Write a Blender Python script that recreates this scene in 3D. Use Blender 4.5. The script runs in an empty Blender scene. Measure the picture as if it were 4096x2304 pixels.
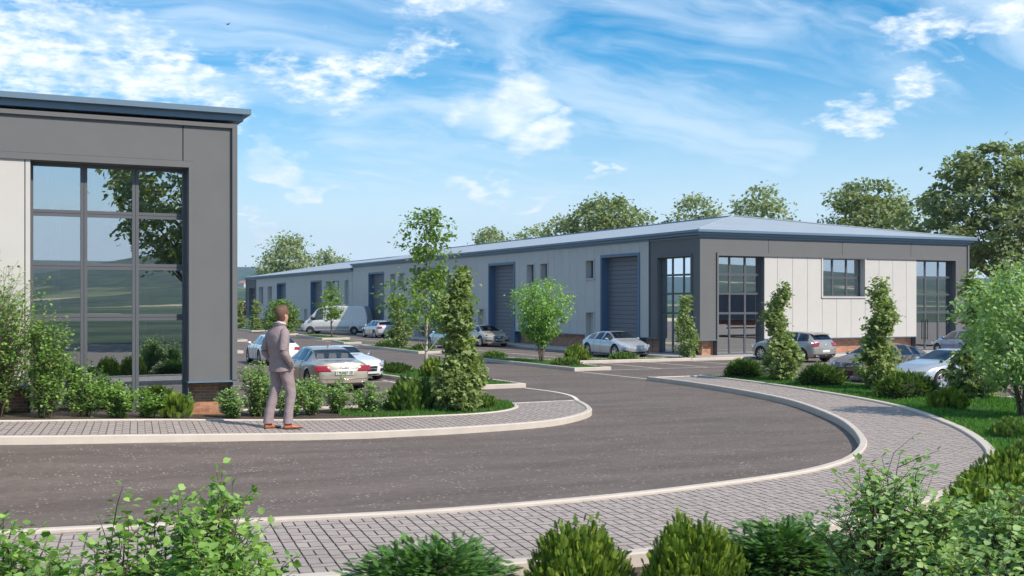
import bpy, bmesh, math, random
import numpy as np
from mathutils import Vector, Matrix

R = math.radians
scene = bpy.context.scene
COL = scene.collection

# ------------------------------------------------------------------ camera
YAW = R(25.9)
CAM_H = 2.9
cam_data = bpy.data.cameras.new("camera")
cam = bpy.data.objects.new("camera", cam_data)
COL.objects.link(cam)
cam.location = (0, 0, CAM_H)
cam.rotation_euler = (R(90), 0, -YAW)
cam_data.sensor_width = 36.0
cam_data.lens = 40.32
cam_data.shift_y = 0.0154
cam_data.clip_end = 12000
scene.camera = cam

# ------------------------------------------------------------------ light and exposure
SUN_DIR = Vector((0.46, -0.89, 0)).normalized()      # horizontal direction towards the sun
SUN_EL = R(43)
sun_vec = Vector((SUN_DIR.x * math.cos(SUN_EL), SUN_DIR.y * math.cos(SUN_EL), math.sin(SUN_EL)))
sd = bpy.data.lights.new("sun", 'SUN')
sd.energy = 4.0
sd.angle = R(0.55)
sd.color = (1.0, 0.90, 0.77)
so = bpy.data.objects.new("sun", sd)
COL.objects.link(so)
so.rotation_euler = sun_vec.to_track_quat('Z', 'Y').to_euler()
so.location = (0, 0, 60)

scene.view_settings.view_transform = 'Standard'
scene.view_settings.look = 'None'
scene.view_settings.gamma = 1
scene.view_settings.exposure = 0.40
scene.view_settings.use_curve_mapping = False

FWD = Vector((math.sin(YAW), math.cos(YAW), 0))
RGT = Vector((math.cos(YAW), -math.sin(YAW), 0))


def N(nt, typ, **kw):
    n = nt.nodes.new(typ)
    for k, v in kw.items():
        if k == 'inp':
            for a, b in v.items():
                n.inputs[a].default_value = b
        else:
            setattr(n, k, v)
    return n


def math_node(nt, op, a, b=None, c=None, clamp=False):
    n = nt.nodes.new('ShaderNodeMath')
    n.operation = op
    n.use_clamp = clamp
    for i, v in enumerate((a, b, c)):
        if v is None:
            continue
        if isinstance(v, (int, float)):
            n.inputs[i].default_value = v
        else:
            nt.links.new(v, n.inputs[i])
    return n.outputs[0]


def vmath(nt, op, a, b=None):
    n = nt.nodes.new('ShaderNodeVectorMath')
    n.operation = op
    for i, v in enumerate((a, b)):
        if v is None:
            continue
        if isinstance(v, (tuple, list, Vector)):
            n.inputs[i].default_value = tuple(v)
        elif isinstance(v, (int, float)):
            n.inputs['Scale'].default_value = v
        else:
            nt.links.new(v, n.inputs[i])
    return n


def smooth(nt, x, lo, hi, a=0.0, b=1.0):
    n = nt.nodes.new('ShaderNodeMapRange')
    n.interpolation_type = 'SMOOTHSTEP'
    nt.links.new(x, n.inputs[0])
    n.inputs[1].default_value = lo
    n.inputs[2].default_value = hi
    n.inputs[3].default_value = a
    n.inputs[4].default_value = b
    return n.outputs[0]


def mixc(nt, fac, a, b, mode='MIX'):
    n = nt.nodes.new('ShaderNodeMix')
    n.data_type = 'RGBA'
    n.blend_type = mode
    for s, v in ((n.inputs[0], fac), (n.inputs[6], a), (n.inputs[7], b)):
        if isinstance(v, (int, float)):
            s.default_value = v
        elif isinstance(v, (tuple, list)):
            s.default_value = (*v, 1) if len(v) == 3 else v
        else:
            nt.links.new(v, s)
    return n.outputs[2]


def build_world():
    w = bpy.data.worlds.new("World")
    scene.world = w
    w.use_nodes = True
    nt = w.node_tree
    nt.nodes.clear()
    out = N(nt, 'ShaderNodeOutputWorld')
    bg = N(nt, 'ShaderNodeBackground')
    bg.inputs[1].default_value = 0.148
    nt.links.new(bg.outputs[0], out.inputs[0])
    sky = N(nt, 'ShaderNodeTexSky')
    sky.sky_type = 'NISHITA'
    sky.sun_disc = False
    sky.sun_elevation = SUN_EL
    sky.sun_rotation = math.atan2(SUN_DIR.x, SUN_DIR.y)
    sky.altitude = 100
    sky.air_density = 1.0
    sky.dust_density = 0.25
    sky.ozone_density = 2.2
    hs = N(nt, 'ShaderNodeHueSaturation')
    hs.inputs['Hue'].default_value = 0.493
    hs.inputs['Saturation'].default_value = 1.72
    hs.inputs['Value'].default_value = 0.80
    nt.links.new(sky.outputs[0], hs.inputs['Color'])
    tc = N(nt, 'ShaderNodeTexCoord')
    d = vmath(nt, 'NORMALIZE', tc.outputs['Generated']).outputs[0]
    sep = N(nt, 'ShaderNodeSeparateXYZ')
    nt.links.new(d, sep.inputs[0])
    z = math_node(nt, 'MAXIMUM', sep.outputs[2], 0.0)
    den = math_node(nt, 'ADD', z, 0.24)
    px = math_node(nt, 'DIVIDE', sep.outputs[0], den)
    py = math_node(nt, 'DIVIDE', sep.outputs[1], den)
    comb = N(nt, 'ShaderNodeCombineXYZ')
    nt.links.new(px, comb.inputs[0])
    nt.links.new(py, comb.inputs[1])
    p = comb.outputs[0]

    def noise(vec, scale, detail=6, rough=0.55, dist=0.0):
        n = N(nt, 'ShaderNodeTexNoise')
        n.noise_dimensions = '3D'
        nt.links.new(vec, n.inputs['Vector'])
        n.inputs['Scale'].default_value = scale
        n.inputs['Detail'].default_value = detail
        n.inputs['Roughness'].default_value = rough
        n.inputs['Distortion'].default_value = dist
        return n.outputs[0]

    dw = vmath(nt, 'ADD', d, vmath(nt, 'SCALE', vmath(nt, 'SUBTRACT', N_rgb_noise(nt, d, 9.0), (.5, .5, .5)).outputs[0], 0.13).outputs[0]).outputs[0]
    dw = vmath(nt, 'ADD', dw, vmath(nt, 'SCALE', vmath(nt, 'SUBTRACT', N_rgb_noise(nt, p, 11.0), (.5, .5, .5)).outputs[0], 0.05).outputs[0]).outputs[0]

    def blob(pxx, pyy, rx, ry, tilt=0.0):
        """soft elliptical patch of sky around a fixed compass direction"""
        dd = (FWD + RGT * ((pxx - 2048) / 4588) + Vector((0, 0, (1215 - pyy) / 4588))).normalized()
        e1 = dd.cross(Vector((0, 0, 1))).normalized()
        e2 = e1.cross(dd).normalized()
        t = R(tilt)
        a1 = e1 * math.cos(t) + e2 * math.sin(t)
        a2 = e2 * math.cos(t) - e1 * math.sin(t)
        df = vmath(nt, 'SUBTRACT', dw, dd).outputs[0]
        u = vmath(nt, 'DOT_PRODUCT', df, a1 * (4588 / rx)).outputs['Value']
        v = vmath(nt, 'DOT_PRODUCT', df, a2 * (4588 / ry)).outputs['Value']
        depth = vmath(nt, 'DOT_PRODUCT', df, dd * 2.0).outputs['Value']
        s = math_node(nt, 'ADD', math_node(nt, 'MULTIPLY', u, u), math_node(nt, 'MULTIPLY', v, v))
        s = math_node(nt, 'ADD', s, math_node(nt, 'MULTIPLY', depth, depth))
        return smooth(nt, math_node(nt, 'SQRT', s), 0.25, 1.25, 1.0, 0.0)

    def vmax(lst):
        r = lst[0]
        for x in lst[1:]:
            r = math_node(nt, 'MAXIMUM', r, x)
        return r

    warp = noise(p, 2.2, 3)
    # fleecy mackerel clouds
    big = noise(p, 2.6, 4, 0.6)
    fine = noise(p, 24.0, 6, 0.6, 0.15)
    midn = noise(p, 7.0, 4, 0.6, 0.3)
    left = vmath(nt, 'DOT_PRODUCT', d, (-0.93, 0.36, 0.10)).outputs['Value']  # unseen cloud cover off to the left, added to brighten the shaded long wall
    mack = vmax([math_node(nt, 'MULTIPLY', smooth(nt, left, 0.45, 0.72), 0.35), blob(150, 200, 1000, 340, -14), blob(680, 350, 480, 200, -24),
                 math_node(nt, 'MULTIPLY', blob(1300, 250, 620, 190, 8), 0.96),
                 math_node(nt, 'MULTIPLY', blob(1780, 120, 330, 120, 20), 0.85),
                 math_node(nt, 'MULTIPLY', blob(3470, 375, 340, 110, 12), 1.0),
                 blob(3700, 90, 260, 120, 10), blob(4020, 110, 260, 170, 0)])
    mm = math_node(nt, 'ADD', math_node(nt, 'MULTIPLY', mack, 0.47), math_node(nt, 'ADD', math_node(nt, 'MULTIPLY', big, 0.20), math_node(nt, 'MULTIPLY', midn, 0.45)))
    mval = math_node(nt, 'ADD', mm, math_node(nt, 'MULTIPLY', fine, 0.80))
    mcl = smooth(nt, mval, 0.98, 1.40, 0.0, 0.95)
    # soft cumulus puffs
    vo = noise(p, 12.0, 10, 0.62, 0.2)
    puff = vmax([blob(1980, 400, 230, 200, 20), blob(2120, 560, 200, 110, 0), blob(1040, 640, 170, 130, -20),
                 blob(1100, 720, 260, 60, -3), blob(1930, 755, 210, 60, -8), blob(2080, 820, 260, 45, -4),
                 blob(2420, 685, 170, 26, 0), blob(1010, 925, 180, 26, -2), blob(1850, 1010, 340, 40, 0)])
    vb = noise(d, 14.0, 5, 0.6, 0.5)
    pv = math_node(nt, 'ADD', math_node(nt, 'MULTIPLY', puff, 0.52), math_node(nt, 'ADD', math_node(nt, 'MULTIPLY', vo, 0.55), math_node(nt, 'MULTIPLY', vb, 0.75)))
    pcl = smooth(nt, pv, 0.94, 1.46, 0.0, 0.92)
    # high streaky cirrus, everywhere
    mp = N(nt, 'ShaderNodeMapping')
    mp.inputs['Rotation'].default_value = (0, 0, R(48))
    mp.inputs['Scale'].default_value = (0.55, 2.1, 1)
    nt.links.new(p, mp.inputs[0])
    wv = vmath(nt, 'ADD', mp.outputs[0], vmath(nt, 'SCALE', N_rgb_noise(nt, p, 1.3), 0.9).outputs[0]).outputs[0]
    cir = noise(wv, 1.9, 9, 0.60, 0.5)
    cir2 = noise(p, 1.3, 4, 0.5, 0.6)
    cv = math_node(nt, 'MULTIPLY', smooth(nt, cir, 0.34, 0.68), smooth(nt, cir2, 0.25, 0.55))
    cv = math_node(nt, 'MULTIPLY', cv, 0.62)
    # horizon whitening by thin cloud
    hz_ = smooth(nt, sep.outputs[2], 0.0, 0.26, 1.0, 0.0)
    hzn = noise(p, 2.2, 6, 0.6, 0.4)
    hv = math_node(nt, 'MULTIPLY', hz_, math_node(nt, 'ADD', math_node(nt, 'MULTIPLY', hzn, 1.0), 0.22))
    alpha = vmax([mcl, pcl])
    thin = math_node(nt, 'MAXIMUM', cv, math_node(nt, 'MULTIPLY', hv, 0.85), clamp=True)
    clear = mixc(nt, smooth(nt, sep.outputs[2], -0.02, 0.15, 0.92, 0.0), hs.outputs[0], (4.8, 6.0, 6.9))
    col = mixc(nt, thin, clear, (5.2, 6.0, 6.7))
    shade = noise(p, 7.0, 5, 0.6)
    ccol = mixc(nt, smooth(nt, shade, 0.35, 0.65), (5.9, 6.25, 6.8), (7.3, 7.3, 7.4))
    col = mixc(nt, alpha, col, ccol)
    nt.links.new(col, bg.inputs[0])
    w.cycles.sampling_method = 'MANUAL'
    w.cycles.sample_map_resolution = 512


def N_rgb_noise(nt, vec, scale):
    n = N(nt, 'ShaderNodeTexNoise')
    nt.links.new(vec, n.inputs['Vector'])
    n.inputs['Scale'].default_value = scale
    n.inputs['Detail'].default_value = 4
    return n.outputs['Color']


build_world()

# ------------------------------------------------------------------ materials
def material(name, color, rough=0.6, metal=0.0, var=0.0, vscale=3.0, bump=0.0, bscale=40.0, spec=0.5,
             coat=0.0, speck=0.0, speck_scale=120.0, speck_col=None, attr_var=0.0, obj_var=0.0):
    m = bpy.data.materials.new(name)
    m.use_nodes = True
    nt = m.node_tree
    b = nt.nodes['Principled BSDF']
    b.inputs['Roughness'].default_value = rough
    b.inputs['Metallic'].default_value = metal
    b.inputs['Specular IOR Level'].default_value = spec
    b.inputs['Coat Weight'].default_value = coat
    b.inputs['Coat Roughness'].default_value = 0.04
    geo = N(nt, 'ShaderNodeNewGeometry')
    base = None
    if var > 0:
        n = N(nt, 'ShaderNodeTexNoise')
        n.inputs['Scale'].default_value = vscale
        n.inputs['Detail'].default_value = 8
        n.inputs['Roughness'].default_value = 0.65
        nt.links.new(geo.outputs['Position'], n.inputs['Vector'])
        f = smooth(nt, n.outputs[0], 0.25, 0.75)
        lo = tuple(c * (1 - var) for c in color)
        hi = tuple(min(1, c * (1 + var)) for c in color)
        base = mixc(nt, f, lo, hi)
    if speck > 0:
        n = N(nt, 'ShaderNodeTexNoise')
        n.inputs['Scale'].default_value = speck_scale
        n.inputs['Detail'].default_value = 2
        nt.links.new(geo.outputs['Position'], n.inputs['Vector'])
        f = smooth(nt, n.outputs[0], 0.58, 0.72, 0.0, speck)
        base = mixc(nt, f, base if base is not None else color, speck_col or tuple(min(1, c * 2.2) for c in color))
    if obj_var > 0:
        oi = N(nt, 'ShaderNodeObjectInfo')
        f = math_node(nt, 'MULTIPLY_ADD', oi.outputs['Random'], 2 * obj_var, 1 - obj_var)
        base = scale_col(nt, base if base is not None else color, f)
    if attr_var > 0:
        at = N(nt, 'ShaderNodeAttribute')
        at.attribute_name = 'rnd'
        f = math_node(nt, 'MULTIPLY_ADD', at.outputs['Fac'], 2 * attr_var, 1 - attr_var)
        base = scale_col(nt, base if base is not None else color, f)
    if base is None:
        b.inputs['Base Color'].default_value = (*color, 1)
    else:
        nt.links.new(base, b.inputs['Base Color'])
    if bump > 0:
        n = N(nt, 'ShaderNodeTexNoise')
        n.inputs['Scale'].default_value = bscale
        n.inputs['Detail'].default_value = 4
        nt.links.new(geo.outputs['Position'], n.inputs['Vector'])
        bp = N(nt, 'ShaderNodeBump')
        bp.inputs['Strength'].default_value = bump
        bp.inputs['Distance'].default_value = 0.02
        nt.links.new(n.outputs[0], bp.inputs['Height'])
        nt.links.new(bp.outputs[0], b.inputs['Normal'])
    return m


def scale_col(nt, col, f):
    n = nt.nodes.new('ShaderNodeVectorMath')
    n.operation = 'SCALE'
    if isinstance(col, tuple):
        n.inputs[0].default_value = col
    else:
        nt.links.new(col, n.inputs[0])
    nt.links.new(f, n.inputs['Scale'])
    return n.outputs[0]


def leaf_material(name, c1, c2, trans=0.45, rough=0.45, spec=0.35):
    m = bpy.data.materials.new(name)
    m.use_nodes = True
    nt = m.node_tree
    b = nt.nodes['Principled BSDF']
    out = nt.nodes['Material Output']
    at = N(nt, 'ShaderNodeAttribute')
    at.attribute_name = 'rnd'
    col = mixc(nt, at.outputs['Fac'], c1, c2)
    nt.links.new(col, b.inputs['Base Color'])
    b.inputs['Roughness'].default_value = rough
    b.inputs['Specular IOR Level'].default_value = spec
    tr = N(nt, 'ShaderNodeBsdfTranslucent')
    tc = mixc(nt, 1.0, col, (1.25, 1.35, 0.55), 'MULTIPLY')
    nt.links.new(tc, tr.inputs[0])
    mx = N(nt, 'ShaderNodeMixShader')
    mx.inputs[0].default_value = trans
    nt.links.new(b.outputs[0], mx.inputs[1])
    nt.links.new(tr.outputs[0], mx.inputs[2])
    nt.links.new(mx.outputs[0], out.inputs[0])
    return m


def glass_material(name, tint=(0.55, 0.6, 0.62), base=0.22, rough=0.0):
    m = bpy.data.materials.new(name)
    m.use_nodes = True
    nt = m.node_tree
    nt.nodes.clear()
    out = N(nt, 'ShaderNodeOutputMaterial')
    gl = N(nt, 'ShaderNodeBsdfGlossy')
    gl.inputs['Roughness'].default_value = rough
    gl.inputs['Color'].default_value = (0.9, 0.95, 1.0, 1)
    tr = N(nt, 'ShaderNodeBsdfTransparent')
    tr.inputs[0].default_value = (*tint, 1)
    fr = N(nt, 'ShaderNodeFresnel')
    fr.inputs[0].default_value = 1.5
    f = math_node(nt, 'ADD', math_node(nt, 'MULTIPLY', fr.outputs[0], 0.9), base, clamp=True)
    mx = N(nt, 'ShaderNodeMixShader')
    nt.links.new(f, mx.inputs[0])
    nt.links.new(tr.outputs[0], mx.inputs[1])
    nt.links.new(gl.outputs[0], mx.inputs[2])
    nt.links.new(mx.outputs[0], out.inputs[0])
    return m


def asphalt_material():
    m = bpy.data.materials.new('asphalt')
    m.use_nodes = True
    nt = m.node_tree
    b = nt.nodes['Principled BSDF']
    geo = N(nt, 'ShaderNodeNewGeometry')
    P = geo.outputs['Position']

    def nz(scale, detail, rough=0.6, vec=None):
        n = N(nt, 'ShaderNodeTexNoise')
        n.inputs['Scale'].default_value = scale
        n.inputs['Detail'].default_value = detail
        n.inputs['Roughness'].default_value = rough
        nt.links.new(vec or P, n.inputs['Vector'])
        return n.outputs[0]
    mp = N(nt, 'ShaderNodeMapping')
    mp.inputs['Rotation'].default_value = (0, 0, R(25))
    mp.inputs['Scale'].default_value = (0.25, 1.2, 1)
    nt.links.new(P, mp.inputs[0])
    big = nz(0.9, 6, 0.65, mp.outputs[0])
    base = mixc(nt, smooth(nt, big, 0.3, 0.7), (0.122, 0.095, 0.079), (0.176, 0.139, 0.117))
    grit = nz(55, 3, 0.7)
    mid = nz(5.5, 6, 0.75)
    base = mixc(nt, smooth(nt, mid, 0.3, 0.7), scale_const(nt, base, 0.86), scale_const(nt, base, 1.14))
    base = mixc(nt, smooth(nt, grit, 0.35, 0.65), scale_const(nt, base, 0.78), scale_const(nt, base, 1.16))
    patch = nz(1.6, 4, 0.6)
    vor = N(nt, 'ShaderNodeTexVoronoi')
    vor.inputs['Scale'].default_value = 15
    nt.links.new(P, vor.inputs['Vector'])
    sel = N(nt, 'ShaderNodeSeparateColor')
    nt.links.new(vor.outputs['Color'], sel.inputs[0])
    spot = math_node(nt, 'MULTIPLY', smooth(nt, vor.outputs['Distance'], 0.16, 0.42, 1.0, 0.0),
                     math_node(nt, 'GREATER_THAN', sel.outputs[0], 0.70))
    spot = math_node(nt, 'MULTIPLY', spot, smooth(nt, patch, 0.38, 0.66))
    base = mixc(nt, math_node(nt, 'MULTIPLY', spot, 0.8), base, (0.56, 0.51, 0.46))
    nt.links.new(base, b.inputs['Base Color'])
    b.inputs['Roughness'].default_value = 0.78
    b.inputs['Specular IOR Level'].default_value = 0.35
    bp = N(nt, 'ShaderNodeBump')
    bp.inputs['Strength'].default_value = 0.35
    bp.inputs['Distance'].default_value = 0.01
    nt.links.new(grit, bp.inputs['Height'])
    nt.links.new(bp.outputs[0], b.inputs['Normal'])
    return m


def scale_const(nt, col, f):
    n = nt.nodes.new('ShaderNodeVectorMath')
    n.operation = 'SCALE'
    nt.links.new(col, n.inputs[0])
    n.inputs['Scale'].default_value = f
    return n.outputs[0]


M = {}
M['asphalt'] = asphalt_material()
M['kerb'] = material('kerb_concrete', (0.56, 0.49, 0.42), 0.8, var=0.07, vscale=2.5, bump=0.15, bscale=60)
M['paver'] = material('paving_block', (0.36, 0.302, 0.272), 0.8, var=0.10, vscale=5, speck=0.35, speck_scale=90,
                      bump=0.15, bscale=90, attr_var=0.06, obj_var=0.05)
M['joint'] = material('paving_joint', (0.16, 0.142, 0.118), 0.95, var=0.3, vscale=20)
M['concrete_path'] = material('path_concrete', (0.36, 0.33, 0.31), 0.85, var=0.1, vscale=3, bump=0.1)
M['line'] = material('road_paint', (0.74, 0.70, 0.66), 0.7, var=0.12, vscale=9)
M['soil'] = material('soil', (0.07, 0.05, 0.035), 0.95, var=0.4, vscale=6, bump=0.6, bscale=18)
M['turf'] = material('turf_ground', (0.035, 0.065, 0.018), 0.95, var=0.35, vscale=8)
M['render_grey'] = material('grey_render', (0.138, 0.139, 0.140), 0.72, var=0.04, vscale=1.2, bump=0.25, bscale=110, speck=0.12, speck_scale=150)
M['frame_grey'] = material('frame_grey', (0.10, 0.105, 0.115), 0.5, var=0.03, bump=0.06, bscale=150)
M['panel_cream'] = material('cream_cladding', (0.54, 0.515, 0.48), 0.66, var=0.03, vscale=1.3, bump=0.12, bscale=110, obj_var=0.012)
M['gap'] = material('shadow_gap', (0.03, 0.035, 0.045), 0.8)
M['blue_metal'] = material('blue_flashing', (0.125, 0.195, 0.265), 0.42, spec=0.6, var=0.03)
M['door_blue'] = material('blue_door_trim', (0.10, 0.165, 0.26), 0.45, spec=0.5, var=0.03)
M['roof'] = material('roof_sheet', (0.36, 0.40, 0.44), 0.5, spec=0.5, var=0.05, vscale=0.6)
M['shutter'] = material('shutter_slat', (0.16, 0.165, 0.185), 0.5, spec=0.4, var=0.05)
M['brick'] = material('brick_clay', (0.60, 0.28, 0.16), 0.85, var=0.18, vscale=9, bump=0.3, bscale=60, attr_var=0.25, obj_var=0.25)
M['mortar'] = material('mortar', (0.58, 0.52, 0.45), 0.9, var=0.08)
M['glass'] = glass_material('window_glass', (0.62, 0.64, 0.64), 0.5)
M['interior'] = material('room_interior', (0.30, 0.26, 0.23), 0.9, var=0.1, vscale=0.7)
M['interior_dark'] = material('room_floor', (0.06, 0.05, 0.045), 0.7)
M['steel'] = material('dark_steel', (0.05, 0.055, 0.06), 0.35, metal=0.6)
M['bark'] = material('bark', (0.15, 0.115, 0.085), 0.9, var=0.3, vscale=14, bump=0.5, bscale=30)
M['bark_pale'] = material('pale_bark', (0.46, 0.42, 0.36), 0.85, var=0.25, vscale=18, bump=0.3, bscale=30)
M['stem'] = material('stem', (0.11, 0.09, 0.055), 0.8)
# foliage
M['leaf_bright'] = leaf_material('leaf_bright', (0.12, 0.25, 0.045), (0.40, 0.60, 0.17), 0.38, 0.42)
M['leaf_shrub'] = leaf_material('leaf_shrub', (0.16, 0.29, 0.09), (0.48, 0.64, 0.28), 0.38, 0.45)
M['leaf_maple'] = leaf_material('leaf_maple', (0.12, 0.19, 0.05), (0.40, 0.48, 0.19), 0.35, 0.5)
M['leaf_tree'] = leaf_material('leaf_tree', (0.11, 0.155, 0.06), (0.34, 0.40, 0.19), 0.35, 0.55)
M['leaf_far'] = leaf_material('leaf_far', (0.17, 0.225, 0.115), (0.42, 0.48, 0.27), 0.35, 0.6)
M['leaf_young'] = leaf_material('leaf_young', (0.10, 0.19, 0.04), (0.30, 0.42, 0.11), 0.42, 0.45)
M['leaf_purple'] = leaf_material('leaf_purple', (0.06, 0.012, 0.025), (0.14, 0.03, 0.06), 0.3)
M['conifer'] = leaf_material('conifer', (0.045, 0.105, 0.015), (0.22, 0.33, 0.06), 0.25, 0.55)
M['conifer_yellow'] = leaf_material('conifer_yellow', (0.05, 0.12, 0.012), (0.34, 0.44, 0.06), 0.28, 0.55)
M['juniper'] = leaf_material('juniper', (0.04, 0.11, 0.025), (0.18, 0.36, 0.08), 0.25, 0.5)
M['grass'] = leaf_material('grass_blade', (0.05, 0.15, 0.022), (0.15, 0.34, 0.055), 0.35, 0.5)
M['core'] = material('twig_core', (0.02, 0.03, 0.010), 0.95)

# ------------------------------------------------------------------ mesh helpers
def tag(o, label=None, cat=None, group=None, kind=None):
    if label: o['label'] = label
    if cat: o['category'] = cat
    if group: o['group'] = group
    if kind: o['kind'] = kind
    return o


def empty(name, loc=(0, 0, 0), rz=0.0, scale=1.0, **kw):
    o = bpy.data.objects.new(name, None)
    COL.objects.link(o)
    o.location = loc
    o.rotation_euler = (0, 0, rz)
    o.scale = (scale,) * 3
    o.empty_display_size = 0.3
    return tag(o, **kw)


def link_mesh(name, me, parent=None, loc=None, rot=None, **kw):
    o = bpy.data.objects.new(name, me)
    COL.objects.link(o)
    if parent is not None:
        o.parent = parent
    if loc is not None: o.location = loc
    if rot is not None: o.rotation_euler = rot
    return tag(o, **kw)


class MB:
    def __init__(self):
        self.v = []; self.f = []; self.mi = []

    def add(self, vs, fs, mi=0):
        o = len(self.v)
        self.v.extend([tuple(p) for p in vs])
        for f in fs:
            self.f.append(tuple(o + i for i in f)); self.mi.append(mi)
        return self

    def box(self, a, b, mi=0, skip=()):
        x0, y0, z0 = a; x1, y1, z1 = b
        vs = [(x0, y0, z0), (x1, y0, z0), (x1, y1, z0), (x0, y1, z0), (x0, y0, z1), (x1, y0, z1), (x1, y1, z1), (x0, y1, z1)]
        fs = {'b': (0, 3, 2, 1), 't': (4, 5, 6, 7), 'f': (0, 1, 5, 4), 'r': (1, 2, 6, 5), 'k': (2, 3, 7, 6), 'l': (3, 0, 4, 7)}
        return self.add(vs, [fs[k] for k in fs if k not in skip], mi)

    def prism(self, poly, z0, z1, mi=0, bottom=False):
        n = len(poly)
        vs = [(x, y, z0) for x, y in poly] + [(x, y, z1) for x, y in poly]
        fs = [tuple(range(n, 2 * n))]
        if bottom: fs.append(tuple(range(n - 1, -1, -1)))
        for i in range(n):
            j = (i + 1) % n
            fs.append((i, j, n + j, n + i))
        return self.add(vs, fs, mi)

    def tube(self, pts, rad, sides=6, mi=0, cap=True):
        pts = [Vector(p) for p in pts]
        n = len(pts)
        if not hasattr(rad, '__len__'): rad = [rad] * n
        rings = []
        up = Vector((0, 0, 1))
        for i, p in enumerate(pts):
            t = (pts[min(i + 1, n - 1)] - pts[max(i - 1, 0)])
            if t.length < 1e-9: t = Vector((0, 0, 1))
            t.normalize()
            u = t.cross(up)
            if u.length < 1e-3: u = t.cross(Vector((1, 0, 0)))
            u.normalize(); w = t.cross(u)
            rings.append([p + (u * math.cos(2 * math.pi * k / sides) + w * math.sin(2 * math.pi * k / sides)) * rad[i] for k in range(sides)])
        vs = [q for r in rings for q in r]
        fs = []
        for i in range(n - 1):
            for k in range(sides):
                k2 = (k + 1) % sides
                fs.append((i * sides + k, i * sides + k2, (i + 1) * sides + k2, (i + 1) * sides + k))
        if cap:
            fs.append(tuple(range(sides - 1, -1, -1)))
            fs.append(tuple((n - 1) * sides + k for k in range(sides)))
        return self.add(vs, fs, mi)

    def grid(self, rows, mi=0, closed=False):
        """rows: list of lists of points"""
        n = len(rows); m = len(rows[0])
        vs = [p for r in rows for p in r]
        fs = []
        for i in range(n - 1):
            for j in range(m if closed else m - 1):
                j2 = (j + 1) % m
                fs.append((i * m + j, i * m + j2, (i + 1) * m + j2, (i + 1) * m + j))
        return self.add(vs, fs, mi)

    def mesh(self, name, mats, smooth=False, recalc=True):
        me = bpy.data.meshes.new(name)
        me.from_pydata(self.v, [], self.f)
        for m in (mats if isinstance(mats, (list, tuple)) else [mats]):
            me.materials.append(M[m] if isinstance(m, str) else m)
        if len(me.materials) > 1:
            me.polygons.foreach_set('material_index', self.mi)
        if recalc:
            bm = bmesh.new(); bm.from_mesh(me)
            bmesh.ops.recalc_face_normals(bm, faces=bm.faces)
            bm.to_mesh(me); bm.free()
        if smooth:
            me.polygons.foreach_set('use_smooth', [True] * len(me.polygons))
        me.update()
        return me

    def build(self, name, mats, parent=None, smooth=False, recalc=True, **kw):
        return link_mesh(name, self.mesh(name, mats, smooth, recalc), parent, **kw)


def np_mesh(name, verts, faces, mat, rnd=None, smooth=False):
    """verts Nx3, faces Fxk arrays; rnd: per-face float"""
    me = bpy.data.meshes.new(name)
    nv = len(verts); nf, k = faces.shape
    me.vertices.add(nv)
    me.vertices.foreach_set('co', verts.astype(np.float32).ravel())
    me.loops.add(nf * k)
    me.loops.foreach_set('vertex_index', faces.astype(np.int32).ravel())
    me.polygons.add(nf)
    me.polygons.foreach_set('loop_start', np.arange(0, nf * k, k, dtype=np.int32))
    try:
        me.polygons.foreach_set('loop_total', np.full(nf, k, dtype=np.int32))
    except Exception:
        pass
    me.materials.append(M[mat] if isinstance(mat, str) else mat)
    if rnd is not None:
        a = me.attributes.new('rnd', 'FLOAT', 'FACE')
        a.data.foreach_set('value', rnd.astype(np.float32))
    me.update(calc_edges=True)
    if smooth:
        me.polygons.foreach_set('use_smooth', np.ones(nf, dtype=bool))
    return me


def scatter(name, tv, tf, pos, axis_y, axis_z, size, mat, rng, parent=None, rnd=None, **kw):
    """copies template (tv Kx3, tf Fx4) at each pos; local +Y along axis_y, local Z near axis_z; one joined mesh"""
    n = len(pos)
    y = axis_y / (np.linalg.norm(axis_y, axis=1, keepdims=True) + 1e-9)
    x = np.cross(y, axis_z); x /= (np.linalg.norm(x, axis=1, keepdims=True) + 1e-9)
    z = np.cross(x, y)
    s = np.asarray(size).reshape(-1, 1, 1) if np.ndim(size) else size
    T = tv[None, :, :] * s
    V = pos[:, None, :] + T[..., 0:1] * x[:, None, :] + T[..., 1:2] * y[:, None, :] + T[..., 2:3] * z[:, None, :]
    k = len(tv)
    F = (tf[None, :, :] + (np.arange(n) * k)[:, None, None]).reshape(-1, tf.shape[1])
    r = rng.random(n) if rnd is None else rnd
    rr = np.repeat(np.clip(r, 0, 1), len(tf))
    me = np_mesh(name, V.reshape(-1, 3), F, mat, rr)
    return link_mesh(name, me, parent, **kw)


LEAF_V = np.array([(0, 0, 0), (.30, .26, .07), (.34, .55, .09), (.0, 1.0, -.08), (-.34, .55, .09), (-.30, .26, .07)], float)
LEAF_F = np.array([(0, 1, 2, 3), (0, 3, 4, 5)])
QUAD_V = np.array([(0, 0, 0), (.36, .45, .06), (0, 1, -.04), (-.36, .45, .06)], float)
QUAD_F = np.array([(0, 1, 2, 3)])
# lobed maple-like leaf
MAPLE_V = np.array([(0, 0, 0), (.42, .12, .05), (.50, .55, .04), (.22, .52, .07), (0, 1, -.05), (-.22, .52, .07), (-.50, .55, .04), (-.42, .12, .05)], float)
MAPLE_F = np.array([(0, 1, 2, 3), (0, 3, 4, 5), (0, 5, 6, 7)])


def rand_dirs(rng, n):
    d = rng.normal(size=(n, 3))
    return d / np.linalg.norm(d, axis=1, keepdims=True)

# ------------------------------------------------------------------ ground helpers
def sstep(a, b, x):
    t = max(0.0, min(1.0, (x - a) / (b - a)))
    return t * t * (3 - 2 * t)


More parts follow.
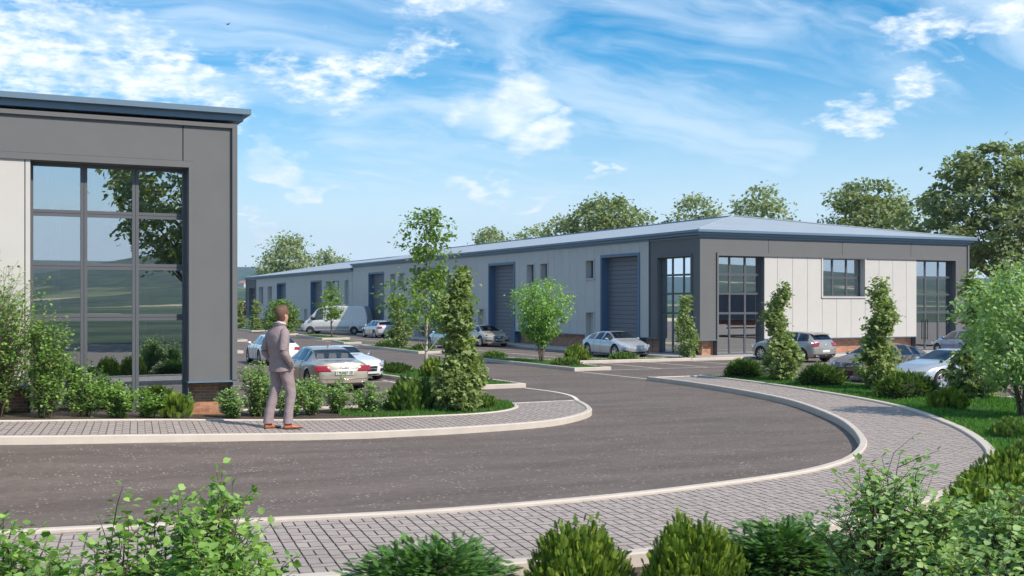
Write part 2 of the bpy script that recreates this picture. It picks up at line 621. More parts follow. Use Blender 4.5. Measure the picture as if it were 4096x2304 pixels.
def tilt(x, y):
    """the ground climbs gently towards the near left building"""
    return 0.42 * sstep(-8.5, 1.5, -x) * sstep(17.5, 23.0, y) * (1 - sstep(40, 60, y))


def catmull(pts, step=0.35):
    P = [Vector((p[0], p[1])) for p in pts]
    P = [P[0] * 2 - P[1]] + P + [P[-1] * 2 - P[-2]]
    out = []
    for i in range(1, len(P) - 2):
        p0, p1, p2, p3 = P[i - 1], P[i], P[i + 1], P[i + 2]
        n = max(2, int((p2 - p1).length / step))
        for k in range(n):
            t = k / n
            out.append(0.5 * ((2 * p1) + (p2 - p0) * t + (2 * p0 - 5 * p1 + 4 * p2 - p3) * t * t + (3 * p1 - p0 - 3 * p2 + p3) * t ** 3))
    out.append(P[-2])
    return [(p.x, p.y) for p in out]


def offset(path, d):
    out = []
    n = len(path)
    for i, p in enumerate(path):
        a = Vector(path[max(i - 1, 0)]); b = Vector(path[min(i + 1, n - 1)])
        t = (b - a).normalized()
        out.append((p[0] - t.y * d, p[1] + t.x * d))
    return out


def kerb(path, width, z0, z1, parent=None, name='kerb', closed=False, bev=0.018):
    """path = left edge; kerb body lies `width` to its right-hand normal (positive = left)"""
    o = [(0.0, z0), (0.0, z1 - bev), (bev, z1), (width - math.copysign(bev, width), z1), (width, z1 - bev), (width, z0)]
    if width < 0: o = [(0.0, z0), (0.0, z1 - bev), (-bev, z1), (width + bev, z1), (width, z1 - bev), (width, z0)]
    if closed: path = path + [path[0]]
    rings = []
    if closed:
        n = len(path) - 1
        offs = []
        for i in range(n):
            p = Vector(path[i]); a = Vector(path[(i - 1) % n]); b = Vector(path[(i + 1) % n])
            t1 = (p - a).normalized(); t2 = (b - p).normalized()
            n1 = Vector((-t1.y, t1.x)); n2 = Vector((-t2.y, t2.x))
            m = (n1 + n2).normalized(); m = m / max(0.3, m.dot(n1))
            offs.append(m)
        for i in range(n + 1):
            p = Vector(path[i % n]); m = offs[i % n]
            rings.append([(*(p + m * d), z + tilt(p.x, p.y)) for d, z in o])
    else:
        for k in range(len(path)):
            rings.append(None)
        offp = [offset(path, d) for d, z in o]
        for k in range(len(path)):
            rings[k] = [(offp[j][k][0], offp[j][k][1], o[j][1] + tilt(*path[k])) for j in range(len(o))]
    mb = MB().grid(rings)
    if not closed:
        mb.add(rings[0], [tuple(range(len(o)))]); mb.add(rings[-1], [tuple(range(len(o)))])
    ob = mb.build(name, 'kerb', parent)
    if parent is None: tag(ob, kind='structure')
    return ob


def pip(poly, pts):
    """points in polygon, numpy"""
    P = np.asarray(poly); x, y = pts[:, 0], pts[:, 1]
    inside = np.zeros(len(pts), bool)
    n = len(P)
    for i in range(n):
        x1, y1 = P[i]; x2, y2 = P[(i + 1) % n]
        c = ((y1 > y) != (y2 > y)) & (x < (x2 - x1) * (y - y1) / ((y2 - y1) + 1e-12) + x1)
        inside ^= c
    return inside


# ------------------------------------------------------------------ the ground
def grid_sheet(name, x0, x1, y0, y1, z, mat, nx, ny, f=tilt):
    rows = [[(x0 + (x1 - x0) * i / nx, y0 + (y1 - y0) * j / ny, z + f(x0 + (x1 - x0) * i / nx, y0 + (y1 - y0) * j / ny)) for i in range(nx + 1)] for j in range(ny + 1)]
    return MB().grid(rows).build(name, mat, None, smooth=True)


def field_material():
    m = bpy.data.materials.new('fields')
    m.use_nodes = True
    nt = m.node_tree
    b = nt.nodes['Principled BSDF']
    b.inputs['Roughness'].default_value = 0.95
    b.inputs['Specular IOR Level'].default_value = 0.1
    geo = N(nt, 'ShaderNodeNewGeometry')
    vor = N(nt, 'ShaderNodeTexVoronoi')
    vor.distance = 'CHEBYCHEV'
    vor.inputs['Scale'].default_value = 0.013
    vor.inputs['Randomness'].default_value = 0.8
    nt.links.new(geo.outputs['Position'], vor.inputs['Vector'])
    s = N(nt, 'ShaderNodeSeparateColor')
    nt.links.new(vor.outputs['Color'], s.inputs[0])
    col = mixc(nt, smooth(nt, s.outputs[0], 0.35, 0.6), (0.07, 0.12, 0.045), (0.20, 0.22, 0.10))
    col = mixc(nt, math_node(nt, 'GREATER_THAN', s.outputs[0], 0.72), col, (0.58, 0.46, 0.30))
    n = N(nt, 'ShaderNodeTexNoise')
    n.inputs['Scale'].default_value = 0.0055
    n.inputs['Detail'].default_value = 7
    n.inputs['Roughness'].default_value = 0.6
    nt.links.new(geo.outputs['Position'], n.inputs['Vector'])
    sp = N(nt, 'ShaderNodeSeparateXYZ')
    nt.links.new(geo.outputs['Position'], sp.inputs[0])
    hgt = math_node(nt, 'MULTIPLY', sp.outputs[2], 0.004)
    f = smooth(nt, math_node(nt, 'ADD', n.outputs[0], hgt), 0.44, 0.50)
    n2 = N(nt, 'ShaderNodeTexNoise')
    n2.inputs['Scale'].default_value = 0.05
    n2.inputs['Detail'].default_value = 6
    nt.links.new(geo.outputs['Position'], n2.inputs['Vector'])
    forest = mixc(nt, smooth(nt, n2.outputs[0], 0.35, 0.65), (0.02, 0.05, 0.03), (0.07, 0.11, 0.06))
    col = mixc(nt, f, col, forest)
    nt.links.new(col, b.inputs['Base Color'])
    return m


def build_ground():
    M['fields'] = field_material()
    # wide land and hills all round: one polar sheet
    rows = []
    radii = [0.0, 60, 160, 300, 600, 900, 1200, 1500, 1800, 2100, 2400, 2700, 3000, 3400, 4000, 5000]
    rng = random.Random(4)
    ph = [rng.uniform(0, 6.28) for _ in range(12)]

    def hill(az, r):
        # az measured clockwise from +Y
        back = 0.5 - 0.5 * math.cos(az)                       # 1 behind the camera
        base = 62 + 105 * back ** 8
        m = 0.62 + 0.20 * math.sin(3 * az + ph[0]) + 0.12 * math.sin(7 * az + ph[1]) + 0.06 * math.sin(17 * az + ph[2])
        ridge = math.exp(-((r - 2500) / 900.0) ** 2) * back + (1 - back) * 1.55 * math.exp(-((r - 4300) / 900.0) ** 2)
        ridge2 = math.exp(-((r - 1500) / 500.0) ** 2) * (0.22 + 0.16 * math.sin(5 * az + ph[3]) + 0.08 * math.sin(11 * az + ph[4]))
        far = math.exp(-((r - 4000) / 900.0) ** 2) * 0.9
        return base * (m * ridge + ridge2 + far * 0.95) * sstep(280, 1100, r)
    for r in radii:
        row = []
        for k in range(180):
            az = 2 * math.pi * k / 180
            h = hill(az, r) if r > 0 else 0
            row.append((r * math.sin(az), r * math.cos(az), -0.06 + h))
        rows.append(row)
    MB().grid(rows, closed=True).build('ground', 'fields', None, smooth=True, kind='structure')
    g = grid_sheet('asphalt_road', -34, 62, 11.5, 175, 0.0, 'asphalt', 64, 90)
    tag(g, kind='structure')
    # a back road seen only in the window reflections
    MB().grid([[(-90, -30, 0.0), (150, -30, 0.0)], [(-90, -19, 0.0), (150, -19, 0.0)]]).build('back_road', 'asphalt', None, kind='structure')
    MB().grid([[(60, -19, 0.0), (150, -19, 0.0)], [(60, 60, 0.0), (150, 60, 0.0)]]).build('side_road', 'asphalt', None, kind='structure')


A_OUT = catmull([(-14, 22.9), (-8, 22.7), (-3, 22.55), (0.73, 22.63), (2, 22.72), (3.4, 23.02), (5.66, 23.45), (8.14, 23.5), (9.58, 23.48), (10.7, 23.56), (11.98, 23.75),
                 (12.97, 24.13), (14.0, 24.92), (14.88, 25.9), (15.55, 27.25), (16.1, 28.75)])
A_IN = catmull([(-14, 25.9), (-8, 25.8), (-3, 25.7), (.83, 25.82), (2.05, 26.06), (3.37, 26.42), (4.73, 26.72), (6.8, 26.75), (9.1, 26.45), (10.8, 26.38), (11.65, 26.4),
                (12.55, 26.7), (13.4, 27.5), (13.93, 28.74)])
B_IN = catmull([(23.6, 36.6), (23.45, 34.1), (23.0, 31.2), (22.4, 28.5), (21.6, 26.0), (20.5, 23.65), (19.2, 21.3), (17.98, 19.5), (16.85, 18.05), (16.1, 17.2), (15.35, 16.5),
                (14.55, 15.85), (13.76, 15.35), (12.35, 14.75), (10.1, 14.3), (8.2, 14.1), (5.95, 14.12), (3.98, 14.42), (1, 15.0), (-3, 15.6), (-10, 16.2)])
B_OUT = catmull([(25.7, 36.6), (25.4, 33.1), (24.75, 29.6), (24.0, 26.65), (23.15, 24.1), (22.1, 21.9), (20.5, 19.35), (19.7, 18.2), (18.5, 16.7), (17.3, 15.4), (16.0, 14.3), (14.8, 13.45),
                 (13.7, 12.8), (12.2, 12.05), (10.6, 11.5), (9.9, 11.3), (8.4, 11.05), (6.9, 10.95), (4, 11.3), (1, 11.8), (-3, 12.4), (-10, 13.0)])


def clip_half(poly, p, n):
    out = []
    for i in range(len(poly)):
        a = poly[i]; b = poly[(i + 1) % len(poly)]
        da = (a[0] - p[0]) * n[0] + (a[1] - p[1]) * n[1]
        db = (b[0] - p[0]) * n[0] + (b[1] - p[1]) * n[1]
        if da >= 0: out.append(a)
        if (da >= 0) != (db >= 0):
            t = da / (da - db)
            out.append((a[0] + (b[0] - a[0]) * t, a[1] + (b[1] - a[1]) * t))
    return out


PU = Vector((0.9907, -0.136)); PV = Vector((0.136, 0.9907))


def paver_cells(u0, u1, v0, v1):
    """blocks of the pattern: a wide strip of one lying and two standing blocks, then a narrow strip"""
    s = 0.145
    cells = []
    k = math.floor(u0 / (3 * s))
    while k * 3 * s < u1:
        ux = k * 3 * s
        j = math.floor(v0 / (3 * s)) - 1
        while j * 3 * s < v1:
            vy = j * 3 * s + (k % 2) * 1.0 * s
            cells.append((ux, vy, 2 * s, s))
            cells.append((ux, vy + s, s, 2 * s))
            cells.append((ux + s, vy + s, s, 2 * s))
            cells.append((ux + 2 * s, vy + 0.5 * s, s, 2 * s))
            cells.append((ux + 2 * s, vy + 2.5 * s, s, s))
            j += 1
        k += 1
    return cells


def build_paving(name, inner, outer, z, seed, u_rng, v_rng, n_single):
    poly = inner + outer[::-1]
    bed = MB()
    m = min(len(inner), len(outer))
    # bed sheet under the blocks (joint sand)
    ri = [inner[int(i * (len(inner) - 1) / 120)] for i in range(121)]
    ro = [outer[int(i * (len(outer) - 1) / 120)] for i in range(121)]
    bed.grid([[(a[0] + (b[0] - a[0]) * k / 10, a[1] + (b[1] - a[1]) * k / 10, z - 0.016 + tilt(a[0] + (b[0] - a[0]) * k / 10, a[1] + (b[1] - a[1]) * k / 10)) for a, b in zip(ri, ro)] for k in range(11)])
    pave = bed.build(name, 'joint', None, kind='structure')
    rng = random.Random(seed)
    cells = paver_cells(*u_rng, *v_rng)
    C = np.array(cells)
    g = 0.0055; gv = 0.009

    def world(u, v): return PU.x * u + PV.x * v, PU.y * u + PV.y * v
    P = np.asarray(poly)
    quads = []
    corners = []
    for c in cells:
        u, v, w, h = c
        corners.append([world(u + g, v + gv), world(u + w - g, v + gv), world(u + w - g, v + h - gv), world(u + g, v + h - gv)])
    corners = np.array(corners)
    ins = pip(poly, corners.reshape(-1, 2)).reshape(-1, 4)
    cnt = ins.sum(axis=1)
    keep = []
    for i in np.nonzero(cnt > 0)[0]:
        q = [tuple(p) for p in corners[i]]
        if cnt[i] < 4:
            c = np.mean(corners[i], axis=0)
            d = np.hypot(P[:, 0] - c[0], P[:, 1] - c[1])
            k = int(np.argmin(d))
            a = P[k - 1]; b = P[(k + 1) % len(P)]
            t = b - a; nn = np.array([-t[1], t[0]]); nn /= np.linalg.norm(nn) + 1e-9
            test = (P[k] + nn * 0.05)[None, :]
            if not pip(poly, test)[0]: nn = -nn
            q = clip_half(q, P[k], nn)
            if len(q) < 3: continue
        keep.append(q)
    keep.sort(key=lambda q: math.hypot(q[0][0], q[0][1]))
    rest = MB(); rr = []
    for i, q in enumerate(keep):
        dz = rng.uniform(-0.0015, 0.0015)
        c = (sum(p[0] for p in q) / len(q), sum(p[1] for p in q) / len(q))
        zt = z + dz + tilt(*c)
        b = 0.006
        top = [(c[0] + (p[0] - c[0]) * (1 - b / 0.1), c[1] + (p[1] - c[1]) * (1 - b / 0.1), zt) for p in q]
        low = [(p[0], p[1], zt - 0.02) for p in q]
        n = len(q)
        fs = [tuple(range(n))] + [(n + k, n + (k + 1) % n, (k + 1) % n, k) for k in range(n)]
        if i < n_single:
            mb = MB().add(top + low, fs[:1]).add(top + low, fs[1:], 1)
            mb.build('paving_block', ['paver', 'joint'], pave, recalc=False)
        else:
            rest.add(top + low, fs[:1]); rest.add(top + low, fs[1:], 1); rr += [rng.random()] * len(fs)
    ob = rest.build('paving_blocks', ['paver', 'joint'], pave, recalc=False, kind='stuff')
    at = ob.data.attributes.new('rnd', 'FLOAT', 'FACE')
    at.data.foreach_set('value', rr)
    return pave


def grass_on(poly, z, density, seed, h=(0.06, 0.13), parent=None, margin=0.0):
    rng = np.random.default_rng(seed)
    P = np.asarray(poly)
    x0, y0 = P.min(axis=0); x1, y1 = P.max(axis=0)
    n = int((x1 - x0) * (y1 - y0) * density)
    pts = np.column_stack([rng.uniform(x0, x1, n), rng.uniform(y0, y1, n)])
    pts = pts[pip(poly, pts)]
    n = len(pts)
    zz = np.array([z + tilt(a, b) for a, b in pts])
    pos = np.column_stack([pts, zz - 0.01])
    up = np.column_stack([rng.normal(0, .38, n), rng.normal(0, .38, n), np.ones(n)])
    side = rand_dirs(rng, n); side[:, 2] *= 0.2
    clump = 0.75 + 0.35 * np.sin(pts[:, 0] * 2.3 + 1.7 * np.sin(pts[:, 1] * 1.9)) * np.sin(pts[:, 1] * 2.1)
    size = rng.uniform(h[0], h[1], n) * clump
    tv = np.array([(-.10, 0, 0), (.10, 0, 0), (.07, .6, .06), (0.0, 1, .2)], float)
    return scatter('grass', tv, np.array([(0, 1, 2, 3)]), pos, up, side, size, 'grass', rng, parent, kind='stuff',
                   rnd=np.clip(rng.normal(.45, .25, n), 0, 1))


def island(poly, name, seed, z=0.14, density=300, kerb_h=0.15):
    """raised planted island: kerb all round, soil/turf top, grass"""
    # orientation: make counter clockwise so that positive offset goes inwards
    area = sum(poly[i][0] * poly[(i + 1) % len(poly)][1] - poly[(i + 1) % len(poly)][0] * poly[i][1] for i in range(len(poly)))
    if area < 0: poly = poly[::-1]
    kerb(poly, 0.15, -0.05, kerb_h, closed=True)
    mb = MB(); mb.add([(x, y, z - 0.03 + tilt(x, y)) for x, y in poly], [tuple(range(len(poly)))])
    t = mb.build('turf_bed', 'turf', None, recalc=False, kind='structure')
    c = np.mean(np.asarray(poly), axis=0)
    inner = []
    n = len(poly)
    for i in range(n):
        p = Vector(poly[i]); a = Vector(poly[i - 1]); b = Vector(poly[(i + 1) % n])
        t1 = (p - a).normalized(); t2 = (b - p).normalized()
        m = (Vector((-t1.y, t1.x)) + Vector((-t2.y, t2.x))).normalized()
        inner.append(tuple(p + m * 0.13 / max(0.4, m.dot(Vector((-t1.y, t1.x))))))
    grass_on(inner, z - 0.03, density, seed)


build_ground()
kerb(A_OUT, 0.15, -0.05, 0.15)
kerb(A_IN, -0.12, 0.0, 0.15)
kerb([(13.93, 28.78), (16.12, 28.86)], 0.14, -0.05, 0.128)
kerb(B_IN, -0.15, -0.05, 0.16)       # road side
kerb(B_OUT, 0.20, -0.1, 0.16)
kerb([(25.75, 36.6), (23.5, 36.63)], -0.12, -0.05, 0.135)
build_paving('pavement_by_near_building', A_IN + [(14.2, 28.75)], offset(A_OUT, 0.14) + [(15.98, 28.78)], 0.125, 3, (-18, 16), (20, 33), 110)
build_paving('pavement_by_lawn', B_IN, B_OUT, 0.115, 5, (-14, 30), (8, 44), 300)

# planting bed by the near building and the corner lawn behind it
bedA = A_IN + [(13.9, 29.5), (11.9, 29.55), (6.4, 29.6), (6.0, 28.4), (-14, 28.4)]
mb = MB(); mb.grid([[(*A_IN[int(i * (len(A_IN) - 1) / 80)], 0.12 + tilt(*A_IN[int(i * (len(A_IN) - 1) / 80)])) for i in range(81)],
                    [(max(-14, min(13.9, A_IN[int(i * (len(A_IN) - 1) / 80)][0])), 29.5, 0.12 + tilt(A_IN[int(i * (len(A_IN) - 1) / 80)][0], 28.5)) for i in range(81)]])
mb.build('planting_bed', 'soil', None, recalc=False, kind='structure')
kerb([(13.95, 29.45), (6.4, 29.55)], 0.15, -0.05, 0.15)
cornerlawn = [p for p in A_IN if p[0] > 9.3] + [(13.9, 29.45), (9.0, 29.5), (8.6, 27.5)]
grass_on([(p[0], p[1]) for p in cornerlawn], 0.12, 700, 11, (0.07, 0.15))
# lawn between the long pavement and the bays on the right
lawn_in = offset(B_OUT, 0.18)
lawn = [p for p in lawn_in if p[1] > 14.2] + [(23, 11.5), (28.0, 11.5), (28.0, 36.4), (26.0, 36.5)]
mb = MB(); mb.add([(x, y, 0.10) for x, y in lawn], [tuple(range(len(lawn)))])
mb.build('lawn', 'turf', None, recalc=False, kind='structure')
grass_on(lawn, 0.10, 560, 12, (0.08, 0.17))
kerb([(28.0, 36.5), (28.0, 8.0)], 0.15, -0.05, 0.15)
kerb([(26.0, 36.6), (28.12, 36.5)], -0.14, -0.05, 0.135)
# planting soil in the foreground, south of the pavement
bl = [p for p in offset(B_OUT, 0.1)]
rows = [[(x, y, 0.0) for x, y in bl], [(x * 1.0 + 6 * (y < 14) * 0, min(y, -6) if y > -6 else y, 0.0) for x, y in bl]]
rows[1] = [(min(max(x, -10), 14.5), 4.6, 0.0) for x, y in bl]
MB().grid([[(-90, -19, 0.004), (60, -19, 0.004)], [(-90, 4.5, 0.004), (60, 4.5, 0.004)]]).build('south_road', 'asphalt', None, kind='structure')
kerb([(-60, 4.65), (27.9, 4.65)], -0.15, -0.05, 0.13)
MB().grid(rows).build('planting_soil', 'soil', None, recalc=False, kind='structure')

# planted islands between the parking bays
island([(14.86, 35.4), (17.75, 35.45), (17.75, 47.9), (14.95, 47.9), (15.0, 42.2), (15.15, 40.2)], 'island', 21, density=380)
island([(24.0, 43.25), (25.8, 43.2), (25.95, 48.48), (33.7, 48.48), (33.7, 50.0), (26.2, 50.2), (25.6, 54.2), (23.95, 54.2)], 'island', 22, density=330)
island([(24.15, 62.15), (25.9, 62.1), (26.3, 74.0), (24.5, 74.1)], 'island', 23, density=260)
island([(25.15, 79.5), (26.4, 79.2), (27.0, 84.7), (25.9, 84.8)], 'island', 24, density=240)
island([(26.6, 89.8), (29.0, 90.0), (29.6, 101.0), (27.6, 101.3)], 'island', 25, density=200)
island([(27.6, 118.5), (29.6, 118.2), (30.6, 134.0), (28.2, 134.0)], 'island', 26, density=160)
island([(26.6, 104.0), (28.6, 104.2), (29.2, 113.8), (27.4, 114)], 'island', 27, density=160)
island([(17.0, 88.3), (20.2, 88.1), (20.6, 96), (17.2, 96)], 'island', 28, density=160)
island([(12.6, 67.4), (15.2, 67.3), (15.5, 80.0), (12.8, 80.0)], 'island', 29, density=160)

# footway in front of the far building and along its long side
mb = MB(); mb.prism([(33.7, 48.6), (60, 48.6), (60, 50.9), (36.2, 51.3), (36.2, 158), (34.2, 158), (34.2, 50.2), (33.7, 50.0)], -0.05, 0.12)
mb.build('footway', 'concrete_path', None, kind='structure')
kerb([(33.7, 48.45), (60, 48.45)], 0.15, -0.05, 0.135)
kerb([(34.2, 50.2), (34.2, 158)], 0.14, -0.05, 0.135)


# road markings
def stripe(mb, a, b, w=0.10):
    a = Vector(a); b = Vector(b); t = (b - a).normalized(); n = Vector((-t.y, t.x)) * w / 2
    k = max(1, int((b - a).length / 1.5))
    for i in range(k):
        p = a + (b - a) * (i / k); q = a + (b - a) * ((i + 1) / k)
        mb.add([(*(s), 0.004 + tilt(s.x, s.y)) for s in (p - n, q - n, q + n, p + n)], [(0, 1, 2, 3)])


mk = MB()
stripe(mk, (25.8, 43.2), (60, 43.2))
for i in range(13):
    x = 28.4 + 2.55 * i
    stripe(mk, (x, 43.25), (x, 48.4))
stripe(mk, (24.0, 43.2), (24.0, 36.65))
for y0, y1 in ((54.2, 62.1), (74.1, 79.5), (84.8, 89.8), (101.3, 104.0)):
    x0 = 24.1 + (y0 - 54) * 0.055
    stripe(mk, (x0, y0), (x0 + (y1 - y0) * 0.055, y1))
for i in range(19):
    y = 52.5 + 2.6 * i
    if y > 100: break
    stripe(mk, (29.2, y), (34.1, y))
stripe(mk, (29.2, 52.5), (29.4, 99))
# bays in front of the near car park
for i in range(5):
    x = 7.0 + 2.62 * i - (0.3 if i else 0)
    stripe(mk, (x, 36.0), (x, 41.2), 0.09)
stripe(mk, (4.5, 35.6), (14.8, 35.5), 0.09)
stripe(mk, (4.5, 41.2), (14.8, 40.5), 0.09)
for i in range(5):
    stripe(mk, (6.0 + 2.6 * i, 52.5), (6.0 + 2.6 * i, 57.5), 0.09)
stripe(mk, (6, 52.5), (17.4, 52.5), 0.09)
# bays east of the lawn
for i in range(6):
    stripe(mk, (28.2, 20 + 2.75 * i + 0.0), (33.4, 20 + 2.75 * i), 0.1)
stripe(mk, (33.4, 19), (33.4, 36.4), 0.1)
stripe(mk, (28.0, 36.5), (60, 36.5), 0.1)
# curved give-way line
cur = catmull([(17.65, 35.3), (17.75, 33.4), (17.5, 31.8), (16.9, 30.3), (16.2, 28.95)], 0.3)
for a, b in zip(cur[:-1], cur[1:]): stripe(mk, a, b, 0.12)
mk.build('bay_markings', 'line', None, recalc=False, kind='structure')

# ------------------------------------------------------------------ buildings
class Facade:
    def __init__(self, axis, plane):
        self.axis = axis; self.plane = plane

    def box(self, mb, a0, a1, z0, z1, d0, d1, mi=0):
        if self.axis == 'x':
            mb.box((a0, self.plane - d1, z0), (a1, self.plane - d0, z1), mi)
        else:
            mb.box((self.plane - d1, a0, z0), (self.plane - d0, a1, z1), mi)


def bpart(b, mb, name, mats, **kw):
    o = mb.build(name, mats, b, recalc=True, **kw)
    o.matrix_parent_inverse = Matrix.Translation(b.location).inverted()
    return o


def split_cols(a0, a1, joints):
    xs = [a0] + [j for j in sorted(joints) if a0 + 0.05 < j < a1 - 0.05] + [a1]
    return list(zip(xs[:-1], xs[1:]))


def subtract(a0, a1, z0, z1, ops):
    """rectangles left of [a0,a1]x[z0,z1] after removing openings"""
    cuts = sorted({a0, a1} | {v for o in ops for v in (o[0], o[1]) if a0 < v < a1})
    out = []
    for c0, c1 in zip(cuts[:-1], cuts[1:]):
        mid = (c0 + c1) / 2
        iv = [(z0, z1)]
        for o in ops:
            if o[0] < mid < o[1]:
                nv = []
                for s, e in iv:
                    if o[3] <= s or o[2] >= e: nv.append((s, e)); continue
                    if o[2] > s: nv.append((s, o[2]))
                    if o[3] < e: nv.append((o[3], e))
                iv = nv
        out += [(c0, c1, s, e) for s, e in iv if e - s > 0.01]
    return out


def wall_back(b, F, a0, a1, z0, z1, ops, mat='gap', d0=-0.30, d1=0.0, name='wall'):
    mb = MB()
    ops = [(o[0] - .02, o[1] + .02, o[2] - .02, o[3] + .02) for o in ops]
    for c0, c1, s, e in subtract(a0, a1, z0, z1, ops):
        F.box(mb, c0, c1, s, e, d0, d1 - .002)
    return bpart(b, mb, name, [mat])


def panels(b, F, a0, a1, z0, z1, joints, ops, mat, name, thick=0.05, gap=0.011):
    for c0, c1 in split_cols(a0, a1, joints):
        mb = MB()
        loc_ops = [o for o in ops if o[0] < c1 and o[1] > c0]
        rects = subtract(c0 + gap, c1 - gap, z0, z1, loc_ops)
        for r in rects:
            F.box(mb, r[0], r[1], r[2], r[3], 0.0, thick)
        if rects: bpart(b, mb, name, [mat])


def window(b, F, a0, a1, z0, z1, cols, rows, mull, d=-0.35, fw=0.075, doors=None, reveal=True, rev_mat='frame_grey', rev_out=0.0):
    """cols, rows: inner divider positions; frame is one mesh, every pane its own"""
    mb = MB()
    xs = [a0] + list(cols) + [a1]; zs = [z0] + list(rows) + [z1]
    t0, t1 = d - 0.03, d + 0.045
    F.box(mb, a0, a0 + fw, z0, z1, t0, t1); F.box(mb, a1 - fw, a1, z0, z1, t0, t1)
    F.box(mb, a0 + fw, a1 - fw, z0, z0 + fw, t0, t1); F.box(mb, a0 + fw, a1 - fw, z1 - fw, z1, t0, t1)
    for i, c in enumerate(cols):
        F.box(mb, c - mull, c - 0.004, z0 + fw, z1 - fw, t0, t1 - 0.006)
        F.box(mb, c + 0.004, c + mull, z0 + fw, z1 - fw, t0, t1 - 0.006)
    for r in rows:
        for (x0, x1) in zip(xs[:-1], xs[1:]):
            l = x0 + (fw if x0 == a0 else mull); rr = x1 - (fw if x1 == a1 else mull)
            F.box(mb, l, rr, r - mull, r - 0.004, t0, t1 - 0.012)
            F.box(mb, l, rr, r + 0.004, r + mull, t0, t1 - 0.012)
    w = bpart(b, mb, 'window', ['frame_grey'])
    if reveal:
        mr = MB()
        F.box(mr, a0 - 0.015, a0 + .004, z0, z1, d + 0.046, rev_out); F.box(mr, a1 - .004, a1 + 0.015, z0, z1, d + 0.046, rev_out)
        F.box(mr, a0 + .004, a1 - .004, z1 - .004, z1 + 0.015, d + 0.046, rev_out)
        if z0 > 0.5: F.box(mr, a0 - 0.05, a1 + 0.05, z0 - 0.05, z0 + .004, d + 0.046, rev_out + 0.03)
        mr.build('reveal', rev_mat, w)
    for i, (x0, x1) in enumerate(zip(xs[:-1], xs[1:])):
        for j, (y0, y1) in enumerate(zip(zs[:-1], zs[1:])):
            mp = MB()
            F.box(mp, x0 + fw * .6, x1 - fw * .6, y0 + fw * .6, y1 - fw * .6, d - 0.004, d + 0.004)
            # one face only: the outer one
            mq = MB()
            if F.axis == 'x':
                yy = F.plane - d
                mq.add([(x0 + .03, yy, y0 + .03), (x1 - .03, yy, y0 + .03), (x1 - .03, yy, y1 - .03), (x0 + .03, yy, y1 - .03)], [(0, 1, 2, 3)])
            else:
                xx = F.plane - d
                mq.add([(xx, x0 + .03, y0 + .03), (xx, x1 - .03, y0 + .03), (xx, x1 - .03, y1 - .03), (xx, x0 + .03, y1 - .03)], [(0, 1, 2, 3)])
            mq.build('pane', 'glass', w, recalc=False)
    if doors:
        for dx in doors:   # centre lines of double doors
            md = MB()
            for s in (-1, 1):
                md.tube([facpt(F, dx + s * 0.09, 0.75, d + 0.14), facpt(F, dx + s * 0.09, 1.95, d + 0.14)], 0.025, 6)
                for zz in (0.85, 1.85):
                    md.tube([facpt(F, dx + s * 0.09, zz, d + 0.03), facpt(F, dx + s * 0.09, zz, d + 0.14)], 0.015, 5)
            md.build('door_handle', 'steel', w)
    return w


def facpt(F, a, z, d):
    return (a, F.plane - d, z) if F.axis == 'x' else (F.plane - d, a, z)


BRICKS = []   # (distance, facade, a0, a1, z0, z1, d, parent)


def brick_face(b, F, a0, a1, z0, z1, d, shift=0.0):
    """running bond; bricks are real boxes over a mortar wall"""
    mb = MB(); F.box(mb, a0 + .004, a1 - .004, z0, z1, d - 0.2, d - 0.008)
    bpart(b, mb, 'plinth_wall', ['mortar'])
    L, Hh, g = 0.235, 0.0765, 0.011
    n = int(round((z1 - z0) / Hh)); Hh = (z1 - z0) / n
    for r in range(n):
        off = (r % 2) * L / 2 + shift
        x = a0 - L + off
        while x < a1:
            c0 = max(a0, x + g / 2); c1 = min(a1, x + L - g / 2)
            if c1 - c0 > 0.03:
                p = facpt(F, (c0 + c1) / 2, 0, d)
                BRICKS.append((math.hypot(p[0], p[1]), F, c0, c1, z0 + r * Hh + g / 2, z0 + (r + 1) * Hh - g / 2, d, b))
            x += L


def flush_bricks(b, n_single=290):
    """nearest bricks become parts, the rest one joined part"""
    mine = sorted([x for x in BRICKS if x[7] is b], key=lambda t: t[0])
    rng = random.Random(9)
    cache = {}
    rest = MB(); rr = []
    for i, (dist, F, a0, a1, z0, z1, d, _) in enumerate(mine):
        if i < n_single:
            key = (F.axis, round(a1 - a0, 3), round(z1 - z0, 3))
            if key not in cache:
                mb = MB()
                Facade(F.axis, 0).box(mb, 0, a1 - a0, 0, z1 - z0, -0.05, 0.0)
                cache[key] = mb.mesh('brick', ['brick'])
            o = link_mesh('brick', cache[key], b)
            o.matrix_parent_inverse = Matrix.Translation(b.location).inverted()
            dz = rng.uniform(-.0015, .0015)
            o.location = (a0, F.plane - d - dz, z0) if F.axis == 'x' else (F.plane - d - dz, a0, z0)
        else:
            mb = MB(); F.box(mb, a0, a1, z0, z1, d - 0.04, d + rng.uniform(-.0015, .0015))
            rest.add(mb.v, mb.f); rr += [rng.random()] * 6
    if rr:
        o = bpart(b, rest, 'brickwork', ['brick'], kind='stuff')
        at = o.data.attributes.new('rnd', 'FLOAT', 'FACE')
        at.data.foreach_set('value', rr)


_slat = {}


